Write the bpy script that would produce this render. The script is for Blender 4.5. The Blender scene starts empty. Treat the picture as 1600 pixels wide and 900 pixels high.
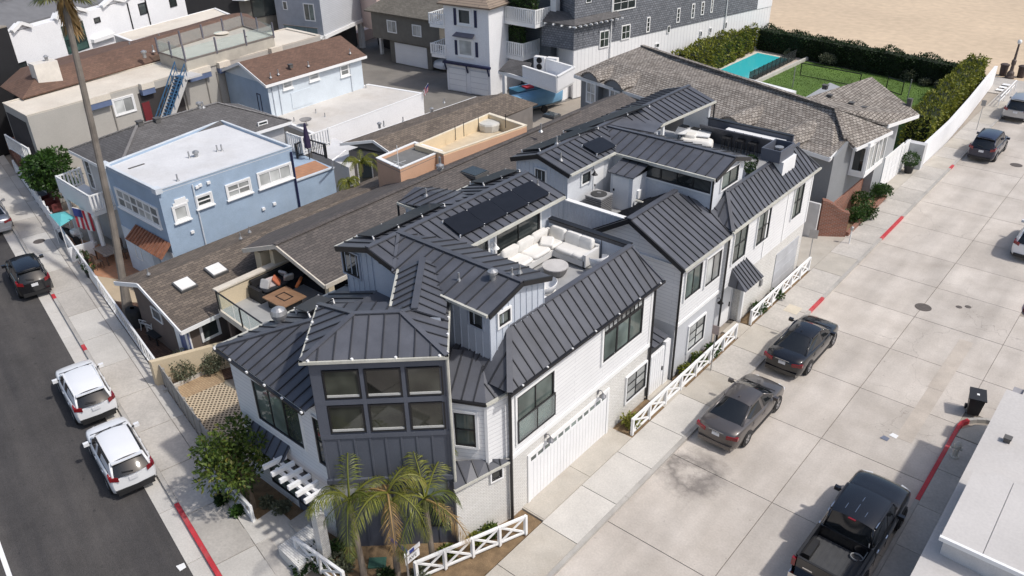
import bpy, math, random
from mathutils import Vector as V, Matrix
random.seed(11)
R = random.Random(5)
SC = bpy.context.scene
COL = SC.collection
rad = math.radians

# ---------------------------------------------------------------- camera
FPX, PITCH, ROLL, AZ = 1268.0, rad(30.13), rad(-1.08), rad(40.7)
CAM = V((14.12, -16.03, 22.0))
_Rz = Matrix.Rotation(AZ, 3, 'Z')
_fw = V((0, math.cos(PITCH), -math.sin(PITCH))); _rt = V((1, 0, 0)); _up = V((0, math.sin(PITCH), math.cos(PITCH)))
FW = _Rz @ _fw
RT = _Rz @ (math.cos(ROLL) * _rt + math.sin(ROLL) * _up)
UP = _Rz @ (-math.sin(ROLL) * _rt + math.cos(ROLL) * _up)
cd = bpy.data.cameras.new('camera'); cam = bpy.data.objects.new('camera', cd); COL.objects.link(cam)
cd.sensor_width = 36; cd.lens = FPX / 1600 * 36; cd.clip_start = 0.5; cd.clip_end = 3000
m = Matrix((RT, UP, -FW)).transposed().to_4x4(); m.translation = CAM
cam.matrix_world = m
SC.camera = cam

# ---------------------------------------------------------------- sky, sun, exposure
SUN_AZ, SUN_EL = rad(73), rad(54)
w = bpy.data.worlds.new('World'); SC.world = w; w.use_nodes = True
nt = w.node_tree
sky = nt.nodes.new('ShaderNodeTexSky'); sky.sky_type = 'NISHITA'; sky.sun_disc = False
sky.sun_elevation = SUN_EL; sky.sun_rotation = SUN_AZ; sky.air_density = 1.0; sky.dust_density = 3.0; sky.ozone_density = 1.0
bg = nt.nodes['Background']; bg.inputs['Strength'].default_value = 0.15
nt.links.new(sky.outputs[0], bg.inputs[0])
sl = bpy.data.lights.new('sun', 'SUN'); sl.energy = 3.0; sl.angle = rad(2.0); sl.color = (1.0, 0.965, 0.915)
so = bpy.data.objects.new('sun', sl); COL.objects.link(so)
sd = V((math.sin(SUN_AZ) * math.cos(SUN_EL), math.cos(SUN_AZ) * math.cos(SUN_EL), math.sin(SUN_EL)))
so.rotation_euler = sd.to_track_quat('Z', 'Y').to_euler(); so.location = (40, 10, 60)
SC.view_settings.view_transform = 'Standard'; SC.view_settings.look = 'None'
SC.view_settings.gamma = 1; SC.view_settings.use_curve_mapping = False
SC.view_settings.exposure = -0.10

# survey helper: the point at height z that was sighted at photo position (x, y)
def P(x, y, z=0.0):
    d = FW * FPX + RT * (x - 800) - UP * (y - 450)
    return CAM + d * ((CAM.z - z) / -d.z)
def PX(x, y, X):
    d = FW * FPX + RT * (x - 800) - UP * (y - 450)
    return CAM + d * ((X - CAM.x) / d.x)
def PY(x, y, Y):
    d = FW * FPX + RT * (x - 800) - UP * (y - 450)
    return CAM + d * ((Y - CAM.y) / d.y)

# ---------------------------------------------------------------- mesh builder
class MB:
    def __init__(s): s.v = []; s.f = []
    def face(s, pts):
        i = len(s.v); s.v += [V(p) for p in pts]; s.f.append(tuple(range(i, i + len(pts))))
        return s
    def box(s, x0, x1, y0, y1, z0, z1):
        return s.prism([(x0, y0), (x1, y0), (x1, y1), (x0, y1)], z0, z1)
    def prism(s, poly, z0, z1):
        poly = [(p[0], p[1]) for p in poly]
        a = sum(poly[i][0] * poly[(i + 1) % len(poly)][1] - poly[(i + 1) % len(poly)][0] * poly[i][1] for i in range(len(poly)))
        if a < 0: poly = poly[::-1]
        n = len(poly); i = len(s.v)
        s.v += [V((x, y, z0)) for x, y in poly] + [V((x, y, z1)) for x, y in poly]
        s.f.append(tuple(range(i + n - 1, i - 1, -1))); s.f.append(tuple(range(i + n, i + 2 * n)))
        for k in range(n):
            s.f.append((i + k, i + (k + 1) % n, i + n + (k + 1) % n, i + n + k))
        return s
    def slab(s, pts, th, up=True):
        """closed plate: pts is the outer (top) face, thickness goes inwards along its normal"""
        pts = [V(p) for p in pts]; n = nrm(pts)
        if up and n.z < 0: pts = pts[::-1]; n = -n
        k = len(pts); i = len(s.v)
        s.v += pts + [p - n * th for p in pts]
        s.f.append(tuple(range(i, i + k))); s.f.append(tuple(range(i + 2 * k - 1, i + k - 1, -1)))
        for a in range(k):
            b = (a + 1) % k
            s.f.append((i + a, i + k + a, i + k + b, i + b))
        return s
    def obox(s, c, ux, uy, uz):
        """box about centre c with half-axis vectors"""
        c, ux, uy, uz = V(c), V(ux), V(uy), V(uz); i = len(s.v)
        for sz in (-1, 1):
            for sx, sy in ((-1, -1), (1, -1), (1, 1), (-1, 1)): s.v.append(c + ux * sx + uy * sy + uz * sz)
        fs = [(3, 2, 1, 0), (4, 5, 6, 7), (0, 1, 5, 4), (1, 2, 6, 5), (2, 3, 7, 6), (3, 0, 4, 7)]
        if ux.cross(uy).dot(uz) < 0: fs = [f[::-1] for f in fs]
        s.f += [tuple(i + k for k in f) for f in fs]
        return s
    def bar(s, p, q, w, h, up=(0, 0, 1), drop=0.0):
        p, q = V(p), V(q); d = (q - p); L = d.length
        if L < 1e-6: return s
        d /= L; up = V(up)
        side = d.cross(up)
        if side.length < 1e-4: side = d.cross(V((1, 0, 0)))
        side.normalize(); u = side.cross(d)
        return s.obox((p + q) / 2 - u * drop, d * L / 2, side * w / 2, u * h / 2)
    def tube(s, pts, r, n=8, caps=True):
        pts = [V(p) for p in pts]; k = len(pts)
        rs = r if isinstance(r, (list, tuple)) else [r] * k
        base = len(s.v)
        for j, p in enumerate(pts):
            d = (pts[min(j + 1, k - 1)] - pts[max(j - 1, 0)]).normalized()
            a = d.orthogonal().normalized() if j == 0 else (a - d * a.dot(d)).normalized()
            b = d.cross(a)
            for t in range(n):
                an = 2 * math.pi * t / n
                s.v.append(p + (a * math.cos(an) + b * math.sin(an)) * rs[j])
        for j in range(k - 1):
            for t in range(n):
                t2 = (t + 1) % n
                s.f.append((base + j * n + t, base + j * n + t2, base + (j + 1) * n + t2, base + (j + 1) * n + t))
        if caps:
            s.f.append(tuple(range(base + n - 1, base - 1, -1))); s.f.append(tuple(range(base + (k - 1) * n, base + k * n)))
        return s
    def lathe(s, c, prof, n=12):
        c = V(c); base = len(s.v); k = len(prof)
        for r, z in prof:
            for t in range(n):
                an = 2 * math.pi * t / n; s.v.append(c + V((r * math.cos(an), r * math.sin(an), z)))
        for j in range(k - 1):
            for t in range(n):
                t2 = (t + 1) % n
                s.f.append((base + j * n + t, base + j * n + t2, base + (j + 1) * n + t2, base + (j + 1) * n + t))
        s.f.append(tuple(range(base + n - 1, base - 1, -1))); s.f.append(tuple(range(base + (k - 1) * n, base + k * n)))
        return s
    def grid(s, rows):
        """rows of equal length point lists joined by quads"""
        base = len(s.v); n = len(rows[0])
        for r in rows: s.v += [V(p) for p in r]
        for j in range(len(rows) - 1):
            for t in range(n - 1):
                s.f.append((base + j * n + t, base + j * n + t + 1, base + (j + 1) * n + t + 1, base + (j + 1) * n + t))
        return s
    def add(s, o):
        i = len(s.v); s.v += o.v; s.f += [tuple(k + i for k in f) for f in o.f]; return s

def nrm(pts):
    n = V((0, 0, 0))
    for i in range(len(pts)):
        a, b = V(pts[i]), V(pts[(i + 1) % len(pts)])
        n += V(((a.y - b.y) * (a.z + b.z), (a.z - b.z) * (a.x + b.x), (a.x - b.x) * (a.y + b.y)))
    return n.normalized()

OFF = {}
def root(o):
    while o.parent: o = o.parent
    return o
def mesh(name, mb, mat, off=V((0, 0, 0)), smooth=False, uv=True):
    me = bpy.data.meshes.new(name)
    me.from_pydata([tuple(p - off) for p in mb.v], [], mb.f)
    me.materials.append(mat)
    if uv and len(mb.f) < 4000:
        l = me.uv_layers.new(name='UVMap'); li = 0
        for f in mb.f:
            n = nrm([mb.v[k] for k in f])
            if abs(n.z) > 0.995:
                e, t = V((1, 0, 0)), V((0, 1, 0))
            else:
                e = V((-n.y, n.x, 0)).normalized(); t = n.cross(e)
            for k in f:
                p = mb.v[k]; l.data[li].uv = (p.dot(e), p.dot(t)); li += 1
    if smooth: me.polygons.foreach_set('use_smooth', [True] * len(me.polygons))
    me.update()
    return me
def part(name, mb, mat, parent, smooth=False, label=None, kind=None):
    me = mesh(name, mb, mat, OFF.get(root(parent).name, V((0, 0, 0))), smooth)
    o = bpy.data.objects.new(name, me); COL.objects.link(o); o.parent = parent
    if label: o['label'] = label
    if kind: o['kind'] = kind
    return o
def thing(name, label, cat, loc=(0, 0, 0), rz=0.0, group=None, local=False):
    o = bpy.data.objects.new(name, None); COL.objects.link(o)
    o.empty_display_size = 0.3
    o.location = loc; o.rotation_euler = (0, 0, rz); o['label'] = label; o['category'] = cat
    if group: o['group'] = group
    OFF[o.name] = V((0, 0, 0)) if local else V(loc)
    return o
def single(name, mb, mat, label, cat, group=None, smooth=False, kind=None):
    xs = [p.x for p in mb.v]; ys = [p.y for p in mb.v]; zs = [p.z for p in mb.v]
    c = V(((min(xs) + max(xs)) / 2, (min(ys) + max(ys)) / 2, min(zs)))
    o = bpy.data.objects.new(name, mesh(name, mb, mat, c, smooth)); COL.objects.link(o); o.location = c
    OFF[o.name] = c
    if label: o['label'] = label
    if cat: o['category'] = cat
    if group: o['group'] = group
    if kind: o['kind'] = kind
    return o
def struct(name, mb, mat):
    o = bpy.data.objects.new(name, mesh(name, mb, mat)); COL.objects.link(o); o['kind'] = 'structure'
    OFF[o.name] = V((0, 0, 0)); return o
def senv(name):
    o = bpy.data.objects.new(name, None); COL.objects.link(o); o['kind'] = 'structure'; OFF[o.name] = V((0, 0, 0)); return o
def copy_tree(o, parent=None):
    c = o.copy(); COL.objects.link(c); c.parent = parent
    if o.name in OFF: OFF[c.name] = OFF[o.name]
    for ch in o.children: copy_tree(ch, c)
    return c

# ---------------------------------------------------------------- materials
MATS = {}
def newmat(name):
    m = bpy.data.materials.new(name); m.use_nodes = True
    return m, m.node_tree.nodes, m.node_tree.links, m.node_tree.nodes['Principled BSDF']
def N(ns, t, **kw):
    n = ns.new(t)
    for k, v in kw.items():
        if k.startswith('i_'):
            key = k[2:]; key = int(key) if key.isdigit() else key.replace('_', ' ')
            n.inputs[key].default_value = v
        else: setattr(n, k, v)
    return n
def c4(c): return (c[0], c[1], c[2], 1)
def mulc(c, f): return tuple(min(1, x * f) for x in c)
def M(name, col, rough=0.6, var=0.12, scale=1.5, bump=0.0, bscale=40, metal=0.0, spec=0.5, local=False, fine=0.06, coat=0.0, dirt=0.0, dirtcol=(0.12, 0.1, 0.08), rnd=0.0):
    """plain painted / cast surface: two scales of tone variation, optional relief and blotchy dirt"""
    if name in MATS: return MATS[name]
    m, ns, ln, b = newmat(name)
    if local: pos = N(ns, 'ShaderNodeTexCoord').outputs['Object']
    else: pos = N(ns, 'ShaderNodeNewGeometry').outputs['Position']
    n1 = N(ns, 'ShaderNodeTexNoise', i_Scale=scale, i_Detail=6.0, i_Roughness=0.6); ln.new(pos, n1.inputs['Vector'])
    n2 = N(ns, 'ShaderNodeTexNoise', i_Scale=scale * 22, i_Detail=3.0); ln.new(pos, n2.inputs['Vector'])
    r1 = N(ns, 'ShaderNodeMapRange', i_1=0.3, i_2=0.7, i_3=1 - var, i_4=1 + var); ln.new(n1.outputs[0], r1.inputs[0])
    r2 = N(ns, 'ShaderNodeMapRange', i_1=0.3, i_2=0.7, i_3=1 - fine, i_4=1 + fine); ln.new(n2.outputs[0], r2.inputs[0])
    mu = N(ns, 'ShaderNodeMath', operation='MULTIPLY'); ln.new(r1.outputs[0], mu.inputs[0]); ln.new(r2.outputs[0], mu.inputs[1])
    if rnd > 0:
        oi = N(ns, 'ShaderNodeObjectInfo'); ro = N(ns, 'ShaderNodeMapRange', i_3=1 - rnd, i_4=1 + rnd); ln.new(oi.outputs['Random'], ro.inputs[0])
        m2 = N(ns, 'ShaderNodeMath', operation='MULTIPLY'); ln.new(mu.outputs[0], m2.inputs[0]); ln.new(ro.outputs[0], m2.inputs[1]); mu = m2
    mx = N(ns, 'ShaderNodeVectorMath', operation='SCALE'); mx.inputs[0].default_value = col; ln.new(mu.outputs[0], mx.inputs['Scale'])
    out = mx.outputs[0]
    if dirt > 0:
        n3 = N(ns, 'ShaderNodeTexNoise', i_Scale=scale * 0.6, i_Detail=8.0, i_Roughness=0.7); ln.new(pos, n3.inputs['Vector'])
        r3 = N(ns, 'ShaderNodeMapRange', i_1=0.5, i_2=0.75, i_3=0.0, i_4=dirt); ln.new(n3.outputs[0], r3.inputs[0])
        mm = N(ns, 'ShaderNodeMix', data_type='RGBA'); ln.new(r3.outputs[0], mm.inputs[0]); ln.new(out, mm.inputs[6]); mm.inputs[7].default_value = c4(dirtcol)
        out = mm.outputs[2]
    ln.new(out, b.inputs['Base Color'])
    b.inputs['Roughness'].default_value = rough; b.inputs['Metallic'].default_value = metal
    b.inputs['Specular IOR Level'].default_value = spec
    if coat: b.inputs['Coat Weight'].default_value = coat; b.inputs['Coat Roughness'].default_value = 0.04
    if bump > 0:
        nb = N(ns, 'ShaderNodeTexNoise', i_Scale=bscale, i_Detail=4.0); ln.new(pos, nb.inputs['Vector'])
        bp = N(ns, 'ShaderNodeBump', i_Strength=bump, i_Distance=0.02); ln.new(nb.outputs[0], bp.inputs['Height']); ln.new(bp.outputs[0], b.inputs['Normal'])
    MATS[name] = m; return m
def bricks(name, c1, c2, cm, bw, bh, mortar=0.01, rough=0.8, bias=0.0, bump=0.6, var=0.15, vscale=0.6, offset=0.5, dist=0.02, spots=None):
    """coursed surface (shingles, shakes, brick, lap boards) laid out in the metres of the face's own UV"""
    m, ns, ln, b = newmat(name)
    uv = N(ns, 'ShaderNodeTexCoord').outputs['UV']
    t = N(ns, 'ShaderNodeTexBrick', offset=offset, i_Scale=1.0, i_Mortar_Size=mortar, i_Bias=bias, i_Brick_Width=bw, i_Row_Height=bh, i_Mortar_Smooth=0.1)
    t.inputs['Color1'].default_value = c4(c1); t.inputs['Color2'].default_value = c4(c2); t.inputs['Mortar'].default_value = c4(cm)
    ln.new(uv, t.inputs['Vector'])
    pos = N(ns, 'ShaderNodeNewGeometry').outputs['Position']
    n1 = N(ns, 'ShaderNodeTexNoise', i_Scale=vscale, i_Detail=7.0, i_Roughness=0.65); ln.new(pos, n1.inputs['Vector'])
    r1 = N(ns, 'ShaderNodeMapRange', i_1=0.3, i_2=0.7, i_3=1 - var, i_4=1 + var); ln.new(n1.outputs[0], r1.inputs[0])
    mx = N(ns, 'ShaderNodeVectorMath', operation='SCALE'); ln.new(t.outputs[0], mx.inputs[0]); ln.new(r1.outputs[0], mx.inputs['Scale'])
    out = mx.outputs[0]
    if spots:
        n3 = N(ns, 'ShaderNodeTexNoise', i_Scale=3.0, i_Detail=6.0, i_Roughness=0.7); ln.new(pos, n3.inputs['Vector'])
        r3 = N(ns, 'ShaderNodeMapRange', i_1=0.54, i_2=0.72, i_3=0.0, i_4=0.75); ln.new(n3.outputs[0], r3.inputs[0])
        mm = N(ns, 'ShaderNodeMix', data_type='RGBA'); ln.new(r3.outputs[0], mm.inputs[0]); ln.new(out, mm.inputs[6]); mm.inputs[7].default_value = c4(spots)
        out = mm.outputs[2]
    ln.new(out, b.inputs['Base Color']); b.inputs['Roughness'].default_value = rough; b.inputs['Specular IOR Level'].default_value = 0.3
    bp = N(ns, 'ShaderNodeBump', i_Strength=bump, i_Distance=dist, invert=True); ln.new(t.outputs['Fac'], bp.inputs['Height'])
    ln.new(bp.outputs[0], b.inputs['Normal'])
    MATS[name] = m; return m
def leafmat(name, ca, cb, rough=0.5, trans=0.25, dead=None, objrand=0.0):
    m, ns, ln, b = newmat(name)
    g = N(ns, 'ShaderNodeNewGeometry')
    rp = N(ns, 'ShaderNodeValToRGB'); rp.color_ramp.elements[0].color = c4(ca); rp.color_ramp.elements[1].color = c4(cb)
    if dead:
        e = rp.color_ramp.elements.new(0.9); e.color = c4(cb); rp.color_ramp.elements[-1].color = c4(dead)
    fac = g.outputs['Random Per Island']
    if objrand:
        oi = N(ns, 'ShaderNodeObjectInfo'); mf = N(ns, 'ShaderNodeMix', data_type='FLOAT'); mf.inputs[0].default_value = objrand; ln.new(fac, mf.inputs[2]); ln.new(oi.outputs['Random'], mf.inputs[3]); fac = mf.outputs[0]
    ln.new(fac, rp.inputs[0]); ln.new(rp.outputs[0], b.inputs['Base Color'])
    b.inputs['Roughness'].default_value = rough; b.inputs['Specular IOR Level'].default_value = 0.35
    tr = N(ns, 'ShaderNodeBsdfTranslucent'); ln.new(rp.outputs[0], tr.inputs[0])
    mx = N(ns, 'ShaderNodeMixShader'); mx.inputs[0].default_value = trans
    ln.new(b.outputs[0], mx.inputs[1]); ln.new(tr.outputs[0], mx.inputs[2])
    ln.new(mx.outputs[0], ns['Material Output'].inputs[0])
    MATS[name] = m; return m
def glassmat(name, col, rough=0.03, spec=0.8, var=0.25):
    m, ns, ln, b = newmat(name)
    g = N(ns, 'ShaderNodeNewGeometry')
    n1 = N(ns, 'ShaderNodeTexNoise', i_Scale=0.9, i_Detail=2.0); ln.new(g.outputs['Position'], n1.inputs['Vector'])
    r1 = N(ns, 'ShaderNodeMapRange', i_1=0.3, i_2=0.7, i_3=1 - var, i_4=1 + var); ln.new(n1.outputs[0], r1.inputs[0])
    oi = N(ns, 'ShaderNodeObjectInfo'); ro = N(ns, 'ShaderNodeMapRange', i_3=.45, i_4=1.7); ln.new(oi.outputs['Random'], ro.inputs[0])
    mu = N(ns, 'ShaderNodeMath', operation='MULTIPLY'); ln.new(r1.outputs[0], mu.inputs[0]); ln.new(ro.outputs[0], mu.inputs[1])
    mx = N(ns, 'ShaderNodeVectorMath', operation='SCALE'); mx.inputs[0].default_value = col; ln.new(mu.outputs[0], mx.inputs['Scale'])
    ln.new(mx.outputs[0], b.inputs['Base Color'])
    b.inputs['Roughness'].default_value = rough; b.inputs['Specular IOR Level'].default_value = spec
    MATS[name] = m; return m
def clearglass(name, tint=(0.84, 0.88, 0.87), a=0.88):
    m, ns, ln, b = newmat(name)
    b.inputs['Base Color'].default_value = c4(tint); b.inputs['Roughness'].default_value = 0.03
    t = N(ns, 'ShaderNodeBsdfTransparent'); t.inputs[0].default_value = c4(mulc(tint, 1.1))
    mx = N(ns, 'ShaderNodeMixShader'); mx.inputs[0].default_value = a
    ln.new(b.outputs[0], mx.inputs[1]); ln.new(t.outputs[0], mx.inputs[2]); ln.new(mx.outputs[0], ns['Material Output'].inputs[0])
    MATS[name] = m; return m
# ================================================================ palette
WHITE = M('white_paint', (0.80, 0.80, 0.80), 0.55, 0.04, 0.7, fine=0.03)
TRIM = M('white_trim', (0.82, 0.82, 0.81), 0.5, 0.03, 0.9, fine=0.02)
BLACKM = M('black_metal', (0.015, 0.015, 0.017), 0.4, 0.1, 2)
ROOFM = M('charcoal_roof_metal', (0.088, 0.092, 0.107), 0.42, 0.2, 0.9, spec=0.45, fine=0.05, rnd=0.09, dirt=.35, dirtcol=(.115, .112, .108), bump=.10, bscale=2.2)
SEAM_SHADE_JOINT = M('charcoal_seam_metal', (0.032, 0.033, 0.038), 0.5, 0.1, 0.5)  # darker than the panels: rib shadow put into the colour; also joint metal
GUTTER = M('pale_gutter', (0.52, 0.51, 0.45), 0.45, 0.2, 1.0)
SLATEP = M('slate_blue_paint', (0.095, 0.105, 0.132), 0.55, 0.08, 0.8)
GREYBLUE = M('grey_blue_board', (0.50, 0.54, 0.60), 0.6, 0.06, 0.8)
GREYB2 = M('pale_grey_board', (0.64, 0.66, 0.69), 0.6, 0.06, 0.8)
CONC = M('concrete', (0.46, 0.43, 0.39), 0.88, rnd=.07, var=0.13, scale= 0.55, bump=0.15, bscale=60, fine=0.1, dirt=0.35, dirtcol=(0.30, 0.27, 0.235))
CONCL = M('pale_concrete', (0.53, 0.505, 0.465), 0.88, rnd=.05, var=0.10, scale= 0.7, bump=0.15, bscale=60, fine=0.08, dirt=0.28, dirtcol=(0.34, 0.31, 0.27))
CONCD = M('tan_concrete', (0.455, 0.42, 0.365), 0.9, rnd=.06, var=0.12, scale= 0.8, bump=0.15, bscale=60, fine=0.08, dirt=0.4, dirtcol=(0.30, 0.25, 0.19))
CURB = M('kerb_concrete', (0.40, 0.38, 0.35), 0.9, 0.15, 1.2, bump=0.2, bscale=50, dirt=0.3)
REDP = M('red_kerb_paint', (0.48, 0.035, 0.045), 0.65, 0.2, 2.0, fine=0.15, dirt=.55, dirtcol=(.36, .22, .2))
ASPH = M('asphalt', (0.060, 0.057, 0.057), 0.92, 0.2, 0.3, bump=0.35, bscale=120, fine=0.2, dirt=0.45, dirtcol=(0.10, 0.092, 0.085))
SAND = M('beach_sand', (0.57, 0.448, 0.315), 0.95, 0.09, 0.05, bump=0.6, bscale=1.4, fine=0.09, dirt=.3, dirtcol=(.47, .36, .265))
SOIL = M('bark_soil', (0.20, 0.135, 0.075), 0.95, 0.3, 3.0, bump=0.8, bscale=35, fine=0.3)
LAWN = M('lawn_base', (0.085, 0.15, 0.025), 0.9, 0.25, 0.35, bump=0.6, bscale=60, fine=0.25)
STUCCO_T = M('tan_stucco', (0.60, 0.50, 0.35), 0.9, 0.06, 0.8, bump=0.3, bscale=70)
JOINT = M('dark_joint', (0.25, 0.225, 0.195), 0.95, 0.2, 2)

# stained concrete of the roadway: worn wheel tracks and one dark oil patch with its own outline
def road_mat():
    m, ns, ln, b = newmat('street_concrete')
    pos = N(ns, 'ShaderNodeNewGeometry').outputs['Position']
    n1 = N(ns, 'ShaderNodeTexNoise', i_Scale=0.45, i_Detail=7.0, i_Roughness=0.62); ln.new(pos, n1.inputs['Vector'])
    n2 = N(ns, 'ShaderNodeTexNoise', i_Scale=14.0, i_Detail=4.0); ln.new(pos, n2.inputs['Vector'])
    st = N(ns, 'ShaderNodeMapping'); st.inputs['Scale'].default_value = (0.9, 0.12, 1); ln.new(pos, st.inputs[0])
    n3 = N(ns, 'ShaderNodeTexNoise', i_Scale=0.8, i_Detail=5.0); ln.new(st.outputs[0], n3.inputs['Vector'])
    rp = N(ns, 'ShaderNodeValToRGB'); rp.color_ramp.elements[0].position = 0.32; rp.color_ramp.elements[1].position = 0.7
    rp.color_ramp.elements[0].color = (0.45, 0.405, 0.355, 1); rp.color_ramp.elements[1].color = (0.59, 0.54, 0.485, 1)
    ln.new(n1.outputs[0], rp.inputs[0])
    r2 = N(ns, 'ShaderNodeMapRange', i_1=0.3, i_2=0.7, i_3=0.93, i_4=1.07); ln.new(n2.outputs[0], r2.inputs[0])
    r3 = N(ns, 'ShaderNodeMapRange', i_1=0.35, i_2=0.7, i_3=1.06, i_4=0.80); ln.new(n3.outputs[0], r3.inputs[0])
    a = N(ns, 'ShaderNodeMath', operation='MULTIPLY'); ln.new(r2.outputs[0], a.inputs[0]); ln.new(r3.outputs[0], a.inputs[1])
    mx = N(ns, 'ShaderNodeVectorMath', operation='SCALE'); ln.new(rp.outputs[0], mx.inputs[0]); ln.new(a.outputs[0], mx.inputs['Scale'])
    out = mx.outputs[0]
    oi = N(ns, 'ShaderNodeObjectInfo'); ro = N(ns, 'ShaderNodeMapRange', i_3=.93, i_4=1.05); ln.new(oi.outputs['Random'], ro.inputs[0])
    mr = N(ns, 'ShaderNodeVectorMath', operation='SCALE'); ln.new(out, mr.inputs[0]); ln.new(ro.outputs[0], mr.inputs['Scale']); out = mr.outputs[0]
    nw = N(ns, 'ShaderNodeTexNoise', i_Scale=1.1, i_Detail=5.0); ln.new(pos, nw.inputs['Vector'])
    mw_ = N(ns, 'ShaderNodeVectorMath', operation='SCALE'); ln.new(nw.outputs['Color'], mw_.inputs[0]); mw_.inputs['Scale'].default_value = 1.3
    aw_ = N(ns, 'ShaderNodeVectorMath', operation='ADD'); ln.new(pos, aw_.inputs[0]); ln.new(mw_.outputs[0], aw_.inputs[1])
    vo = N(ns, 'ShaderNodeTexVoronoi', feature='DISTANCE_TO_EDGE', i_Scale=.22); ln.new(aw_.outputs[0], vo.inputs['Vector'])
    cr = N(ns, 'ShaderNodeMapRange', i_1=0.0, i_2=.004, i_3=.42, i_4=0.0); ln.new(vo.outputs['Distance'], cr.inputs[0])
    cm_ = N(ns, 'ShaderNodeTexNoise', i_Scale=.16, i_Detail=1.0); ln.new(pos, cm_.inputs['Vector'])
    cf = N(ns, 'ShaderNodeMapRange', i_1=.47, i_2=.56, i_3=0.0, i_4=1.0); ln.new(cm_.outputs[0], cf.inputs[0])
    cx_ = N(ns, 'ShaderNodeMath', operation='MULTIPLY'); ln.new(cr.outputs[0], cx_.inputs[0]); ln.new(cf.outputs[0], cx_.inputs[1])
    mm = N(ns, 'ShaderNodeMix', data_type='RGBA'); ln.new(cx_.outputs[0], mm.inputs[0]); ln.new(out, mm.inputs[6]); mm.inputs[7].default_value = (.16, .14, .12, 1); out = mm.outputs[2]
    sp_ = N(ns, 'ShaderNodeTexNoise', i_Scale=5.5, i_Detail=2.0); ln.new(pos, sp_.inputs['Vector'])
    sr_ = N(ns, 'ShaderNodeMapRange', i_1=.71, i_2=.76, i_3=0.0, i_4=.45); ln.new(sp_.outputs[0], sr_.inputs[0])
    mm = N(ns, 'ShaderNodeMix', data_type='RGBA'); ln.new(sr_.outputs[0], mm.inputs[0]); ln.new(out, mm.inputs[6]); mm.inputs[7].default_value = (.2, .18, .16, 1); out = mm.outputs[2]
    for (cx, cy, r0, r1, k) in ((3.95, 6.2, 0.25, 1.25, 0.55), (3.9, 2.6, 0.3, 1.6, 0.16), (3.2, 16.0, 0.2, 1.2, 0.2), (10.3, 9.0, 0.3, 1.8, 0.2)):
        nd = N(ns, 'ShaderNodeTexNoise', i_Scale=1.6, i_Detail=6.0, i_Roughness=0.65); ln.new(pos, nd.inputs['Vector'])
        sb = N(ns, 'ShaderNodeVectorMath', operation='SUBTRACT'); ln.new(nd.outputs['Color'], sb.inputs[0]); sb.inputs[1].default_value = (0.5, 0.5, 0.5)
        sc2 = N(ns, 'ShaderNodeVectorMath', operation='SCALE'); ln.new(sb.outputs[0], sc2.inputs[0]); sc2.inputs['Scale'].default_value = 2.0
        ad = N(ns, 'ShaderNodeVectorMath', operation='ADD'); ln.new(pos, ad.inputs[0]); ln.new(sc2.outputs[0], ad.inputs[1])
        mp = N(ns, 'ShaderNodeVectorMath', operation='DISTANCE'); ln.new(ad.outputs[0], mp.inputs[0]); mp.inputs[1].default_value = (cx, cy, 0)
        if k > 0.5:   # a ring: pale centre, dark rim
            r4 = N(ns, 'ShaderNodeValToRGB'); el = r4.color_ramp.elements
            el[0].position = 0.12; el[0].color = (0.1, 0.1, 0.1, 1); el[1].position = 0.8; el[1].color = (0, 0, 0, 1)
            e2 = el.new(0.4); e2.color = (1, 1, 1, 1); e3 = el.new(0.55); e3.color = (0.55, 0.55, 0.55, 1)
            dv = N(ns, 'ShaderNodeMath', operation='DIVIDE'); ln.new(mp.outputs['Value'], dv.inputs[0]); dv.inputs[1].default_value = 2.0
            ln.new(dv.outputs[0], r4.inputs[0])
            f = N(ns, 'ShaderNodeMath', operation='MULTIPLY'); ln.new(r4.outputs[0], f.inputs[0]); f.inputs[1].default_value = 0.78
        else:
            f = N(ns, 'ShaderNodeMapRange', i_1=r0, i_2=r1, i_3=k, i_4=0.0); ln.new(mp.outputs['Value'], f.inputs[0])
        mm = N(ns, 'ShaderNodeMix', data_type='RGBA'); ln.new(f.outputs[0], mm.inputs[0]); ln.new(out, mm.inputs[6]); mm.inputs[7].default_value = (0.14, 0.125, 0.115, 1)
        out = mm.outputs[2]
    ln.new(out, b.inputs['Base Color']); b.inputs['Roughness'].default_value = 0.86; b.inputs['Specular IOR Level'].default_value = 0.3
    bp = N(ns, 'ShaderNodeBump', i_Strength=0.12, i_Distance=0.02); ln.new(n2.outputs[0], bp.inputs['Height']); ln.new(bp.outputs[0], b.inputs['Normal'])
    return m
ROADC = road_mat()
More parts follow.
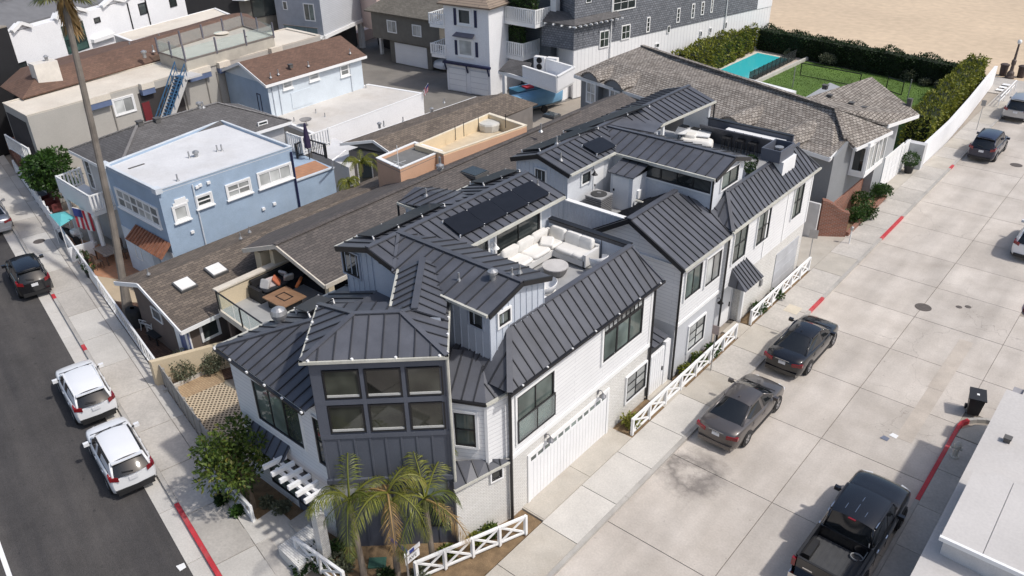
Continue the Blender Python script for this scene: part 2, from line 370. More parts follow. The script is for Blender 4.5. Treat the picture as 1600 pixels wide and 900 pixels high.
def asphalt_mat():
    m, ns, ln, b = newmat('worn_asphalt')
    pos = N(ns, 'ShaderNodeNewGeometry').outputs['Position']
    mp = N(ns, 'ShaderNodeMapping'); mp.inputs['Rotation'].default_value = (0, 0, rad(11.6)); ln.new(pos, mp.inputs[0])
    ms = N(ns, 'ShaderNodeMapping'); ms.inputs['Scale'].default_value = (.06, .9, 1); ln.new(mp.outputs[0], ms.inputs[0])
    n1 = N(ns, 'ShaderNodeTexNoise', i_Scale=1.0, i_Detail=5.0, i_Roughness=.6); ln.new(ms.outputs[0], n1.inputs['Vector'])      # wheel paths
    n2 = N(ns, 'ShaderNodeTexNoise', i_Scale=.5, i_Detail=8.0, i_Roughness=.7); ln.new(pos, n2.inputs['Vector'])
    n3 = N(ns, 'ShaderNodeTexNoise', i_Scale=38.0, i_Detail=2.0); ln.new(pos, n3.inputs['Vector'])
    rp = N(ns, 'ShaderNodeValToRGB'); rp.color_ramp.elements[0].position = .3; rp.color_ramp.elements[1].position = .72
    rp.color_ramp.elements[0].color = (.047, .045, .046, 1); rp.color_ramp.elements[1].color = (.088, .081, .076, 1); ln.new(n1.outputs[0], rp.inputs[0])
    r2 = N(ns, 'ShaderNodeMapRange', i_1=.3, i_2=.7, i_3=.82, i_4=1.2); ln.new(n2.outputs[0], r2.inputs[0])
    r3 = N(ns, 'ShaderNodeMapRange', i_1=.3, i_2=.7, i_3=.78, i_4=1.25); ln.new(n3.outputs[0], r3.inputs[0])
    a = N(ns, 'ShaderNodeMath', operation='MULTIPLY'); ln.new(r2.outputs[0], a.inputs[0]); ln.new(r3.outputs[0], a.inputs[1])
    mx = N(ns, 'ShaderNodeVectorMath', operation='SCALE'); ln.new(rp.outputs[0], mx.inputs[0]); ln.new(a.outputs[0], mx.inputs['Scale'])
    sp = N(ns, 'ShaderNodeTexNoise', i_Scale=2.6, i_Detail=3.0); ln.new(pos, sp.inputs['Vector'])
    sr = N(ns, 'ShaderNodeMapRange', i_1=.68, i_2=.74, i_3=0.0, i_4=.6); ln.new(sp.outputs[0], sr.inputs[0])
    mm = N(ns, 'ShaderNodeMix', data_type='RGBA'); ln.new(sr.outputs[0], mm.inputs[0]); ln.new(mx.outputs[0], mm.inputs[6]); mm.inputs[7].default_value = (.03, .029, .03, 1)
    ln.new(mm.outputs[2], b.inputs['Base Color']); b.inputs['Roughness'].default_value = .9; b.inputs['Specular IOR Level'].default_value = .3
    bp = N(ns, 'ShaderNodeBump', i_Strength=.35, i_Distance=.02); ln.new(n3.outputs[0], bp.inputs['Height']); ln.new(bp.outputs[0], b.inputs['Normal'])
    return m

# ================================================================ ground, beach, streets
struct('ground', MB().box(-400, 400, -300, 500, -0.5, -0.06), M('ground_dirt', (0.33, 0.29, 0.245), 0.95, 0.12, 0.3, bump=0.2))
struct('beach', MB().prism([(-500, 71.6), (60, 70.8), (500, 70), (500, 700), (-500, 700)], -0.3, 0.0), SAND)

# left street (asphalt); frame: u along the kerb to the left, i inwards to the houses
LU = V((-0.9795, 0.2013, 0)); LI = V((0.2013, 0.9795, 0)); L0 = V((-6.04, -8.32, 0))
def LP(t, o, z=0.0): p = L0 + LU * t + LI * o; return V((p.x, p.y, z))
def lquad(t0, t1, o0, o1, z0, z1, mb=None):
    mb = mb or MB(); return mb.prism([LP(t0, o0), LP(t1, o0), LP(t1, o1), LP(t0, o1)], z0, z1)
struct('asphalt_road', lquad(-40, 120, -14, -0.58, -0.2, -0.012), asphalt_mat())
single('lane_line', MB().prism([P(-60, 700), P(-52, 700), P(21, 905), P(12, 905)], -0.011, -0.006), TRIM, 'white painted lane line at the bottom left of the asphalt street', 'road marking')
gut = struct('gutter', lquad(-40, 120, -0.58, 0.0, -0.2, -0.03), JOINT)
t = -8.0
while t < 70:
    part('gutter_slab', lquad(t + 0.012, t + 2.988, -0.58, 0.0, -0.1, 0.0), CONCL, gut); t += 3.0
kerb = senv('kerb')
def kerb_left(t0, t1, mat): part('kerb_stone', lquad(t0, t1, 0.0, 0.16, -0.1, 0.135), mat, kerb)
reds = [(-6.0, 4.0), (17.0, 17.6), (23.3, 23.9), (24.4, 25.6)]
cur = -6.0
for a, b in reds:
    if a > cur: kerb_left(cur + 0.01, a, CURB)
    kerb_left(a + 0.005, b, REDP); cur = b
while cur < 72: kerb_left(cur + 0.01, cur + 4, CURB); cur += 4
sw = struct('sidewalk_by_asphalt', lquad(-9, 75, 0.16, 2.12, -0.1, 0.09), JOINT)
t = -8.6; k = 0
while t < 74:
    part('paving_slab', lquad(t + 0.012, t + 2.92, 0.17, 1.56, 0, 0.118 + R.uniform(0, .004)), (CONCL, CONC)[R.random() < .3], sw)
    part('paving_slab', lquad(t + 0.012, t + 2.92, 1.585, 2.1, 0, 0.118 + R.uniform(0, .004)), (CONCL, CONC)[R.random() < .5], sw); t += 2.945

# right street of concrete slabs
street = struct('concrete_street', MB().box(2.9, 11.05, -30, 71, -0.2, -0.03), JOINT)
ys = [-15.3, -11, -6.8, -2.4, 2.07, 6.65, 11.25, 15.6, 19.5, 23.1, 26.8, 30.3, 33.9, 37.9, 41.9, 46, 50, 54, 58, 62, 66, 70.6]
for y0, y1 in zip(ys, ys[1:]):
    for x0, x1 in ((2.9, 7.03), (7.06, 11.05)):
        part('road_slab', MB().box(x0, x1, y0 + 0.014, y1 - 0.014, -0.1, R.uniform(-0.003, 0.001)), ROADC, street)
for y0, y1 in ((13.2, 17.5), (17.52, 22.4)):
    part('patch_strip', MB().prism([(9.35 - (y0 - 9) * .005, y0), (9.95, y0), (9.95, y1), (9.35, y1)], 0.002, 0.006), M('tan_patch', (.475, .42, .36), .9, .14, .9, fine=.08, dirt=.3, dirtcol=(.33, .27, .21)), street)
def manhole(name, x, y, r, label):
    single(name, MB().lathe((x, y, 0.002), [(r, 0), (r, 0.008), (r * .9, 0.012), (0.02, 0.012)], 20), M('iron_cover', (0.10, 0.085, 0.075), 0.7, 0.2, 6), label, 'manhole cover')
manhole('manhole_cover', 7.1, 24.3, 0.40, 'brown iron manhole cover on the street joint')
manhole('manhole_cover', 8.5, 25.45, 0.15, 'small grey valve cover, left of the pair near the manhole')
manhole('manhole_cover', 8.85, 25.75, 0.15, 'small grey valve cover, right of the pair near the manhole')
manhole('manhole_cover', *P(62, 380)[:2], 0.33, 'dark round cover in the sidewalk before the teal canopy')
bpy.context.view_layer.update()
COL.objects[-1].location.z = 0.126
manhole('manhole_cover', *P(1588, 258)[:2], 0.4, 'round cover in the street beside the parked navy vehicle')
for q, mt, lb in ((P(1382, 685), M('blue_scrap', (0.16, 0.18, 0.24), .7), 'small blue-grey scrap lying on the concrete street'), (P(1396, 681), TRIM, 'small white paper scrap lying on the concrete street'), (P(283, 886), TRIM, 'white litter on the asphalt near the red kerb')):
    single('litter', MB().slab([q + V((-.16, -.1, .02)), q + V((.14, -.12, .012)), q + V((.17, .1, .03)), q + V((-.08, .16, .014))], 0.006), mt, lb, 'litter')

# west sidewalk
kerb2 = senv('kerb_west')
def kseg(x0, x1, y0, y1, mat, pr): part('kerb_stone', MB().box(x0, x1, y0, y1, -0.1, 0.13), mat, pr)
cur = -7.0
for a, b in ((-7.0, -1.4), (20.2, 21.9), (30.6, 34.5), (44.6, 45.4)):
    while cur < a - 0.01: e = min(a, cur + 4.8); kseg(2.74, 2.90, cur + 0.01, e, CURB, kerb2); cur = e
    kseg(2.74, 2.90, a + .005, b, REDP, kerb2); cur = b
while cur < 66: kseg(2.74, 2.90, cur + 0.01, cur + 4.8, CURB, kerb2); cur += 4.8
sw2 = struct('sidewalk_by_house', MB().box(1.15, 2.74, -7, 68, -0.1, 0.09), JOINT)
y = -6.85; k = 0
while y < 67:
    mt = CONCL if -2 < y < 9 else (CONC, CONCD)[R.random() < .4]
    part('paving_slab', MB().box(1.17, 2.73, y + .012, y + 2.41, 0, 0.118 + R.uniform(0, .004)), mt, sw2); y += 2.425
# strip between the houses and the sidewalk: driveways and aprons
ap = struct('driveway', MB().box(-0.3, 1.15, 0.55, 6.35, -0.1, 0.10), CONCD)
for y0, y1 in ((0.6, 3.4), (3.42, 6.3)): part('driveway_slab', MB().box(-0.05, 1.14, y0, y1, 0.1, 0.122), CONCD, ap)
struct('path_between_houses', MB().box(-6, 1.15, 8.9, 10.7, -0.1, 0.1), CONCD)
struct('entry_path', MB().box(0.3, 1.15, 15.7, 17.0, -0.1, 0.122), CONCD)
struct('apron_by_grey_house', MB().box(-3, 1.15, 24.3, 45, -0.1, 0.11), CONCD)
struct('terrace_ground', MB().prism([P(466, 862), (1.1, -6.5), (1.1, 0.5), (-12, 0.5), LP(10, 2.1), LP(-2, 2.1)], -0.1, 0.05), SOIL)

# east side: kerb, sidewalk, ramp
kerb3 = senv('kerb_east')
kseg(11.05, 11.2, 3.0, 9.99, CURB, kerb3); kseg(11.05, 11.2, -12, 2.99, CURB, kerb3); kseg(11.05, 11.2, 10.0, 15.4, REDP, kerb3)
prev = V((11.125, 15.4, 0))
for a in range(1, 7):
    an = a / 6 * math.pi / 2; p = V((12.6 - 1.475 * math.cos(an), 15.4 + 1.3 * math.sin(an), 0))
    part('kerb_stone', MB().bar(prev + V((0, 0, .015)), p + V((0, 0, .015)), 0.15, 0.23), REDP if a < 3 else CURB, kerb3); prev = p
sw3 = struct('sidewalk_east', MB().prism([(11.2, -12), (12.9, -12), (12.9, 16.6), (12.3, 16.5), (11.6, 15.9), (11.2, 15.2)], -0.1, 0.09), JOINT)
y = -11.8
while y < 14: part('paving_slab', MB().box(11.21, 12.85, y, y + 2.38, 0, 0.118 + R.uniform(0, .004)), CONC, sw3); y += 2.4
part('ramp_corner', MB().prism([(11.22, 14.66), (12.85, 14.66), (12.85, 16.45), (12.3, 16.35), (11.65, 15.85), (11.25, 15.2)], 0, 0.118), CONCD, sw3)
al = struct('side_alley', MB().box(11.05, 40, 16.7, 26.4, -0.1, -0.03), JOINT)
for x0 in (11.07, 15.2, 19.4):
    for y0, y1 in ((16.75, 19.5), (19.53, 23.1), (23.13, 26.4)): part('road_slab', MB().box(x0, x0 + 4.1, y0, y1, -0.03, R.uniform(-.002, .001)), ROADC, al)
kseg(11.05, 11.2, 27.4, 31.0, REDP, kerb3); kseg(11.05, 11.2, 31.01, 60, CURB, kerb3)
prev = V((11.125, 27.4, 0))
for a in range(1, 6):
    an = a / 5 * math.pi / 2; p = V((12.3 - 1.175 * math.cos(an), 27.4 - 0.95 * math.sin(an), 0))
    part('kerb_stone', MB().bar(prev + V((0, 0, .015)), p + V((0, 0, .015)), 0.15, 0.23), REDP if a < 3 else CURB, kerb3); prev = p
struct('sidewalk_far_east', MB().prism([(11.2, 27.2), (12.3, 26.5), (16, 26.5), (16, 66), (11.2, 66)], -0.1, 0.115), CONC)
# street end at the beach
struct('beach_walk', MB().box(-3, 14, 66, 71.5, -0.1, 0.02), CONC)
struct('alley_ground', MB().prism([(-46, 29), (-30, 30), (-28, 43), (-36, 60), (-66, 58), (-60, 40)], -0.1, -0.045), M('alley_asphalt', (0.20, 0.185, 0.165), 0.9, 0.18, 0.4, bump=0.2, dirt=0.4, dirtcol=(0.30, 0.27, 0.23)))
# ================================================================ building helpers
def clip(poly, e, a, keep_ge):
    out = []
    for i in range(len(poly)):
        p, q = poly[i], poly[(i + 1) % len(poly)]
        dp, dq = p.dot(e) - a, q.dot(e) - a
        if not keep_ge: dp, dq = -dp, -dq
        if dp >= 0: out.append(p)
        if dp * dq < 0: out.append(p + (q - p) * (dp / (dp - dq)))
    return out
def seam_roof(roof, poly, spacing=0.42, th=0.05, mat=None, phase=0.0, rib=0.045):
    """standing seam roof plane: one object per metal panel, each with its raised seam"""
    poly = [V(p) for p in poly]; n = nrm(poly)
    if n.z < 0: poly = poly[::-1]; n = -n
    e = V((-n.y, n.x, 0)).normalized()
    s = n.cross(e)
    lo = min(p.dot(e) for p in poly); hi = max(p.dot(e) for p in poly)
    k = max(1, round((hi - lo) / spacing)); sp = (hi - lo) / k
    for j in range(k):
        a, b = lo + j * sp, lo + (j + 1) * sp
        c = clip(clip(poly, e, a, True), e, b, False)
        c2 = []
        for p in c:
            if not c2 or (p - c2[-1]).length > 1e-4: c2.append(p)
        if len(c2) > 2 and (c2[0] - c2[-1]).length < 1e-4: c2.pop()
        if len(c2) < 3: continue
        mb = MB().slab(c2, th); nf = len(mb.f)
        if j > 0:
            seg = [p for p in c2 if abs(p.dot(e) - a) < 1e-3]
            if len(seg) >= 2:
                seg.sort(key=lambda p: p.dot(s)); p, q = seg[0], seg[-1]
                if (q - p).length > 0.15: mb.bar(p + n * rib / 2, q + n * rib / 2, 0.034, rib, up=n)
        o = part('roof_panel', mb, mat or ROOFM, roof)
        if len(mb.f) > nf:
            o.data.materials.append(SEAM_SHADE_JOINT)  # ribs darkened to paint in the shadow along each seam
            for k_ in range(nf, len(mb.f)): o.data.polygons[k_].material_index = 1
class Wall:
    """wall plane through o; u runs to the right seen from outside"""
    def __init__(s, o, q=None, u=None):
        s.o = V((o[0], o[1], 0)); s.u = V(u) if u else (V((q[0], q[1], 0)) - s.o).normalized(); s.n = s.u.cross(V((0, 0, 1)))
    def pt(s, u, z, d=0.0): p = s.o + s.u * u + s.n * d; return V((p.x, p.y, z))
    def at(s, x, y):
        d = FW * FPX + RT * (x - 800) - UP * (y - 450)
        p = CAM + d * ((s.o - CAM).dot(s.n) / d.dot(s.n))
        return (p - s.o).dot(s.u), p.z
    def box(s, mb, u0, u1, z0, z1, d0, d1):
        c = s.pt((u0 + u1) / 2, (z0 + z1) / 2, (d0 + d1) / 2)
        return mb.obox(c, s.u * (u1 - u0) / 2, s.n * (d1 - d0) / 2, V((0, 0, (z1 - z0) / 2)))
def window(house, wl, u0, u1, z0, z1, fmat=None, pmat=None, nx=1, ny=1, fw=0.06, mw=0.04, trim=0.0, tmat=None, sill=False, tops=None, name='window', tilt=0.0):
    if u1 < u0: u0, u1 = u1, u0
    if z1 < z0: z0, z1 = z1, z0
    fmat = fmat or BLACKM; pmat = pmat or GLASS
    mb = MB(); d = 0.055
    wl.box(mb, u0, u0 + fw, z0, z1, -0.02, d); wl.box(mb, u1 - fw, u1, z0, z1, -0.02, d)
    wl.box(mb, u0 + fw, u1 - fw, z0, z0 + fw, -0.02, d); wl.box(mb, u0 + fw, u1 - fw, z1 - fw, z1, -0.02, d)
    iu0, iu1, iz0, iz1 = u0 + fw, u1 - fw, z0 + fw, z1 - fw
    for i in range(1, nx):
        c = iu0 + (iu1 - iu0) * i / nx; wl.box(mb, c - mw / 2, c + mw / 2, iz0, iz1, -0.02, d - .008)
    for j in range(1, ny):
        c = iz0 + (iz1 - iz0) * j / ny; wl.box(mb, iu0, iu1, c - mw / 2, c + mw / 2, -0.02, d - .012)
    f = part(name, mb, fmat, house)
    for i in range(nx):
        for j in range(ny):
            a, b = iu0 + (iu1 - iu0) * i / nx, iu0 + (iu1 - iu0) * (i + 1) / nx
            c, e = iz0 + (iz1 - iz0) * j / ny, iz0 + (iz1 - iz0) * (j + 1) / ny
            part('pane', wl.box(MB(), a, b, c, e, -0.01, 0.016), pmat, f)
    if trim:
        t = MB(); o = trim
        wl.box(t, u0 - o, u0, z0 - o, z1 + o, -0.02, 0.075); wl.box(t, u1, u1 + o, z0 - o, z1 + o, -0.02, 0.075)
        wl.box(t, u0, u1, z1, z1 + o, -0.02, 0.075); wl.box(t, u0, u1, z0 - o, z0, -0.02, 0.075)
        if sill: wl.box(t, u0 - o - .05, u1 + o + .05, z0 - o - 0.06, z0 - o + 0.002, -0.02, 0.14)
        part('trim', t, tmat or TRIM, f)
    return f
def winpx(house, wl, ll, ur, **kw):
    a = wl.at(*ll); b = wl.at(*ur); return window(house, wl, a[0], b[0], a[1], b[1], **kw)
def battens(house, wl, u0, u1, z0, z1, mat, sp=0.4, w=0.05, topf=None):
    k = max(1, round((u1 - u0) / sp))
    for i in range(k + 1):
        u = u0 + (u1 - u0) * i / k; zt = topf(u) if topf else z1
        if zt - z0 > 0.1: part('batten', wl.box(MB(), u - w / 2, u + w / 2, z0, zt, -0.005, 0.028), mat, house)
def downpipe(house, pts, mat, r=0.045): part('downpipe', MB().tube(pts, r, 6), mat, house)
def railing(house, pts, h, mat, base=None, sp=0.14, bw=0.05, name='railing', cap=0.09, solid=None):
    """posts as parts, balusters joined"""
    mb = MB(); bl = MB()
    for a, b in zip(pts, pts[1:]):
        a, b = V(a), V(b); L = (b - a).length
        mb.bar(a + V((0, 0, h)), b + V((0, 0, h)), cap, 0.07); mb.bar(a + V((0, 0, 0.1)), b + V((0, 0, 0.1)), 0.06, 0.06)
        k = max(1, int(L / sp))
        for i in range(1, k): p = a + (b - a) * i / k; bl.obox(p + V((0, 0, h / 2)), (bw / 2, 0, 0), (0, bw / 2, 0), (0, 0, h / 2 - .03))
    r = part(name, mb, mat, house)
    part('balusters', bl, mat, r, kind='stuff')
    for p in pts: part('post', MB().obox(V(p) + V((0, 0, h / 2 + .03)), (0.06, 0, 0), (0, 0.06, 0), (0, 0, h / 2 + .03)), mat, r)
    return r
def vent(house, p, kind=0, s=1.0):
    p = V(p); mb = MB()
    if kind == 0: mb.tube([p - V((0, 0, .1)), p + V((0, 0, 0.42 * s))], 0.05 * s, 8); mb.lathe(p, [(0.14 * s, -0.03), (0.06 * s, .09)], 8)
    elif kind == 1: mb.lathe(p, [(0.12 * s, -.1), (0.12 * s, .2 * s), (.2 * s, .24 * s), (.2 * s, .34 * s), (.05, .42 * s)], 10)
    elif kind == 2: mb.lathe(p, [(0.16 * s, -.1), (0.16 * s, .14 * s), (.24 * s, .2 * s), (.27 * s, .33 * s), (.22 * s, .46 * s), (.1 * s, .54 * s), (.02, .56 * s)], 14)
    elif kind == 3: mb.obox(p + V((0, 0, .08)), (.17 * s, 0, 0), (0, .17 * s, 0), (0, 0, .14 * s)); mb.obox(p + V((0, 0, .08 + .16 * s)), (.21 * s, 0, 0), (0, .21 * s, 0), (0, 0, .025))
    part('roof_vent', mb, (M('galvanised', (0.42, 0.42, 0.42), 0.4, 0.15, 3, metal=0.6), M('vent_dark', (0.10, 0.095, 0.09), 0.6, .1, 3))[1 if kind in (3,) else 0], house, smooth=False)
GLASS = glassmat('window_glass', (0.035, 0.042, 0.042))
GLASSG = glassmat('greenish_glass', (0.10, 0.125, 0.115), 0.04, 0.8, 0.5)
GLASSW = glassmat('curtained_glass', (0.36, 0.37, 0.36), 0.12, 0.6, 0.35)
GLASSB = glassmat('tower_glass', (0.034, 0.036, 0.028), 0.03, 0.8, 0.7)
SIDING = bricks('white_lap_siding', (0.80, 0.80, 0.80), (0.775, 0.775, 0.775), (0.62, 0.62, 0.63), 3.6, 0.17, 0.012, 0.55, bump=0.5, var=0.04)
SIDINGG = bricks('pale_grey_lap_siding', (0.55, 0.565, 0.59), (0.53, 0.545, 0.57), (0.40, 0.41, 0.43), 3.6, 0.17, 0.012, 0.55, bump=0.5, var=0.04)
BRICKW = bricks('white_painted_brick', (0.79, 0.775, 0.74), (0.72, 0.70, 0.655), (0.58, 0.565, 0.53), 0.23, 0.075, 0.012, 0.75, bump=0.8, var=0.09)
# ================================================================ corner house
H1 = thing('corner_house', 'white and slate corner house with charcoal metal roof, glazed tower and garage', 'house', (-4, 0, 0))
SL = rad(45)
XW = 0.15
G_ = Wall((XW, 0), u=(0, 1, 0))            # garage front, faces the concrete street
G2 = Wall((XW + .03, 0), u=(0, 1, 0))
# ---- garage block
YB = 8.85
mb = MB().prism([(-0.42, -2.2), (XW, -0.02), (XW, YB), (-5, YB), (-5, 0.2)], 0, 2.86)
part('brick_wall', mb, BRICKW, H1)
mb = MB().prism([(XW + .03, 0.0), (XW + .03, YB), (-5.0, YB), (-5.0, 0.0)], 2.9, 6.0)
part('siding_wall', mb, SIDING, H1)
mb = MB(); G_.box(mb, -0.02, YB + .02, 2.84, 3.02, 0, 0.075); part('belt_course', mb, TRIM, H1)
mb = MB(); G_.box(mb, -0.03, 0.14, 3.02, 6.0, 0, 0.06); G_.box(mb, YB - .14, YB + .03, 3.02, 6.0, 0, 0.06); G_.box(mb, 0.14, YB - .14, 5.8, 6.0, 0, 0.06)
part('corner_boards', mb, TRIM, H1)
a, b = G_.at(819, 780), G_.at(938, 632)
# garage door, recessed
gu0, gu1, gz1 = 1.0, 5.85, 2.25
mb = MB(); G_.box(mb, gu0 - .14, gu0, 0.1, gz1 + .14, 0, .05); G_.box(mb, gu1, gu1 + .14, 0.1, gz1 + .14, 0, .05); G_.box(mb, gu0, gu1, gz1, gz1 + .14, 0, .05)
gd = part('garage_door', mb, TRIM, H1)
k = 24
for i in range(k):
    u0 = gu0 + (gu1 - gu0) * i / k; u1 = gu0 + (gu1 - gu0) * (i + 1) / k
    part('plank', G_.box(MB(), u0 + .006, u1 - .006, 0.1, gz1 - .36, -.01, 0.02), WHITE, gd)
for i in range(12):
    u0 = gu0 + (gu1 - gu0) * i / 12; u1 = gu0 + (gu1 - gu0) * (i + 1) / 12
    for z_ in (gz1 - .36, gz1 - .08): part('rail', G_.box(MB(), u0, u1, z_, z_ + .085, -.01, .024), WHITE, gd)
    part('pane', G_.box(MB(), u0 + .05, u1 - .05, gz1 - .27, gz1 - .07, -.01, .012), GLASSG, gd)
    for q_ in (u0, u1 - .05): part('stile', G_.box(MB(), q_, q_ + .05, gz1 - .27, gz1 - .07, -.01, .024), WHITE, gd)
def sconce(house, wl, u, z, mat=None):
    mb = MB(); wl.box(mb, u - .06, u + .06, z - .08, z + .1, 0, .03)
    mb.tube([wl.pt(u, z + .05, .02), wl.pt(u, z + .16, .15), wl.pt(u, z + .08, .24)], 0.018, 6)
    mb.lathe(wl.pt(u, z - .1, .24), [(.15, 0), (.13, .03), (.05, .12), (.03, .18)], 10)
    part('wall_lamp', mb, mat or M('grey_lamp_metal', (0.25, 0.25, 0.26), 0.4, .1, 3, metal=.5), house)
sconce(H1, G_, 1.9, 2.62); sconce(H1, G_, 5.2, 2.62)
# windows on the street side
winpx(H1, G2, (807, 692), (864, 577), pmat=GLASSG, nx=2, ny=1, fw=.07, trim=.09)
a, b = G2.at(807, 692), G2.at(864, 577)
jr = part('juliet_railing', G2.box(G2.box(MB(), a[0], b[0], a[1] + .98, a[1] + 1.04, .1, .14), a[0], b[0], a[1] + .05, a[1] + .1, .1, .14), BLACKM, H1)
for i in range(2): part('pane', G2.box(MB(), a[0] + .03 + i * (b[0] - a[0]) / 2, a[0] - .03 + (i + 1) * (b[0] - a[0]) / 2, a[1] + .1, a[1] + .98, .112, .12), clearglass('clear_glass'), jr)
for i in range(3): part('post', G2.box(MB(), a[0] + (b[0] - a[0]) * i / 2 - .02, a[0] + (b[0] - a[0]) * i / 2 + .02, a[1] + .03, a[1] + 1.02, .09, .13), BLACKM, jr)
a, b = G2.at(940, 567), G2.at(1005, 462)
zt = a[1] + (b[1] - a[1]) * .76
window(H1, G2, a[0], b[0], a[1], zt, pmat=GLASSG, nx=3, ny=1, fw=.07, mw=.09)
window(H1, G2, a[0], b[0], zt - .01, b[1], pmat=GLASSW, nx=9, ny=1, fw=.07, mw=.03)
mb = MB(); G2.box(mb, a[0] - .1, a[0], a[1] - .1, b[1] + .1, 0, .07); G2.box(mb, b[0], b[0] + .1, a[1] - .1, b[1] + .1, 0, .07); G2.box(mb, a[0], b[0], b[1], b[1] + .1, 0, .07); G2.box(mb, a[0], b[0], a[1] - .1, a[1], 0, .07)
part('window_trim', mb, TRIM, H1)
winpx(H1, G_, (976, 629), (1009, 565), pmat=GLASSW, nx=2, ny=3, fw=.06, mw=.03, trim=.07)
# ---- mansard slope over the garage block
Eo = 0.48; ez = 6.03; tz = 7.33; tx = Eo - (tz - ez)
roof = part('street_roof', MB().prism([(Eo - .04, -0.3), (Eo - .04, 8.95), (-0.6, 8.95), (-0.6, 0.1)], 5.96, 6.01), TRIM, H1)
seam_roof(roof, [(Eo, -0.37, ez), (Eo, 9.0, ez), (tx, 8.55, tz), (tx, 1.15, tz)], 0.42)
seam_roof(roof, [(Eo, -0.37, ez), (tx, 1.15, tz), (tx - 1.2, 1.15, tz), (-2.6, -0.37, ez)], 0.42)
seam_roof(roof, [(Eo, 9.0, ez), (tx, 8.55, tz), (-4.9, 8.55, tz), (-4.9, 9.0, ez)], 0.5)
part('ridge_cap', MB().bar((tx - .02, 1.1, tz + .03), (tx - .02, 8.6, tz + .03), 0.22, .05), ROOFM, roof)
part('hip_cap', MB().bar((Eo, -0.37, ez + .05), (tx, 1.15, tz + .03), 0.2, .05, up=(1, -1, 1)), ROOFM, roof)
part('hip_cap', MB().bar((Eo, 9.0, ez + .03), (tx, 8.55, tz + .03), 0.12, .05), ROOFM, roof)
part('gutter', MB().bar((Eo + .05, -0.42, ez - .03), (Eo + .05, 9.05, ez - .03), 0.1, .1), BLACKM, roof)
part('gutter_clips', [MB(), [None]][0] if False else (lambda m_: ([m_.obox((Eo + .07, y_, ez + .03), (.03, 0, 0), (0, .03, 0), (0, 0, .03)) for y_ in (0.2, 1.5, 2.9, 4.3, 5.8, 7.2, 8.7)], m_)[1])(MB()), TRIM, roof, kind='stuff')
downpipe(H1, [(XW + .1, -0.12, 5.95), (XW + .1, -0.12, 0.1)], BLACKM, .06); downpipe(H1, [(XW + .09, YB + .05, 5.9), (XW + .09, YB + .05, .1)], BLACKM, .05)
# ---- roof deck with parapets
part('deck_floor', MB().box(-4.95, tx - .05, 3.4, 8.6, 5.9, 6.3), M('grey_deck', (0.34, 0.34, 0.34), 0.8, .12, 1.2), H1)
part('parapet', MB().box(-4.9, tx - .06, 8.56, 8.72, 6.0, 7.32), GREYBLUE, H1)
part('parapet', MB().box(-4.9, tx - .06, 3.26, 3.42, 6.0, 7.22), GREYBLUE, H1)
part('parapet', MB().box(tx - .12, tx - .02, 3.4, 8.6, 6.0, 7.28), GREYBLUE, H1)
part('parapet_cap', MB().box(-4.9, tx - .05, 8.5, 8.78, 7.33, 7.38), BLACKM, H1)
part('parapet_cap', MB().box(-3.2, tx - .05, 3.2, 3.5, 7.23, 7.29), TRIM, H1)
for x_ in (-3.6, -2.2): part('joint', MB().box(x_ - .012, x_ + .012, 8.545, 8.56, 6.05, 7.3), SEAM_SHADE_JOINT, H1)
# ---- upper storey, wing along the lot (U1)
ux0, ux1, uxr, ue, ur = -8.35, -4.55, -6.5, 8.36, 8.86
U1y0, U1y1 = 0.1, 9.05
part('upper_wall', MB().prism([(ux0 + .25, U1y0 + .2), (-5.05, U1y0 + .2), (-5.05, 8.8), (ux0 + .25, 8.8)], 5.2, ue - .05).face([(ux0 + .25, U1y0 + .2, ue - .05), (-5.05, U1y0 + .2, ue - .05), (uxr, U1y0 + .2, ur - .1)]), GREYBLUE, H1)
Wf = Wall((ux0 + .25, U1y0 + .2), u=(1, 0, 0))
zt_ = lambda u: (ue - .08) + (ur - ue) * (1 - abs((ux0 + .25 + u) - uxr) / 1.75)
battens(H1, Wf, 0, (-5.05 - ux0 - .25), 6.2, 8.2, GREYBLUE, .32, .04, topf=zt_)
for ll, ur_ in (((540, 424), (560, 399)), ((598, 453), (615, 430))): winpx(H1, Wf, ll, ur_, trim=.06, tmat=M('blue_trim', (0.40, 0.44, 0.51), .5))
rf = part('upper_roof', MB().box(ux0 + .1, -4.7, U1y0 + .35, U1y1 - .1, ue - .08, ue - .04), BLACKM, H1)
seam_roof(rf, [(-4.5, U1y0, ue - .03), (-4.5, U1y1, ue - .03), (uxr, U1y1, ur), (uxr, U1y0, ur)], .43)
seam_roof(rf, [(ux0, U1y0, ue - .03), (ux0, U1y1 + .0, ue - .03), (uxr, U1y1, ur), (uxr, U1y0, ur)], .43)
part('ridge_cap', MB().bar((uxr, U1y0 - .02, ur + .03), (uxr, U1y1 + .02, ur + .03), .2, .05), ROOFM, rf)
for xa, xb in ((ux0, uxr), (-4.5, uxr)):
    part('rake_board', MB().bar((xa, U1y0 - .03, ue - .12), (xb, U1y0 - .03, ur - .08), .06, .2), BLACKM, rf)
    part('rake_board', MB().bar((xa, U1y1 + .03, ue - .12), (xb, U1y1 + .03, ur - .08), .06, .2), BLACKM, rf)
part('gutter', MB().bar((-4.45, 2.9, ue - .1), (-4.45, U1y1, ue - .1), .11, .1), GUTTER, rf)
part('gutter', MB().bar((ux0 - .05, U1y0, ue - .1), (ux0 - .05, U1y1, ue - .1), .11, .1), GUTTER, rf)
SOLAR = M('solar_cells', (0.012, 0.013, 0.017), 0.32, .15, 3, spec=.3, local=False, fine=.15)
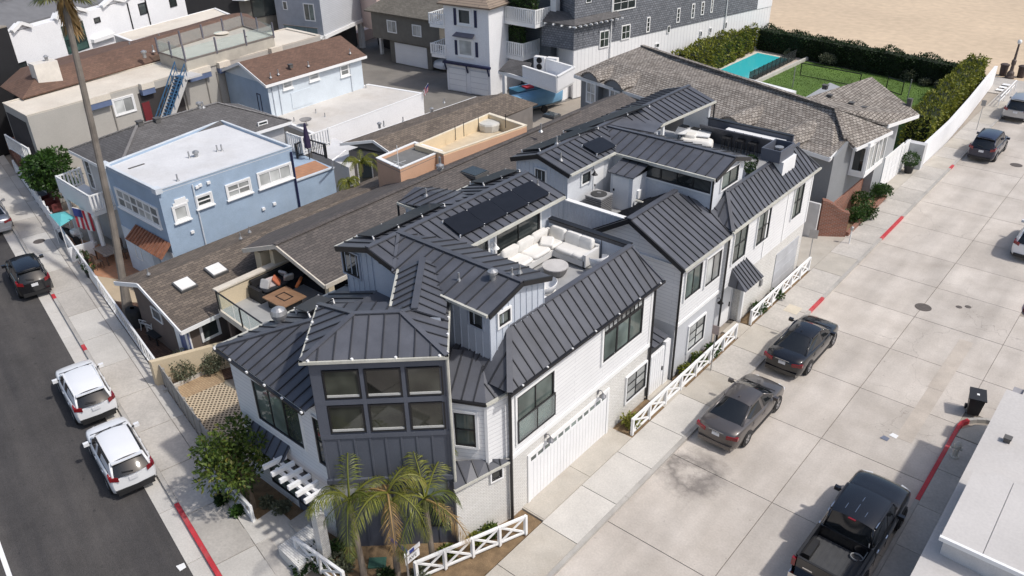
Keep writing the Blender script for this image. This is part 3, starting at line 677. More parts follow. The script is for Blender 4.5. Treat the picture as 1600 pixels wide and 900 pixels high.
def solar(roof, p00, p10, p01, nx, ny, off=.12):
    """array of modules on a roof plane spanned by three corner points"""
    p00, p10, p01 = V(p00), V(p10), V(p01); n = (p10 - p00).cross(p01 - p00).normalized()
    if n.z < 0: n = -n
    for i in range(nx):
        for j in range(ny):
            a = p00 + (p10 - p00) * (i / nx + .001) + (p01 - p00) * (j / ny) + n * off
            du = (p10 - p00) * (1 / nx - .002); dv = (p01 - p00) * (1 / ny - .01)
            part('solar_panel', MB().slab([a, a + du, a + du + dv, a + dv], .04), SOLAR, roof)
    mb = MB()
    for i in range(nx + 1):
        for t in (0.04, .96):
            q = p00 + (p10 - p00) * (i / nx) + (p01 - p00) * t; mb.obox(q + n * off * .5, (.025, 0, 0), (0, .025, 0), n * off * .5)
    part('solar_feet', mb, TRIM, roof, kind='stuff')
def on(px, py, p0, p1, p2):
    n = (V(p1) - V(p0)).cross(V(p2) - V(p0)); d = FW * FPX + RT * (px - 800) - UP * (py - 450)
    return CAM + d * ((V(p0) - CAM).dot(n) / d.dot(n))
pr = ((-4.5, 0, ue - .03), (-4.5, 9, ue - .03), (uxr, 0, ur))
solar(rf, on(720, 372, *pr), on(858, 306, *pr), on(690, 348, *pr), 4, 1)
pl = ((ux0, 0, ue - .03), (ux0, 9, ue - .03), (uxr, 0, ur))
solar(rf, on(558, 372, *pl), on(668, 322, *pl), on(585, 374, *pl), 3, 1)
solar(rf, on(735, 288, *pl), on(790, 268, *pl), on(757, 290, *pl), 2, 1)
for q in ((692, 371),): pass
# glazed doors onto the deck
Wd = Wall((-5.0, 0), u=(0, 1, 0))
part('door_wall', MB().box(-5.03, -5.0, 3.3, 8.8, 6.0, ue - .1), GREYBLUE, H1)
window(H1, Wd, 3.75, 4.75, 6.36, 8.1, nx=1, fw=.08, trim=.1, name='deck_door'); window(H1, Wd, 5.25, 8.0, 6.36, 8.12, nx=2, fw=.1, trim=.1, name='deck_door')
sconce(H1, Wd, 5.0, 7.5, TRIM)
# small cross dormer on the far slope of U1
part('dormer_wall', MB().box(-9.4, -7.6, 4.6, 6.2, 6.2, 8.25), GREYBLUE, H1)
dr = part('dormer_roof', MB().box(-9.5, -7.7, 4.5, 6.3, 8.2, 8.24), BLACKM, H1)
seam_roof(dr, [(-9.6, 4.4, 8.25), (-9.6, 5.4, 8.6), (-6.9, 5.4, 8.78), (-7.3, 4.4, 8.6)], .45); seam_roof(dr, [(-9.6, 6.4, 8.25), (-9.6, 5.4, 8.6), (-6.9, 5.4, 8.78), (-7.3, 6.4, 8.6)], .45)
part('gutter', MB().bar((-9.65, 4.4, 8.2), (-7.8, 4.4, 8.2), .1, .1), GUTTER, dr); downpipe(H1, [(-9.62, 4.4, 8.2), (-9.62, 4.4, 5.5)], BLACKM)
# ---- cross gable with the little dormer windows (U2)
vy0, vy1, vyr, ve, vr = 0.02, 3.05, 1.6, 8.46, 8.9
part('cross_wall', MB().prism([(-0.78, vy0 + .15), (-0.78, vy1 - .1), (-6.3, vy1 - .1), (-6.3, vy0 + .15)], 5.6, ve - .03).face([(-.78, vy0 + .15, ve - .03), (-.78, vy1 - .1, ve - .03), (-.78, vyr, vr - .08)]), GREYBLUE, H1)
Wa = Wall((-5, vy0 + .15), u=(1, 0, 0)); Wb = Wall((-.78, vy0 + .15), u=(0, 1, 0))
battens(H1, Wb, 0, 2.78, 6.1, 8.4, GREYBLUE, .31, .035); battens(H1, Wa, 1.6, 4.2, 6.0, 8.38, GREYBLUE, .31, .035)
winpx(H1, Wa, (736, 505), (755, 484), trim=.06, tmat=MATS['blue_trim']); winpx(H1, Wb, (778, 511), (795, 480), trim=.07, pmat=GLASSG)
rf2 = part('cross_roof', MB().box(-6, -.9, vy0 + .1, vy1 - .05, ve - .06, ve - .03), BLACKM, H1)
seam_roof(rf2, [(-0.6, vy0 - .1, ve - .02), (-5.1, vy0 - .1, ve - .02), (-6.5, vyr, vr), (-0.6, vyr, vr)], .5)
seam_roof(rf2, [(-0.6, vy1 + .1, ve - .02), (-4.9, vy1 + .1, ve - .02), (-6.5, vyr, vr), (-0.6, vyr, vr)], .5)
part('ridge_cap', MB().bar((-6.5, vyr, vr + .03), (-.58, vyr, vr + .03), .2, .05), ROOFM, rf2)
part('valley_strip', MB().bar((-5.05, vy0 - .05, ve), (-6.45, vyr - .02, vr + .02), .12, .04), ROOFM, rf2)
for ya in (vy0 - .1, vy1 + .1): part('rake_board', MB().bar((-.57, ya, ve - .1), (-.57, vyr, vr - .06), .06, .18), BLACKM, rf2)
part('gutter', MB().bar((-.6, vy0 - .15, ve - .06), (-3.0, vy0 - .15, ve - .06), .1, .09), GUTTER, rf2)
for px, py, kd, s_ in ((717, 438, 0, .7), (770, 436, 1, .9), (800, 430, 0, .7), (812, 425, 0, .7), (840, 290, 0, .7), (666, 306, 0, .8)):
    vent(H1, on(px, py, (-.6, vy0, ve), (-5, vy0, ve), (-.6, vyr, vr)) if py > 400 else on(px, py, *pr) if px > 800 else on(px, py, (-9.6, 4.4, 8.25), (-9.6, 5.4, 8.6), (-6.9, 5.4, 8.78)), kd, s_)
# ---- tower
TA, TB = V((-3.64, -5.11, 0)), V((-0.44, -2.15, 0)); TC, TD = V((-2.81, .26, 0)), V((-5.91, -2.80, 0))
tu = (TB - TA).normalized(); ti = V((-tu.y, tu.x, 0))
tw = (TB - TA).length; tdp = 3.3
def TP(a, b, z): p = TA + tu * a + ti * b; return V((p.x, p.y, z))
part('tower_wall', MB().prism([TP(.18, .15, 0), TP(tw - .1, .15, 0), TP(tw - .1, tdp - .1, 0), TP(.18, tdp - .1, 0)], 0, 8.02), SLATEP, H1)
TW = Wall(TP(.18, .15, 0), u=tu); tww = tw - .28
rows = (((501, 621), (549, 579)), ((567, 618), (613, 576)), ((630, 615), (678, 573)), ((510, 670), (555, 628)), ((573, 667), (620, 626)), ((635, 664), (682, 624)))
for i, (ll, ur_) in enumerate(rows):
    (a, z0), (b, z1) = TW.at(*ll), TW.at(*ur_)
    col_ = i % 3; u0 = .36 + col_ * 1.27; row = i // 3
    z0, z1 = ((6.55, 7.62), (5.2, 6.27))[row]
    window(H1, TW, u0, u0 + 1.1, z0, z1, pmat=GLASSB, fw=.05)
    part('sill', TW.box(MB(), u0 + .03, u0 + 1.07, z0 + .05, z0 + .13, .0, .04), M('sill_grey', (.5, .5, .48), .5), H1)
for z0, z1 in ((4.95, 5.12), (6.31, 6.5), (7.67, 7.95)): part('tower_rail', TW.box(MB(), 0, tww, z0, z1, 0, .045), SLATEP, H1)
for u in (.0, .22, 1.46 + .02, 2.74, 3.96 - .04):
    if u < tww - .1: part('tower_stile', TW.box(MB(), u, u + (.22 if u in (0,) else .12), 5.12, 7.67, 0, .04), SLATEP, H1)
battens(H1, TW, 0.05, tww - .05, 3.25, 4.95, SLATEP, .52, .06); battens(H1, TW, 0.05, tww - .05, 0.1, 2.3, SLATEP, .52, .06)
part('tower_belt', TW.box(MB(), -.03, tww + .03, 3.08, 3.25, 0, .1), SLATEP, H1)
for i in range(4): window(H1, TW, .12 + i * .98, 1.02 + i * .98, 2.3, 3.06, fmat=SLATEP, pmat=GLASSW if i < 2 else GLASSG, fw=.05)
window(H1, TW, 2.9, 3.75, .9, 2.1, pmat=GLASS)
ts = Wall(TP(tw - .1, .15, 0), u=ti); battens(H1, ts, .05, 3, 3, 8, SLATEP, .5, .05)
tl = Wall(TP(.18, tdp - .1, 0), u=-ti); battens(H1, tl, .05, 3, 5.5, 8, SLATEP, .5, .05)
te, tr = 8.08, 8.66
e0, e1, e2, e3 = TP(0, 0, te), TP(tw, 0, te), TP(tw, tdp, te), TP(0, tdp, te)
r0, r1 = TP(1.45, tdp / 2, tr), TP(tw - 1.45, tdp / 2, tr)
rt = part('tower_roof', MB().prism([TP(.1, .1, 0), TP(tw - .1, .1, 0), TP(tw - .1, tdp - .1, 0), TP(.1, tdp - .1, 0)], te - .1, te - .06), SLATEP, H1)
seam_roof(rt, [e0, e1, r1, r0], .47); seam_roof(rt, [e1, e2, r1], .45); seam_roof(rt, [e3, e0, r0], .45); seam_roof(rt, [e2, e3, r0, r1], .47)
for a, b in ((r0, r1), (e0, r0), (e1, r1), (e2, r1), (e3, r0)): part('ridge_cap', MB().bar(a + V((0, 0, .035)), b + V((0, 0, .035)), .17, .04), ROOFM, rt)
for a, b in ((e0, e1), (e1, e2), (e3, e0)): part('gutter', MB().bar(a + (a - b).normalized() * .05 - V((0, 0, .06)), b + (b - a).normalized() * .05 - V((0, 0, .06)), .11, .1), GUTTER, rt)
part('gutter_clips', (lambda m_: ([m_.obox(a + (b - a) * t_ + V((0, 0, .01)), (.035, 0, 0), (0, .035, 0), (0, 0, .03)) for a, b in ((e0, e1), (e1, e2), (e3, e0)) for t_ in (.05, .35, .65, .95)], m_)[1])(MB()), TRIM, rt, kind='stuff')
downpipe(H1, [TP(tw, .05, 8), TP(tw - .02, .1, .1)], GUTTER, .05)
# neck joining the tower to the cross gable
n0, n1 = V((-2.45, -1.5, 8.62)), V((-4.35, .75, 8.86)); nd = (n1 - n0).normalized(); ns_ = V((nd.y, -nd.x, 0)).normalized()
seam_roof(rt, [n0, n1, n1 + ns_ * .95 - V((0, 0, .36)), n0 + ns_ * .95 - V((0, 0, .36)) + nd * .0], .4)
seam_roof(rt, [n0, n1, n1 - ns_ * .85 - V((0, 0, .36)), n0 - ns_ * .85 - V((0, 0, .36))], .4)
part('ridge_cap', MB().bar(n0 + V((0, 0, .04)), n1 + V((0, 0, .04)), .22, .05), ROOFM, rt)
part('neck_wall', MB().prism([n0 + ns_ * .8, n1 + ns_ * .8, n1 - ns_ * .7, n0 - ns_ * .7], 6, 8.3), GREYBLUE, H1)
part('gutter', MB().bar(n0 - ns_ * .88 - V((0, 0, .4)), n1 - ns_ * .88 - V((0, 0, .4)), .1, .09), GUTTER, rt)
# ---- left wing
LW = Wall((-9.05, -4.6), u=(1, 0, 0))
part('wing_wall', MB().prism([(-9.05, -4.6), (-3.4, -4.6), (-3.0, -2), (-4.9, .4), (-9.05, .4)], 0, 5.95), SIDING, H1)
le = 5.98
lr = part('wing_roof', MB().prism([(-9.3, -4.75), (-4.1, -4.95), (-4.1, .2), (-9.2, .4)], le - .1, le - .04), BLACKM, H1)
pk = V((-6.3, -1.8, 7.1))
seam_roof(lr, [(-9.38, -4.8, le), (-4.0, -5.05, le), (-3.6, -2.1, 7.1), pk], .43)
seam_roof(lr, [(-9.38, -4.8, le), (-9.15, .4, le), (-6.3, .4, 7.1), pk], .43)
seam_roof(lr, [pk, (-3.3, -2.1, 7.1), (-4.2, .3, 7.1), (-6.3, .4, 7.1)], .6)
part('hip_cap', MB().bar((-9.36, -4.78, le + .04), pk + V((0, 0, .04)), .2, .05), ROOFM, lr)
part('gutter', MB().bar((-9.42, -4.87, le - .05), (-4.0, -5.13, le - .05), .1, .1), BLACKM, lr); part('gutter', MB().bar((-9.44, -4.85, le - .04), (-9.2, .4, le - .04), .1, .1), GUTTER, lr)
part('gutter_clips', (lambda m_: ([m_.obox(V((-9.42, -4.9, le + .03)).lerp(V((-3.4, -5.2, le + .03)), t_), (.04, 0, 0), (0, .03, 0), (0, 0, .03)) for t_ in (0.02, .19, .37, .55, .72, .9)], m_)[1])(MB()), TRIM, lr, kind='stuff')
vent(H1, on(438, 503, (-9.38, -4.8, le), (-9.15, .4, le), pk), 2, 1.15)
solar(lr, on(463, 490, (-9.38, -4.8, le), (-9.15, .4, le), pk), on(500, 470, (-9.38, -4.8, le), (-9.15, .4, le), pk), on(486, 498, (-9.38, -4.8, le), (-9.15, .4, le), pk), 1, 1, .25)
a, b = LW.at(384, 636), LW.at(435, 633)
window(H1, LW, 1.35, 4.0, 3.55, 5.3, nx=3, ny=1, fw=.07, mw=.05, pmat=GLASSG, trim=.05)
window(H1, LW, 4.75, 5.6, 3.4, 5.4, nx=1, ny=2, fw=.07, trim=.05)
window(H1, LW, 1.3, 3.9, .5, 2.35, nx=3, fw=.08, pmat=GLASSG)
aw = part('awning', MB().slab([(-8.3, -4.6, 3.1), (-6.1, -4.6, 3.1), (-6.1, -5.1, 2.55), (-8.3, -5.1, 2.55)], .06), SLATEP, H1)
for i in range(6): part('awning_seam', MB().bar((-8.25 + i * .42, -4.62, 3.12), (-8.25 + i * .42, -5.1, 2.58), .03, .04), SEAM_SHADE_JOINT, aw)
for i in range(3): part('bracket', MB().bar((-8.1 + i * .95, -4.62, 2.2), (-8.1 + i * .95, -5.05, 2.55), .05, .07), SLATEP, aw)
door_ = part('front_door', LW.box(LW.box(LW.box(MB(), 2.9, 2.98, .1, 2.4, 0, .06), 3.9, 3.98, .1, 2.4, 0, .06), 2.98, 3.9, .1, 2.32, 0, .03), SLATEP, H1)
part('handle', LW.box(MB(), 3.78, 3.82, .9, 1.3, .03, .09), GUTTER, door_)
part('stoop_wall', MB().prism([P(505, 828), P(540, 800), P(560, 812), P(528, 842)], 0, .75), BRICKW, H1)
# white pergola over the entrance
pz = 2.7
pg = part('pergola', MB().bar(P(428, 716, pz - .16), P(512, 782, pz - .16), .12, .16), TRIM, H1)
part('pergola_rail', MB().bar(P(432, 733, pz - .17), P(507, 793, pz - .17), .1, .14), TRIM, pg)
for i in range(7):
    part('pergola_beam', MB().bar(P(447 + 12.5 * i, 713 + 10 * i, pz), P(411 + 13 * i, 731 + 10.6 * i, pz), .12, .16), TRIM, pg)
q = P(495, 800, pz - .2); part('pergola_post', MB().obox((q.x, q.y, 1.25), (.16, 0, 0), (0, .16, 0), (0, 0, 1.22)), BRICKW, pg)
# ---- recessed bay between tower and garage
part('bay_wall', MB().prism([(-2.4, -.2), (-1.25, -1.45), (-.12, -.82), (.1, .2), (-1.5, .6)], 2.9, 5.72), SIDING, H1)
br = part('bay_roof', MB().prism([(-2.3, -.2), (-1.2, -1.45), (-.1, -.85), (.12, .1), (-1.3, .4)], 5.62, 5.7), BLACKM, H1)
seam_roof(br, [(-1.35, -1.62, 5.75), (-.05, -.95, 5.75), (-1.3, .3, 6.5), (-2.6, -.35, 6.5)], .42)
seam_roof(br, [(-.05, -.95, 5.75), (.12, .2, 5.75), (-1.3, .3, 6.5)], .42)
part('gutter', MB().bar((-1.4, -1.68, 5.7), (0, -1.0, 5.7), .09, .09), BLACKM, br); part('gutter', MB().bar((0, -1.0, 5.7), (.16, .2, 5.7), .09, .09), GUTTER, br)
WB = Wall((-1.25, -1.45), (-.12, -.82)); window(H1, WB, .16, .88, 3.75, 5.15, trim=.09, ny=2, pmat=GLASSG)
part('corner_boards', WB.box(WB.box(MB(), 0, .1, 2.9, 5.65, 0, .05), 1.19, 1.29, 2.9, 5.65, 0, .05), TRIM, H1)
seam_roof(br, [(-1.1, -1.7, 3.2), (-.3, -2.35, 2.88), (.22, -.05, 2.88), (-.1, -.7, 3.2)], .42)
part('gutter', MB().bar((-.3, -2.37, 2.84), (.24, -.05, 2.84), .08, .08), GUTTER, br)
WC = Wall((-.42, -2.2), (XW, -.02)); winpx(H1, WC, (767, 752), (783, 730), trim=.05, pmat=GLASS)
# side wall towards the neighbour
part('rear_wall', MB().prism([(-9.0, .4), (-4.9, .4), (-4.9, 8.85), (-8.9, 8.85)], 0, 6.0), SIDING, H1)
seam_roof(lr, [(-9.2, .4, le), (-9.1, 9.0, le), (-8.0, 9.0, 6.3), (-8.0, .4, 6.3)], .5)
# ================================================================ second white house in the row
H2 = thing('row_house', 'white house behind the gate with front gable, clerestory and bar roof deck', 'house', (-4, 17, 0))
RX = 0.3
R_ = Wall((RX, 10.8), u=(0, 1, 0))
def ry(px, py): u, z = R_.at(px, py); return u + 10.8, z
part('ground_wall', MB().prism([(RX - .03, 10.8), (RX - .03, 14.7), (-9, 14.7), (-9, 10.8)], 0, 2.9), M('pale_grey_stucco', (0.50, 0.51, 0.53), .85, .05, .8, bump=.2), H2)
part('ground_wall', MB().prism([(RX + .12, 17.2), (RX + .12, 24.1), (-9, 24.1), (-9, 17.2)], 0, 2.9), BRICKW, H2)
part('entry_wall', MB().prism([(RX - .35, 14.7), (RX - .35, 17.2), (-9, 17.2), (-9, 14.7)], 0, 2.9), MATS['pale_grey_stucco'], H2)
part('upper_wall', MB().prism([(RX, 10.8), (RX, 14.75), (-4.4, 14.75), (-4.4, 10.8)], 2.9, 5.9).face([(RX, 10.8, 5.9), (-4.4, 10.8, 5.9), (-2.15, 10.8, 7.25)]), SIDING, H2)
part('street_siding', R_.box(MB(), .0, 3.95, 2.95, 5.9, 0, .025), SIDING, H2)
part('upper_wall', MB().prism([(RX + .14, 14.75), (RX + .14, 24.1), (-9, 24.1), (-9, 14.75)], 2.9, 6.05), SIDING, H2)
Q_ = Wall((RX + .14, 14.75), u=(0, 1, 0))
part('belt_course', R_.box(MB(), -.02, 3.95, 2.82, 2.98, 0, .06), TRIM, H2)
for u in (0, 1.95, 4.0, 6.3, 9.25): part('corner_board', Q_.box(MB(), u, u + .14, 2.95, 6.0, 0, .03), TRIM, H2)
part('frieze', Q_.box(MB(), 0, 9.35, 5.82, 6.02, 0, .035), TRIM, H2)
winpx(H2, Wall((RX + .025, 10.8), u=(0, 1, 0)), (1067, 470), (1097, 407), nx=2, fw=.07, pmat=GLASSG, trim=.06); winpx(H2, Wall((RX + .025, 10.8), u=(0, 1, 0)), (1099, 449), (1127, 388), nx=2, fw=.07, pmat=GLASSW, trim=.06)
winpx(H2, Wall((RX - .03, 10.8), u=(0, 1, 0)), (1072, 549), (1101, 490), nx=2, ny=3, fw=.06, mw=.03, pmat=GLASSW, trim=.08)
for ll, ur in (((1141, 414), (1169, 346)), ((1178, 386), (1205, 322)), ((1234, 344), (1257, 284))):
    winpx(H2, Q_, ll, ur, nx=2, ny=2, fw=.06, mw=.05, pmat=GLASSG, trim=.05)
# entrance: door, canopy, side wall
WE = Wall((RX - .35, 14.7), u=(0, 1, 0))
dd = part('entry_door', WE.box(MB(), 1.2, 2.1, .1, 2.35, 0, .05), WHITE, H2)
part('handle', WE.box(MB(), 1.98, 2.02, 1.0, 1.25, .05, .1), BLACKM, dd)
cn = part('entry_canopy', MB().box(RX, RX + .95, 15.4, 17.1, 2.86, 2.92), TRIM, H2)
seam_roof(cn, [(RX + 1.05, 15.3, 2.92), (RX + 1.05, 17.2, 2.92), (RX + .1, 17.0, 3.75), (RX + .1, 15.5, 3.75)], .28)
seam_roof(cn, [(RX + 1.05, 15.3, 2.92), (RX + .1, 15.5, 3.75), (RX + .1, 15.3, 2.92)], .4)
part('canopy_post', MB().box(RX + .1, RX + .25, 17.0, 17.15, .1, 2.9), TRIM, H2)
wg = Wall((RX + .12, 17.2), u=(0, 1, 0))
g2 = part('side_garage_door', wg.box(MB(), 3.6, 6.4, .1, 2.3, 0, .02), M('grey_door', (.45, .46, .48), .5), H2)
for i in range(4): part('door_rail', wg.box(MB(), 3.6, 6.4, .1 + i * .55, .62 + i * .55, .02, .035), MATS['grey_door'], g2)
part('meter_box', wg.box(MB(), 1.9, 2.1, 1.2, 1.55, 0, .1), M('meter_grey', (.2, .2, .2), .5), H2)
sconce(H2, WE, .6, 2.0, BLACKM); downpipe(H2, [(RX + .06, 10.78, 5.9), (RX + .06, 10.78, .1)], BLACKM, .05); downpipe(H2, [(RX + .2, 14.7, 6), (RX + .2, 14.7, .1)], BLACKM, .05)
# ---- front gable roof
gz, gr_ = 5.92, 7.4
g = part('gable_roof', MB().box(-4.5, RX + .1, 10.7, 14.6, gz - .12, gz - .08), TRIM, H2)
seam_roof(g, [(RX + .3, 10.5, gz), (RX + .3, 14.65, gz), (-2.15, 14.2, gr_), (-2.15, 10.5, gr_)], .4)
seam_roof(g, [(-4.6, 10.5, gz), (-4.6, 14.9, gz), (-2.15, 14.2, gr_), (-2.15, 10.5, gr_)], .3)
part('ridge_cap', MB().bar((-2.15, 10.45, gr_ + .03), (-2.15, 14.3, gr_ + .03), .26, .05), ROOFM, g)
for xa in (RX + .33, -4.6): part('rake_board', MB().bar((xa, 10.48, gz - .1), (-2.15, 10.48, gr_ - .09), .08, .2), BLACKM, g)
part('gutter', MB().bar((RX + .36, 10.45, gz - .04), (RX + .36, 14.5, gz - .04), .1, .1), GUTTER, g)
# cricket between gable and clerestory wall
seam_roof(g, [(-2.15, 14.2, gr_), (RX + .3, 14.6, gz), (RX + .3, 15.4, 6.1), (-.6, 15.3, 6.6)], .4)
# ---- mansard slope
m2 = part('street_roof', MB().box(-0.4, RX + .3, 14.7, 24.1, 5.98, 6.03), TRIM, H2)
ex = 0.66; ez2 = 6.06; tz2 = 7.2; tx2 = -0.5
seam_roof(m2, [(ex, 14.6, ez2), (ex, 24.2, ez2), (tx2, 23.5, tz2), (tx2, 16.0, tz2)], .4)
seam_roof(m2, [(ex, 14.6, ez2), (tx2, 16.0, tz2), (-.7, 14.9, 6.4)], .4)
seam_roof(m2, [(ex, 24.2, ez2), (tx2, 23.5, tz2), (-6, 23.5, tz2), (-6, 24.2, ez2)], .5)
part('ridge_cap', MB().bar((tx2, 15.95, tz2 + .03), (tx2, 23.5, tz2 + .03), .18, .05), ROOFM, m2); part('hip_cap', MB().bar((ex, 14.6, ez2 + .04), (tx2, 16, tz2 + .03), .16, .05), ROOFM, m2)
part('hip_cap', MB().bar((ex, 24.2, ez2 + .04), (tx2, 23.5, tz2 + .03), .12, .05), ROOFM, m2)
part('gutter', MB().bar((ex + .05, 14.5, ez2 - .03), (ex + .05, 24.25, ez2 - .03), .1, .1), GUTTER, m2)
# ---- service court with condenser
part('court_floor', MB().box(-5.9, -2.0, 11.2, 15.0, 5.9, 6.05), MATS['grey_deck'], H2)
part('court_parapet', MB().box(-5.9, -2.6, 11.05, 11.2, 5.6, 7.0), GREYB2, H2); part('court_cap', MB().box(-5.9, -2.6, 11.0, 11.25, 7.0, 7.06), TRIM, H2)
battens(H2, Wall((-5.9, 11.05), u=(1, 0, 0)), 0.1, 3.2, 5.9, 7.0, GREYB2, .2, .03)
# ---- upper wing along the lot (V1)
vx0, vxr, vx1, vez, vrz, vya, vyb = -9.05, -7.45, -5.65, 8.36, 8.84, 11.0, 19.2
part('tall_wall', MB().prism([(vx0 + .2, vya + .2), (vx1 - .25, vya + .2), (vx1 - .25, 18.8), (vx0 + .2, 18.8)], 5.6, vez - .05).face([(vx0 + .2, vya + .2, vez - .05), (vx1 - .25, vya + .2, vez - .05), (vxr, vya + .2, vrz - .08)]), GREYB2, H2)
WV = Wall((vx0 + .2, vya + .2), u=(1, 0, 0)); battens(H2, WV, 0, vx1 - vx0 - .45, 6, 8.28, GREYB2, .25, .03)
winpx(H2, WV, (838, 281), (853, 267), trim=.06)
WS = Wall((vx1 - .25, vya + .2), u=(0, 1, 0))
winpx(H2, WS, (908, 288), (921, 266), trim=.08)
cd_ = part('court_door', WS.box(MB(), 1.95, 2.75, 6.1, 8.1, 0, .05), WHITE, H2); part('handle', WS.box(MB(), 2.02, 2.06, 7.0, 7.1, .05, .1), BLACKM, cd_)
sconce(H2, WS, 1.75, 7.8, BLACKM)
vr1 = part('tall_roof', MB().box(vx0 + .1, vx1 - .1, vya + .35, vyb - .3, vez - .08, vez - .04), BLACKM, H2)
seam_roof(vr1, [(vx1, vya, vez), (vx1, 14.55, vez), (vxr, 16.35, vrz), (vxr, vya, vrz)], .43)
seam_roof(vr1, [(vx0, vya, vez), (vx0, vyb, vez), (vxr, vyb, vrz), (vxr, vya, vrz)], .43)
part('ridge_cap', MB().bar((vxr, vya - .03, vrz + .03), (vxr, 24.6, vrz + .03), .2, .05), ROOFM, vr1)
for xa in (vx0, vx1): part('rake_board', MB().bar((xa, vya - .03, vez - .1), (vxr, vya - .03, vrz - .07), .06, .2), BLACKM, vr1)
part('gutter', MB().bar((vx1 + .05, vya, vez - .06), (vx1 + .05, 14.5, vez - .06), .1, .1), GUTTER, vr1)
pv = ((vx1, vya, vez), (vx1, 14, vez), (vxr, vya, vrz))
solar(vr1, on(933, 244, *pv), on(962, 231, *pv), on(908, 229, *pv), 1, 1)
pv2 = ((vx0, vya, vez), (vx0, 14, vez), (vxr, vya, vrz))
solar(vr1, on(815, 238, *pv2), on(905, 204, *pv2), on(845, 236, *pv2), 3, 1); solar(vr1, on(880, 208, *pv2), on(985, 170, *pv2), on(910, 206, *pv2), 3, 1)
for q in ((876, 250), (870, 225)): vent(H2, on(*q, *pv), 0, .9)
# ---- clerestory cross wing (W)
wy0, wy1, wyr, wez, wrz, wx = 14.6, 17.9, 16.35, 8.3, 8.75, -0.45
part('clerestory_wall', MB().prism([(wx - .2, wy0 + .2), (wx - .2, wy1 - .15), (-7, wy1 - .15), (-7, wy0 + .2)], 5.9, wez - .04).face([(wx - .2, wy0 + .2, wez - .04), (wx - .2, wy1 - .15, wez - .04), (wx - .2, wyr, wrz - .08)]), GREYB2, H2)
WK = Wall((-5.9, wy0 + .2), u=(1, 0, 0))
a, b = WK.at(1002, 279), WK.at(1108, 283)
window(H2, WK, a[0] + .15, b[0] + .15, 7.45, 8.05, nx=4, fw=.06, mw=.05, trim=.07)
WG = Wall((wx - .2, wy0 + .2), u=(0, 1, 0)); window(H2, WG, .75, 2.35, 7.35, 8.15, nx=2, fw=.06, pmat=GLASSG, trim=.06)
wr = part('clerestory_roof', MB().box(-6, wx - .3, wy0 + .1, wy1 - .1, wez - .07, wez - .03), BLACKM, H2)
seam_roof(wr, [(wx, wy0, wez), (vx1, wy0, wez), (vxr, wyr, wrz), (wx, wyr, wrz)], .5)
seam_roof(wr, [(wx, wy1, wez), (-6.0, wy1, wez), (vxr, wyr, wrz), (wx, wyr, wrz)], .5)
part('ridge_cap', MB().bar((vxr, wyr, wrz + .03), (wx + .02, wyr, wrz + .03), .18, .05), ROOFM, wr)
part('gutter', MB().bar((wx, wy0 - .05, wez - .06), (vx1, wy0 - .05, wez - .06), .1, .1), GUTTER, wr)
for ya in (wy0, wy1): part('rake_board', MB().bar((wx + .03, ya, wez - .1), (wx + .03, wyr, wrz - .07), .06, .18), BLACKM, wr)
downpipe(H2, [(wx - .15, wy0 + .12, 8.2), (wx - .15, wy0 + .12, 6.4)], BLACKM)
# utility closet in the court
part('closet_wall', MB().box(-5.2, -4.0, 13.6, 14.85, 6.0, 7.75), GREYB2, H2)
cl = part('closet_roof', MB().box(-5.25, -3.95, 13.55, 14.8, 7.75, 7.78), BLACKM, H2)
seam_roof(cl, [(-5.3, 13.45, 7.8), (-3.9, 13.45, 7.8), (-3.9, 14.8, 8.1), (-5.3, 14.8, 8.1)], .45)
WCl = Wall((-5.2, 13.6), u=(1, 0, 0)); c2_ = part('closet_door', WCl.box(MB(), .15, 1.0, 6.05, 7.65, 0, .04), WHITE, H2); part('handle', WCl.box(MB(), .2, .26, 6.9, 7.0, .04, .09), BLACKM, c2_)
part('meter_box', MB().box(-4.0, -3.9, 14.0, 14.25, 6.6, 7.0), TRIM, H2)
part('flue_pipe', MB().tube([(-3.9, 13.8, 6.6), (-3.6, 13.9, 6.55), (-3.45, 13.6, 6.3), (-4.0, 12.6, 6.2)], .07, 8), GUTTER, H2)
# ---- covered terrace roof and roof deck with the bar
tr0 = part('terrace_roof', MB().prism([(-9, 18.8), (-6.2, 18.8), (-6.0, 24.5), (-8.9, 24.5)], 8.2, 8.26), TRIM, H2)
seam_roof(tr0, [(-6.05, 18.9, 8.32), (-5.75, 24.5, 8.32), (vxr, 24.6, vrz), (vxr, 17.6, vrz)], .48)
seam_roof(tr0, [(vx0, 19.2, vez), (vx0, 24.6, vez), (vxr, 24.6, vrz), (vxr, 19.2, vrz)], .48)
part('gutter', MB().bar((-6.0, 18.9, 8.26), (-5.7, 24.5, 8.26), .1, .1), GUTTER, tr0)
part('terrace_flat_roof', MB().slab([(-7.45, 16.5, 8.8), (-5.6, 17.9, 8.36), (-5.95, 19.4, 8.36), (-7.45, 18.2, 8.82)], .05), ROOFM, tr0)
part('terrace_wall', MB().box(-7.4, -5.9, 24.2, 24.4, 6, 8.2), GREYB2, H2); part('terrace_post', MB().box(-6.15, -6.0, 19.5, 19.65, 6, 8.25), TRIM, H2)
downpipe(H2, [(-5.75, 24.5, 8.2), (-5.75, 24.5, 6.2)], BLACKM)
part('deck_floor', MB().box(-9, tx2 - .05, 17.8, 24.4, 5.95, 6.08), MATS['grey_deck'], H2)
part('deck_parapet', MB().box(-6.0, -1.0, 24.25, 24.4, 6.0, 7.35), SLATEP, H2); part('parapet_cap', MB().box(-6.0, -1.0, 24.2, 24.45, 7.35, 7.4), BLACKM, H2)
part('deck_parapet', MB().box(tx2 - .14, tx2 - .06, 17.8, 24.2, 6.0, 7.15), SLATEP, H2)
part('bar_counter', MB().box(-4.6, -1.3, 23.75, 24.2, 7.05, 7.13), TRIM, H2)
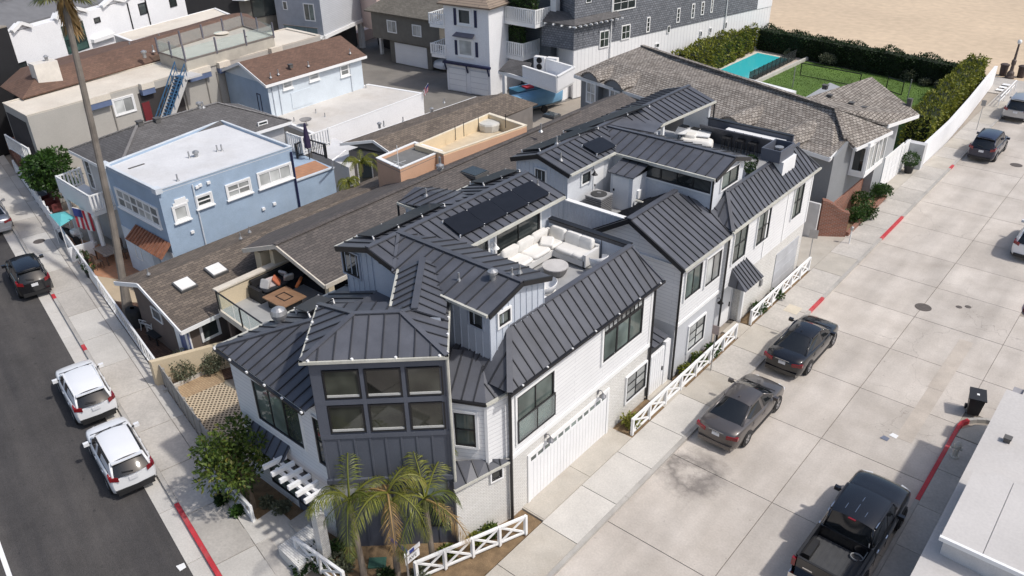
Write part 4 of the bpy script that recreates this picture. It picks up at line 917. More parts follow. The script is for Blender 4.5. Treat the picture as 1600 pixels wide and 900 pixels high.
# ---- chimney box on the slope
part('chimney_base', MB().box(-0.75, .12, 20.6, 22.1, 6.3, 7.3), WHITE, H2)
ch = part('chimney_shroud', MB().box(-1.0, .0, 20.35, 20.42, 7.3, 7.9), SLATEP, H2)
for bx_ in ((-1.0, .0, 21.9, 21.97), (-1.0, -.93, 20.42, 21.9), (-.07, .0, 20.42, 21.9)): part('shroud_panel', MB().box(*bx_, 7.3, 7.9), SLATEP, ch)
part('shroud_floor', MB().box(-.93, -.07, 20.42, 21.9, 7.3, 7.4), BLACKM, ch)
part('flue_cap', MB().lathe((-.45, 21.2, 7.4), [(.16, 0), (.16, .3), (.22, .32), (.22, .42), (.02, .45)], 10), MATS['galvanised'], ch)
# gate between the two houses
gt = thing('side_gate', 'white garden gate with grey canopy closing the gap between the two white houses', 'gate', (.2, 9.8, 0))
part('gate_leaf', MB().box(.12, .2, 9.05, 10.2, .1, 2.2), WHITE, gt); part('gate_post', MB().box(.1, .25, 10.2, 10.6, .1, 2.35), WHITE, gt)
for i in range(6): part('board', MB().box(.2, .222, 9.1 + i * .18, 9.26 + i * .18, .15, 2.15), WHITE, gt)
rr = part('gate_roof', MB().box(-.9, .35, 8.95, 10.0, 2.75, 2.8), SLATEP, gt); seam_roof(rr, [(.4, 8.95, 2.82), (.4, 10.1, 2.82), (-.9, 10.1, 3.1), (-.9, 8.95, 3.1)], .4)
part('handle', MB().box(.2, .27, 10.02, 10.06, 1.0, 1.2), BLACKM, gt)
# ================================================================ neighbouring houses
SH_BR = bricks('brown_grey_shingle', (0.19, 0.155, 0.125), (0.115, 0.095, 0.08), (0.07, 0.06, 0.05), 0.30, 0.15, 0.012, 0.92, bump=.5, var=.16, vscale=.7)
SH_DK = bricks('dark_shingle', (0.135, 0.118, 0.108), (0.095, 0.085, 0.08), (0.055, 0.05, 0.048), 0.34, 0.15, 0.012, 0.92, bump=.5, var=.12)
SH_BW = bricks('red_brown_shingle', (0.175, 0.105, 0.078), (0.13, 0.082, 0.062), (0.09, 0.06, 0.045), 0.30, 0.14, 0.008, 0.92, bump=.35, var=.12)
SH_GY = bricks('grey_shingle', (0.135, 0.13, 0.13), (0.105, 0.10, 0.10), (0.07, 0.068, 0.068), 0.34, 0.15, 0.01, 0.92, bump=.45, var=.1)
SH_OL = bricks('olive_grey_shingle', (0.18, 0.165, 0.14), (0.13, 0.12, 0.10), (0.09, 0.08, 0.07), 0.32, 0.15, 0.01, 0.92, bump=.45, var=.15)
SHAKE = bricks('weathered_shake', (0.36, 0.325, 0.285), (0.215, 0.188, 0.162), (0.085, 0.072, 0.062), 0.26, 0.20, 0.022, 0.92, bump=.8, var=.22, vscale=1.2, dist=.04, spots=(0.46, 0.425, 0.38))
BRICKR = bricks('red_brick', (0.32, 0.115, 0.07), (0.22, 0.08, 0.05), (0.30, 0.24, 0.20), 0.26, 0.085, 0.014, 0.9, bump=.7, var=.2)
PAVE = bricks('brown_brick_paving', (0.15, 0.085, 0.06), (0.10, 0.06, 0.045), (0.06, 0.045, 0.035), 0.22, 0.11, 0.01, 0.9, bump=.5, var=.25)
PAVET = bricks('terracotta_paving', (0.46, 0.235, 0.135), (0.40, 0.20, 0.115), (0.30, 0.2, 0.14), 0.3, 0.3, 0.012, 0.85, bump=.3, var=.15, offset=0.0)
PAVER = bricks('sand_pavers', (0.44, 0.32, 0.20), (0.36, 0.25, 0.155), (0.26, 0.19, 0.12), 0.2, 0.1, 0.01, 0.9, bump=.4, var=.15)
BLUEST = M('blue_stucco', (0.325, 0.42, 0.535), 0.85, .1, .9, bump=.35, bscale=45, fine=.06, dirt=.35, dirtcol=(0.40, .48, .57))
GREYST = M('grey_stucco', (0.42, 0.40, 0.365), 0.88, .05, .8, bump=.25, bscale=60, dirt=.12, dirtcol=(.33, .31, .28))
LGREY = M('light_grey_wall', (0.50, 0.49, 0.475), .85, .05, .8, bump=.2)
WHITEST = M('white_stucco', (0.80, 0.80, 0.81), .85, .035, .6, bump=.2)
FLATW = M('white_flat_roof', (0.63, 0.63, 0.635), .85, .08, .5, fine=.05, dirt=.55, dirtcol=(.48, .46, .43))
FLATC = M('cream_flat_roof', (0.66, 0.60, 0.51), .9, .08, .4, fine=.06, dirt=.5, dirtcol=(.42, .34, .26))
NAVY = M('navy_paint', (0.012, 0.016, 0.06), .5)
SIDINGB = bricks('dark_grey_lap', (0.15, 0.165, 0.18), (0.14, 0.155, 0.17), (0.09, 0.1, 0.11), 4, .2, .012, .6, bump=.4, var=.06)
GHWALL = M('grey_house_paint', (0.225, 0.235, 0.245), .7, .05, .7)
SHING_W = bricks('grey_wall_shingle', (0.23, 0.24, 0.265), (0.155, 0.165, 0.185), (0.085, 0.09, 0.10), .3, .2, .02, .8, bump=.8, var=.12)
BATW = bricks('white_board_wall', (0.80, 0.80, 0.80), (0.78, 0.78, 0.78), (0.55, .55, .56), .45, 50., .02, .6, bump=.5, var=.03, offset=0)
RUST = M('clay_tile', (0.25, 0.11, 0.065), .8, .3, 4)

def fl(p): return (p[0], p[1])
def gable(house, a, b, c, ze, zr, mat, over=.3, fascia=TRIM, wall=None, z0=0.0, th=.12, t=.5):
    """a,b = eave corners of the near gable end (left, right seen from the front), c = far corner behind b; ridge above the line at share t"""
    a, b, c = V((a[0], a[1], 0)), V((b[0], b[1], 0)), V((c[0], c[1], 0)); d = a + (c - b)
    f = (c - b).normalized(); s = (b - a).normalized()
    if wall:
        r0 = a + (b - a) * t; r1 = d + (c - d) * t
        part('wall', MB().prism([a, b, c, d], z0, ze), wall, house)
        part('gable_wall', MB().slab([V((a.x, a.y, ze)), V((b.x, b.y, ze)), V((r0.x, r0.y, zr - .05))], .1, up=False), wall, house)
    A, B, C, D = a - s * over - f * over, b + s * over - f * over, c + s * over + f * over, d - s * over + f * over
    r0 = A + (B - A) * t; r1 = D + (C - D) * t
    z = lambda p, h: V((p.x, p.y, h))
    rf = part('roof', MB().slab([z(B, ze), z(C, ze), z(r1, zr), z(r0, zr)], th).slab([z(A, ze), z(r0, zr), z(r1, zr), z(D, ze)], th), mat, house)
    for p, q in ((z(A, ze), z(r0, zr)), (z(r0, zr), z(B, ze)), (z(B, ze), z(C, ze)), (z(A, ze), z(D, ze))):
        part('fascia', MB().bar(p - V((0, 0, .1)), q - V((0, 0, .1)), .05, .2), fascia, rf)
    return rf
def flatblock(house, poly, z, wall, roofm, par=.3, th=.2, z0=0.0, cap=None, name='wall'):
    poly = [V((p[0], p[1], 0)) for p in poly]
    part(name, MB().prism(poly, z0, z - par), wall, house)
    part('flat_roof', MB().prism(poly, z - par + .002, z - par + .03), roofm, house)
    n = len(poly); cen = sum(poly, V((0, 0, 0))) / n
    for i in range(n):
        a, b = poly[i], poly[(i + 1) % n]; ai, bi = a.lerp(cen, th / (a - cen).length * 1.3), b.lerp(cen, th / (b - cen).length * 1.3)
        part('parapet', MB().prism([a, b, bi, ai], z - par + .03, z - .05), wall, house); part('parapet_cap', MB().prism([a + (a - cen).normalized() * .04, b + (b - cen).normalized() * .04, bi, ai], z - .05, z), cap or wall, house)
def skylight(house, p, sx=.5, sy=.5, h=.14, mat=None, n=(0, 0, 1), u=(1, 0, 0)):
    p = V(p); n = V(n).normalized(); u = V(u).normalized(); v = n.cross(u)
    s_ = part('skylight', MB().obox(p + n * h / 2, u * sx, v * sy, n * h / 2), M('skylight_frame', (.10, .10, .10), .5), house)
    part('pane', MB().obox(p + n * (h + .02), u * (sx - .06), v * (sy - .06), n * .02), mat or M('skylight_dome', (.78, .76, .72), .35), s_)

# ---------------------------------------------------------------- blue stucco house
HB = thing('blue_house', 'two storey blue stucco house with flat white roof and clay tile awning', 'house', (-26, 5, 0))
bz = 6.3
A_, B_, C_, D_ = P(163, 257, bz), P(245, 297, bz), P(455, 228, bz), P(345, 187, bz)
flatblock(HB, [A_, B_, C_, D_], bz, BLUEST, FLATW, par=.2, th=.12, cap=M('pale_blue_cap', (.58, .62, .66), .8))
for q in (A_, B_): part('corner_pier', MB().obox((q.x, q.y, bz - .02), (.22, 0, 0), (0, .18, 0), (0, 0, .14)), M('pale_blue_cap', (.52, .58, .64)), HB)
BW = Wall(A_, B_); BR = Wall(B_, C_)
u0, z0 = BW.at(183, 318); u1, z1 = BW.at(246, 332)
window(HB, BW, .6, 5.0, 4.1, 5.15, nx=6, ny=2, fmat=TRIM, pmat=GLASSW, fw=.08, mw=.09, trim=.05, sill=True)
part('white_base', BW.box(MB(), 0, 5.5, 0, 2.75, -.01, .03), M('pale_blue_paint', (.62, .67, .72), .8), HB)
aw = part('tile_awning', MB().slab([BW.pt(2.1, 3.35, .02), BW.pt(5.5, 3.35, .02), BW.pt(5.6, 2.75, .75), BW.pt(2.0, 2.75, .75)], .1), RUST, HB)
for i in range(13): part('tile', MB().bar(BW.pt(2.1 + i * .28, 3.38, .04), BW.pt(2.05 + i * .285, 2.78, .76), .13, .09), RUST, aw)
dB = part('door', BW.box(MB(), 3.1, 3.9, .1, 2.2, .03, .08), M('door_grey', (.40, .45, .5), .6), HB); part('handle', BW.box(MB(), 3.2, 3.26, 1.0, 1.1, .08, .13), BLACKM, dB)
window(HB, BW, 1.0, 1.7, 1.0, 2.1, fmat=TRIM, fw=.07)
for ll, ur, nx, ny, pm in (((275, 346), (290, 318), 1, 1, GLASSW), ((309, 324), (328, 301), 1, 2, GLASS), ((357, 310), (388, 279), 2, 2, GLASSW), ((406, 293), (452, 255), 3, 1, GLASSW)):
    winpx(HB, BR, ll, ur, nx=nx, ny=ny, fmat=TRIM, pmat=pm, fw=.07, mw=.06, trim=.08, sill=True)
u, z = BR.at(282, 318); part('arched_head', (lambda m_: ([BR.box(m_, u - .42 + .0, u - .42 + .84, z - .02, z + .12, 0, .06), BR.box(m_, u - .3, u + .3, z + .12, z + .3, 0, .06)], m_)[1])(MB()), TRIM, HB)
for q in ((307, 292), (312, 289), (325, 285), (300, 362), (428, 318), (411, 326)): u, z = BR.at(*q); part('wall_vent', BR.box(MB(), u - .09, u + .09, z - .07, z + .07, 0, .1), TRIM, HB)
u, z = BR.at(300, 290); downpipe(HB, [BR.pt(u, 6, .05), BR.pt(u, 2, .05)], MATS['pale_blue_cap'], .04); u, z = BR.at(454, 240); downpipe(HB, [BR.pt(u, 6, .07), BR.pt(u, 2, .07)], NAVY, .06)
for q, k in (((296, 247), 0), ((307, 245), 1), ((340, 237), 0), ((347, 236), 0), ((278, 283), 0)): vent(HB, P(*q, bz - .18), k, .9)
part('roof_pipe', MB().bar(P(201, 265, bz - .2), P(226, 257, bz - .2), .12, .12), MATS['vent_dark'], HB)
b0, b1 = P(457, 285, 3.6), P(521, 262, 3.6)
part('rear_wing', MB().prism([b0, b1, b1 + V((-4.5, .3, 0)), b0 + V((-4.5, .3, 0))], 0, 3.6), BLUEST, HB); part('wing_cap', MB().bar(b0 + V((0, 0, .03)), b1 + V((0, 0, .03)), .2, .07), MATS['pale_blue_cap'], HB)
part('terrace_floor', MB().prism([b0 + V((-.2, .2, 0)), b1 + V((-.2, -.2, 0)), b1 + V((-1.8, 0, 0)), b0 + V((-1.8, 0, 0))], 3.6, 3.64), PAVET, HB)
part('pipe_rail', MB().tube([P(462, 305, 2.6), P(518, 277, 2.6), P(520, 250, 4.6), P(540, 235, 4.6)], .05, 6), TRIM, HB)
railing(HB, [P(465, 247, 3.65), P(482, 238, 3.65), P(510, 247, 3.65)], .9, BLACKM, sp=.16, bw=.03)
um = thing('folded_umbrella', 'folded dark purple parasol on the blue house terrace', 'umbrella', P(484, 249, 3.64))
part('pole', MB().tube([P(484, 249, 3.64), P(484, 249, 3.64) + V((0, 0, 2.3))], .03, 6), BLACKM, um); part('canopy', MB().lathe(P(484, 249, 3.64), [(.22, .8), (.2, 1.3), (.12, 1.9), (.06, 2.3), (.01, 2.4)], 8), M('purple_cloth', (.03, .02, .06), .8), um)

# ---------------------------------------------------------------- long shingled house with covered deck
HL = thing('long_house', 'long low brown house with dark shingle roof, two skylights and a covered deck', 'house', (-16, 8, 0))
r_ = P(214, 443, 3.5); e_ = P(282, 518, 2.62); l_ = P(178, 440, 2.95)
yb = 15.0
RL = part('front_roof', MB().slab([e_, (e_.x, yb, 2.62), (r_.x, yb, 3.5), r_], .1).slab([r_, (r_.x, yb, 3.5), (l_.x, yb, 2.95), l_], .1), SH_BR, HL)
for p, q in ((l_, r_), (r_, e_), (e_, V((e_.x, 0.2, 2.62)))): part('fascia', MB().bar(p - V((0, 0, .1)), q - V((0, 0, .1)), .06, .2), TRIM, RL)
part('front_wall', MB().prism([(l_.x + .4, -2.0), (e_.x - .45, -2.3), (e_.x - .45, 12), (l_.x + .4, 12)], 0, 2.6).face([(l_.x + .4, -2.0, 2.6), (e_.x - .45, -2.3, 2.6), (r_.x, -2.2, 3.35)]), M('brown_wall', (.13, .10, .085), .85), HL)
FWl = Wall((l_.x + .4, -2.0), (e_.x - .45, -2.3))
window(HL, FWl, 1.7, 2.7, 1.5, 2.15, fmat=TRIM, fw=.05); dL = part('door', FWl.box(FWl.box(MB(), 4.6, 5.4, .1, 2.15, 0, .04), 4.45, 4.6, .1, 2.25, 0, .06), M('blue_door', (.12, .15, .3), .5), HL); part('shutter', FWl.box(MB(), 4.0, 4.4, .15, 2.15, 0, .05), TRIM, HL)
SWl = Wall((e_.x - .45, -2.3), u=(0, 1, 0)); window(HL, SWl, .6, 1.6, 1.3, 2.3, fmat=TRIM, fw=.12)
part('corner_post', MB().box(e_.x - .55, e_.x - .38, -2.38, -2.2, 0, 2.55), TRIM, HL)
rn = (V((e_.x, 5, 2.62)) - V((r_.x, 5, 3.5))).cross(V((0, 1, 0))); rn = -rn if rn.z < 0 else rn
for q in ((289, 447), (338, 424)): skylight(HL, on(*q, e_, (e_.x, yb, 2.62), r_), .42, .42, n=rn, u=V((e_.x, 0, 2.62)) - V((r_.x, 0, 3.5)))
for q in ((232, 428), (376, 372), (390, 362)): vent(HL, on(*q, e_, (e_.x, yb, 2.62), r_), 0, .7)
# upper part
zr, zl, zrt = 5.4, 3.85, 4.4
ML = part('main_roof', MB().slab([(-15.45, 1.95, zr), (-15.68, 15, zr), (-17.4, 15, 4.72), (-17.4, 12.5, 4.72), (-19.6, 12.5, zl), (-19.6, 4.2, zl), (-18.0, 1.75, 4.46)], .12).slab([(-15.68, 15, zr), (-15.95, 31, zr), (-17.4, 31, 4.75), (-17.4, 15, 4.72)], .12).slab([(-12.25, 2.05, zrt), (-12.3, 31, zrt), (-15.95, 31, zr), (-15.45, 1.95, zr)], .12), SH_DK, HL)
k = 60
for i in range(k): y_ = 2.1 + i * .4; x_ = -15.46 - .5 * (y_ - 1.95) / 29; part('ridge_tile', MB().obox((x_, y_, zr + .035), (.13, 0, 0), (0, .19, .012), (0, 0, .02)), SH_DK, ML)
for p, q in (((-18.0, 1.73, 4.36), (-15.45, 1.93, 5.3)), ((-15.45, 1.93, 5.3), (-12.25, 2.03, 4.3)), ((-12.22, 2.05, 4.3), (-12.22, 6, 4.3))): part('fascia', MB().bar(p, q, .07, .2), M('tan_trim', (.62, .56, .47), .7), ML)
skylight(HL, on(741, 273, (-12.3, 2, zrt), (-12.3, 9, zrt), (-15.8, 9, zr)), .6, .55, .2, GLASS); 
for q, kd in (((688, 268), 1), ((845, 205), 0)): vent(HL, on(*q, (-19.6, 4, zl), (-19.6, 9, zl), (-15.7, 9, zr)), kd, 1.1)
pd = ((-19.6, 4, zl), (-19.6, 9, zl), (-15.7, 9, zr))
skylight(HL, on(862, 183, *pd), .5, .4, .2, GLASS)
part('main_wall', MB().prism([(-17.2, 4.3), (-12.7, 4.3), (-12.7, 30.5), (-17.2, 30.5)], 0, 4.4), STUCCO_T, HL)
part('deck_back_wall', MB().prism([(-16.3, 4.0), (-12.4, 4.0), (-12.4, 4.3), (-16.3, 4.3)], 3.0, 4.4).face([(-16.3, 4.0, 4.4), (-12.4, 4.0, 4.4), (-15.5, 4.0, 5.2)]), STUCCO_T, HL)
d0, d1 = P(345, 478, 3.0), P(425, 520, 3.0)
part('deck_slab', MB().prism([(-16.3, -.85), (-12.2, -1.15), (-12.2, 4.1), (-16.3, 4.1)], 2.75, 3.0), M('deck_grey', (.36, .36, .35), .8, .1), HL)
part('deck_edge', MB().bar((-16.35, -.9, 2.85), (-12.2, -1.2, 2.85), .1, .3), MATS['tan_trim'], HL)
part('deck_wall', MB().box(-16.42, -16.2, -.85, 4.1, 2.75, 3.95), STUCCO_T, HL); part('deck_wall_cap', MB().box(-16.5, -16.12, -.92, 4.1, 3.95, 4.03), MATS['tan_trim'], HL)
part('deck_column', MB().box(-17.4, -16.9, 1.95, 2.45, 2.6, 4.5), STUCCO_T, HL); part('deck_column', MB().box(-12.5, -12.2, 2.2, 2.5, 2.9, 4.35), STUCCO_T, HL)
part('deck_side_wall', MB().box(-16.5, -16.2, 2.2, 4.2, 3.9, 4.75), STUCCO_T, HL)
for x_ in (-16.2, -14.2, -12.3): part('railing_post', MB().box(x_ - .025, x_ + .025, -.98 - (x_ + 16.3) * .07, -.93 - (x_ + 16.3) * .07, 3, 3.95), BLACKM, HL)
gr = part('glass_railing', MB().bar((-16.3, -.92, 3.96), (-12.2, -1.2, 3.96), .06, .04), BLACKM, HL)
for i in range(3): part('pane', MB().bar((-16.15 + i * 1.33, -.93 - i * .09, 3.5), (-14.9 + i * 1.33, -1.02 - i * .09, 3.5), .012, .84), MATS['clear_glass'], gr)
for x_, y_ in ((-16.0, -.7), (-12.5, -.9), (-16.0, 2.5)): part('deck_post', MB().box(x_ - .09, x_ + .09, y_ - .09, y_ + .09, 0, 2.75), M('brown_wall', (.1, .1, .1)), HL)
# boundary wall
bw = P(243, 603, 0); single('boundary_wall', MB().prism([bw, bw + V((.25, 0, 0)), (bw.x + 3.6, 4, 0), (bw.x + 3.35, 4, 0)], 0, 1.4), STUCCO_T, 'tan stucco garden wall between brick patio and lattice pavers', 'wall')
struct('brick_patio', MB().prism([LP(11.6, 2.1), LP(21.5, 2.1), (-22, 1), (-13.5, 1)], -.02, .06), PAVE)
struct('sand_patio', MB().prism([LP(21.5, 2.1), LP(26.5, 2.1), (-23.2, 1), (-22, 1)], -.02, .065), M('tan_patio', (.50, .40, .28), .9, .08, .8))
struct('terracotta_patio', MB().prism([LP(25.2, 2.1), LP(32, 2.1), (-30, 2), (-23, 2)], -.02, .07), PAVET)

# ---------------------------------------------------------------- shingled house with stucco roof decks
H8 = thing('decked_house', 'brown shingle house with tan and orange stucco roof decks', 'house', (-24, 22, 0))
z4 = 4.1
a, b = P(531, 224, 3.75), P(620, 246, 3.2); r0, r1 = P(582, 219, z4), P(790, 146, z4)
RS = part('roof', MB().slab([b, b + (r1 - r0) * 1.1, r1, r0], .12).slab([a, r0, r1, a + (r1 - r0)], .12), SH_BR, H8)
for p, q in ((a, r0), (r0, b), (a, a + (r1 - r0))): part('fascia', MB().bar(p - V((0, 0, .08)), q - V((0, 0, .08)), .06, .18), TRIM, RS)
part('wall', MB().prism([a + V((.3, .4, 0)), b + V((-.3, .4, 0)), b + (r1 - r0) * 1.05, a + (r1 - r0) * .98], 0, 3.2), M('grey_brown_wall', (.22, .20, .185), .85), H8)
Wg = Wall(a + V((.3, .4, 0)), b + V((-.3, .4, 0))); window(H8, Wg, .5, 1.6, .6, 2.6, fmat=TRIM); part('gable_wall', MB().slab([a + V((.3, .4, -.15)), b + V((-.3, .4, -.1)), r0 + V((0, .4, -.15))], .06, up=False), MATS['grey_brown_wall'], H8)
for q, kd in (((593, 198), 1), ((600, 196), 0), ((630, 190), 0), ((675, 175), 1), ((694, 160), 0)): vent(H8, on(*q, a, r0, r1), kd, .8)
ORS = M('orange_stucco', (.58, .36, .24), .9, .05, .8, bump=.2); CRS = M('cream_stucco', (.68, .56, .38), .9, .05, .8, bump=.2)
pz = 5.3
q = [P(588, 246, pz), P(625, 263, pz), P(691, 235, pz), P(648, 221, pz)]
flatblock(H8, q, pz, ORS, M('grey_felt', (.16, .16, .155), .9), par=.25, th=.18, cap=TRIM, name='deck_wall')
q = [P(648, 226, pz + .1), P(693, 240, pz + .1), P(823, 195, pz + .1), P(765, 176, pz + .1)]
flatblock(H8, q, pz + .1, CRS, M('tan_deck', (.55, .46, .33), .9), par=.85, th=.2, cap=M('cream_cap', (.74, .66, .52), .8), name='deck_wall')
part('lower_band', MB().prism([q[1] + V((.04, -.04, 0)), q[2] + V((.04, -.04, 0)), q[2] + V((-.3, 0, 0)), q[1] + V((-.3, 0, 0))], 2.6, pz - .02), ORS, H8)
sp = P(765, 202, 4.6); single('hot_tub', MB().lathe(sp, [(.7, 0), (.75, .4), (.7, .5), (.1, .55)], 10), M('spa_cover', (.55, .54, .5), .7), 'round covered grey tub on the tan stucco roof deck', 'hot tub')
for q_ in ((712, 219), (725, 213), (748, 205), (790, 200)): part('deck_lamp_post', MB().tube([P(*q_, pz - .3), P(*q_, pz - .3) + V((0, 0, .9))], .025, 5), BLACKM, H8)
vent(H8, P(688, 262, 5.1), 0, 1.5)
an = P(623, 262, pz); part('antenna', MB().tube([an, an + V((0, 0, 1.3))], .02, 5).tube([an + V((-.4, 0, .3)), an + V((.4, .2, .2))], .012, 4).tube([an + V((-.2, -.4, .2)), an + V((.3, .3, .4))], .012, 4), TRIM, H8)

# ---------------------------------------------------------------- flat garage block
H7 = thing('flat_garage', 'low white garage block with stained pale flat roof and flag', 'garage', (-35, 22, 0))
f7 = [P(425, 182, 3.05), P(490, 209, 3.05), P(661, 145, 3.05), P(575, 131, 3.05)]
flatblock(H7, f7, 3.05, WHITEST, M('grey_flat_roof', (.57, .54, .50), .9, .1, .5, fine=.06, dirt=.6, dirtcol=(.40, .35, .29)), par=.06, th=.2, cap=TRIM)
for q_ in ((494, 177), (508, 183), (460, 190), (572, 138)): vent(H7, P(*q_, 3.0), 0, .8)
W7 = Wall(f7[0], f7[1]); part('wall_panel', W7.box(MB(), .2, 5.2, .1, 2.8, 0, .02), GREYST, H7)
sk = P(479, 197, 3.0); ds = part('satellite_dish', MB().lathe(sk + V((0, 0, .35)), [(.1, 0), (.4, .1), (.45, .18), (.43, .18), (.05, .04)], 12), M('dish_grey', (.25, .24, .23), .5), H7); part('mast', MB().tube([sk, sk + V((0, 0, .4))], .03, 5), M('dish_grey', (.2, .2, .2)), H7)
part('cream_wing', MB().prism([P(487, 235, 2.4), P(545, 262, 2.4), P(570, 235, 2.4), P(520, 215, 2.4)], 0, 2.4), FLATW, H7)

# ---------------------------------------------------------------- pale blue cottage with brown roof
H6 = thing('pale_blue_house', 'pale blue house with red brown shingle roof beside the flat garage', 'house', (-40, 23, 0))
z6 = 5.6
b6, c6 = P(415, 133, z6), P(572, 87, z6); d6 = V((b6.x - 6.3, b6.y + .2, 0))
rf6 = gable(H6, d6 + V((.3, .3, 0)), b6 + V((-.3, .3, 0)), c6 + V((-.3, -.3, 0)), z6, 6.75, SH_BW, .35, TRIM, M('pale_blue_wall', (.60, .66, .71), .8, .06, .8, bump=.2))
W6 = Wall(b6 + V((-.3, .3, 0)), c6 + V((-.3, -.3, 0)))
for ll, ur, ny in (((443, 139), (454, 125), 2), ((484, 126), (496, 111), 2), ((533, 119), (543, 100), 2)): winpx(H6, W6, ll, ur, ny=ny, fmat=TRIM, pmat=GLASSW, fw=.06, trim=.08, sill=True)
for q_ in ((427, 155), (437, 152), (548, 120)): u, z = W6.at(*q_); downpipe(H6, [W6.pt(u, z6, .05), W6.pt(u, 3.0, .05)], MATS['pale_blue_cap'], .04)
u, z = W6.at(456, 160); u2, z2 = W6.at(485, 135); part('utility_chase', W6.box(MB(), u, u2, 3.2, 4.4, 0, .04), MATS['pale_blue_wall'], H6)
W6f = Wall(d6 + V((.3, .3, 0)), b6 + V((-.3, .3, 0))); window(H6, W6f, 4.1, 4.6, 3.0, 4.6, fmat=NAVY); part('blue_front', W6f.box(MB(), 0, 5.7, 0, z6 - .1, 0, .02), BLUEST, H6)
for q_, kd in (((423, 121), 0), ((435, 116), 0), ((454, 105), 3), ((482, 103), 0), ((547, 83), 0)): vent(H6, on(*q_, b6, c6, P(470, 80, 6.75)), kd, .8)

# ---------------------------------------------------------------- grey house with hip roof and white balcony
H4 = thing('balcony_house', 'grey house with dark hip roof and white street balcony', 'house', (-33, 8, 0))
z5 = 5.6
a4, b4, c4_ = P(107, 234, z5), P(150, 258, z5), P(440, 184, z5)
b4 = V((a4.x + 6.0, a4.y - .1, z5)); c4_ = V((b4.x + .2, c4_.y, z5)); d4 = V((a4.x + .2, c4_.y, z5))
m4 = (a4 + b4) / 2; k0, k1 = V((m4.x, a4.y + 3.0, 6.9)), V((m4.x, c4_.y - 3.0, 6.9))
part('wall', MB().prism([a4 + V((.4, .4, 0)), b4 + V((-.4, .4, 0)), c4_ + V((-.4, -.4, 0)), d4 + V((.4, -.4, 0))], 0, z5 - .02), LGREY, H4)
R4 = part('roof', MB().slab([a4, b4, k0], .12).slab([b4, c4_, k1, k0], .12).slab([c4_, d4, k1], .12).slab([d4, a4, k0, k1], .12), SH_GY, H4)
for p, q in ((a4, b4), (b4, c4_), (a4, d4), (c4_, d4)): part('fascia', MB().bar(p - V((0, 0, .1)), q - V((0, 0, .1)), .06, .18), TRIM, R4)
for p, q in ((a4, k0), (b4, k0), (k0, k1), (c4_, k1)):
    n_ = int((q - p).length / .4)
    for i in range(n_): c = p.lerp(q, (i + .5) / n_); part('ridge_tile', MB().bar(p.lerp(q, i / n_) + V((0, 0, .03)), p.lerp(q, (i + .92) / n_) + V((0, 0, .05)), .16, .03), M('pale_shingle', (.2, .19, .185), .9), R4)
W4 = Wall(a4 + V((.4, .4, 0)), b4 + V((-.4, .4, 0))); window(H4, W4, .35, 1.05, 3.3, 5.2, fmat=TRIM, ny=2, fw=.07); d4_ = part('balcony_door', W4.box(MB(), 2.6, 3.5, 3.0, 5.0, 0, .04), TRIM, H4)
f0, f1, f2, f3 = P(88, 276, 3.95), P(139, 307, 3.95), P(180, 294, 3.95), P(124, 263, 3.95)
for f_ in (f0, f1, f2, f3): f_.z = 2.95
part('balcony_floor', MB().prism([f0, f1, f2, f3], 2.7, 2.95), TRIM, H4)
railing(H4, [f3, f0, f1, f2], 1.0, TRIM, sp=.2, bw=.09)
part('balcony_panel', MB().bar(f0 + V((0, -.06, .47)), f1 + V((0, -.06, .47)), .03, .85), TRIM, H4)
by = 0
for x_, y_ in [fl(f0.lerp(f2, .08)), fl(f0.lerp(f1, .5) + V((0, .2, 0))), fl(f1.lerp(f3, .06))]: part('porch_column', MB().lathe((x_, y_, 0), [(.2, 0), (.2, .25), (.13, .3), (.11, 2.4), (.17, 2.6), (.17, 2.75)], 10), TRIM, H4)
W4r = Wall(b4 + V((-.4, .4, 0)), c4_ + V((-.4, -.4, 0))); winpx(H4, W4r, (404, 202), (417, 187), fmat=TRIM, ny=2)
part('rear_balcony', MB().prism([(c4_.x - .3, c4_.y - .3), (c4_.x + 1.2, c4_.y - .3), (c4_.x + 1.2, c4_.y + 1.8), (c4_.x - .3, c4_.y + 1.8)], 3.7, 3.85), TRIM, H4)
railing(H4, [(c4_.x - .3, c4_.y - .3, 3.85), (c4_.x + 1.2, c4_.y - .3, 3.85), (c4_.x + 1.2, c4_.y + 1.8, 3.85)], 1.0, TRIM, sp=.2, bw=.08)
for q_, kd in (((219, 195), 3), ((246, 190), 3), ((312, 168), 1), ((318, 168), 0)): vent(H4, on(*q_, b4, c4_, k0), kd, .9)

# ---------------------------------------------------------------- tan building with blue stair and roof deck
H5 = thing('stair_building', 'tan stucco building with blue outside stair, roof deck and brown shingle roof', 'building', (-46, 15, 0))
z6b = 6.2
a5, b5 = P(4, 160, z6b), P(41, 180, z6b); c5 = P(480, 50, z6b); c5 = V((b5.x - 2.5, c5.y, z6b)); e5 = V((a5.x - 3, c5.y, z6b))
flatblock(H5, [a5, b5, c5, e5], z6b, GREYST, FLATC, par=.12, th=.25, cap=FLATC)
W5 = Wall(b5, c5)
BLP = M('slate_blue_trim', (.12, .16, .27), .6); STB = M('stair_blue', (.05, .13, .24), .5)
winpx(H5, W5, (181, 181), (206, 148), fmat=TRIM, nx=2, pmat=GLASSW, fw=.1, trim=.06); winpx(H5, W5, (293, 121), (318, 109), fmat=TRIM, nx=2, fw=.08, trim=.05); winpx(H5, W5, (341, 107), (348, 99), fmat=TRIM, nx=2, trim=.08)
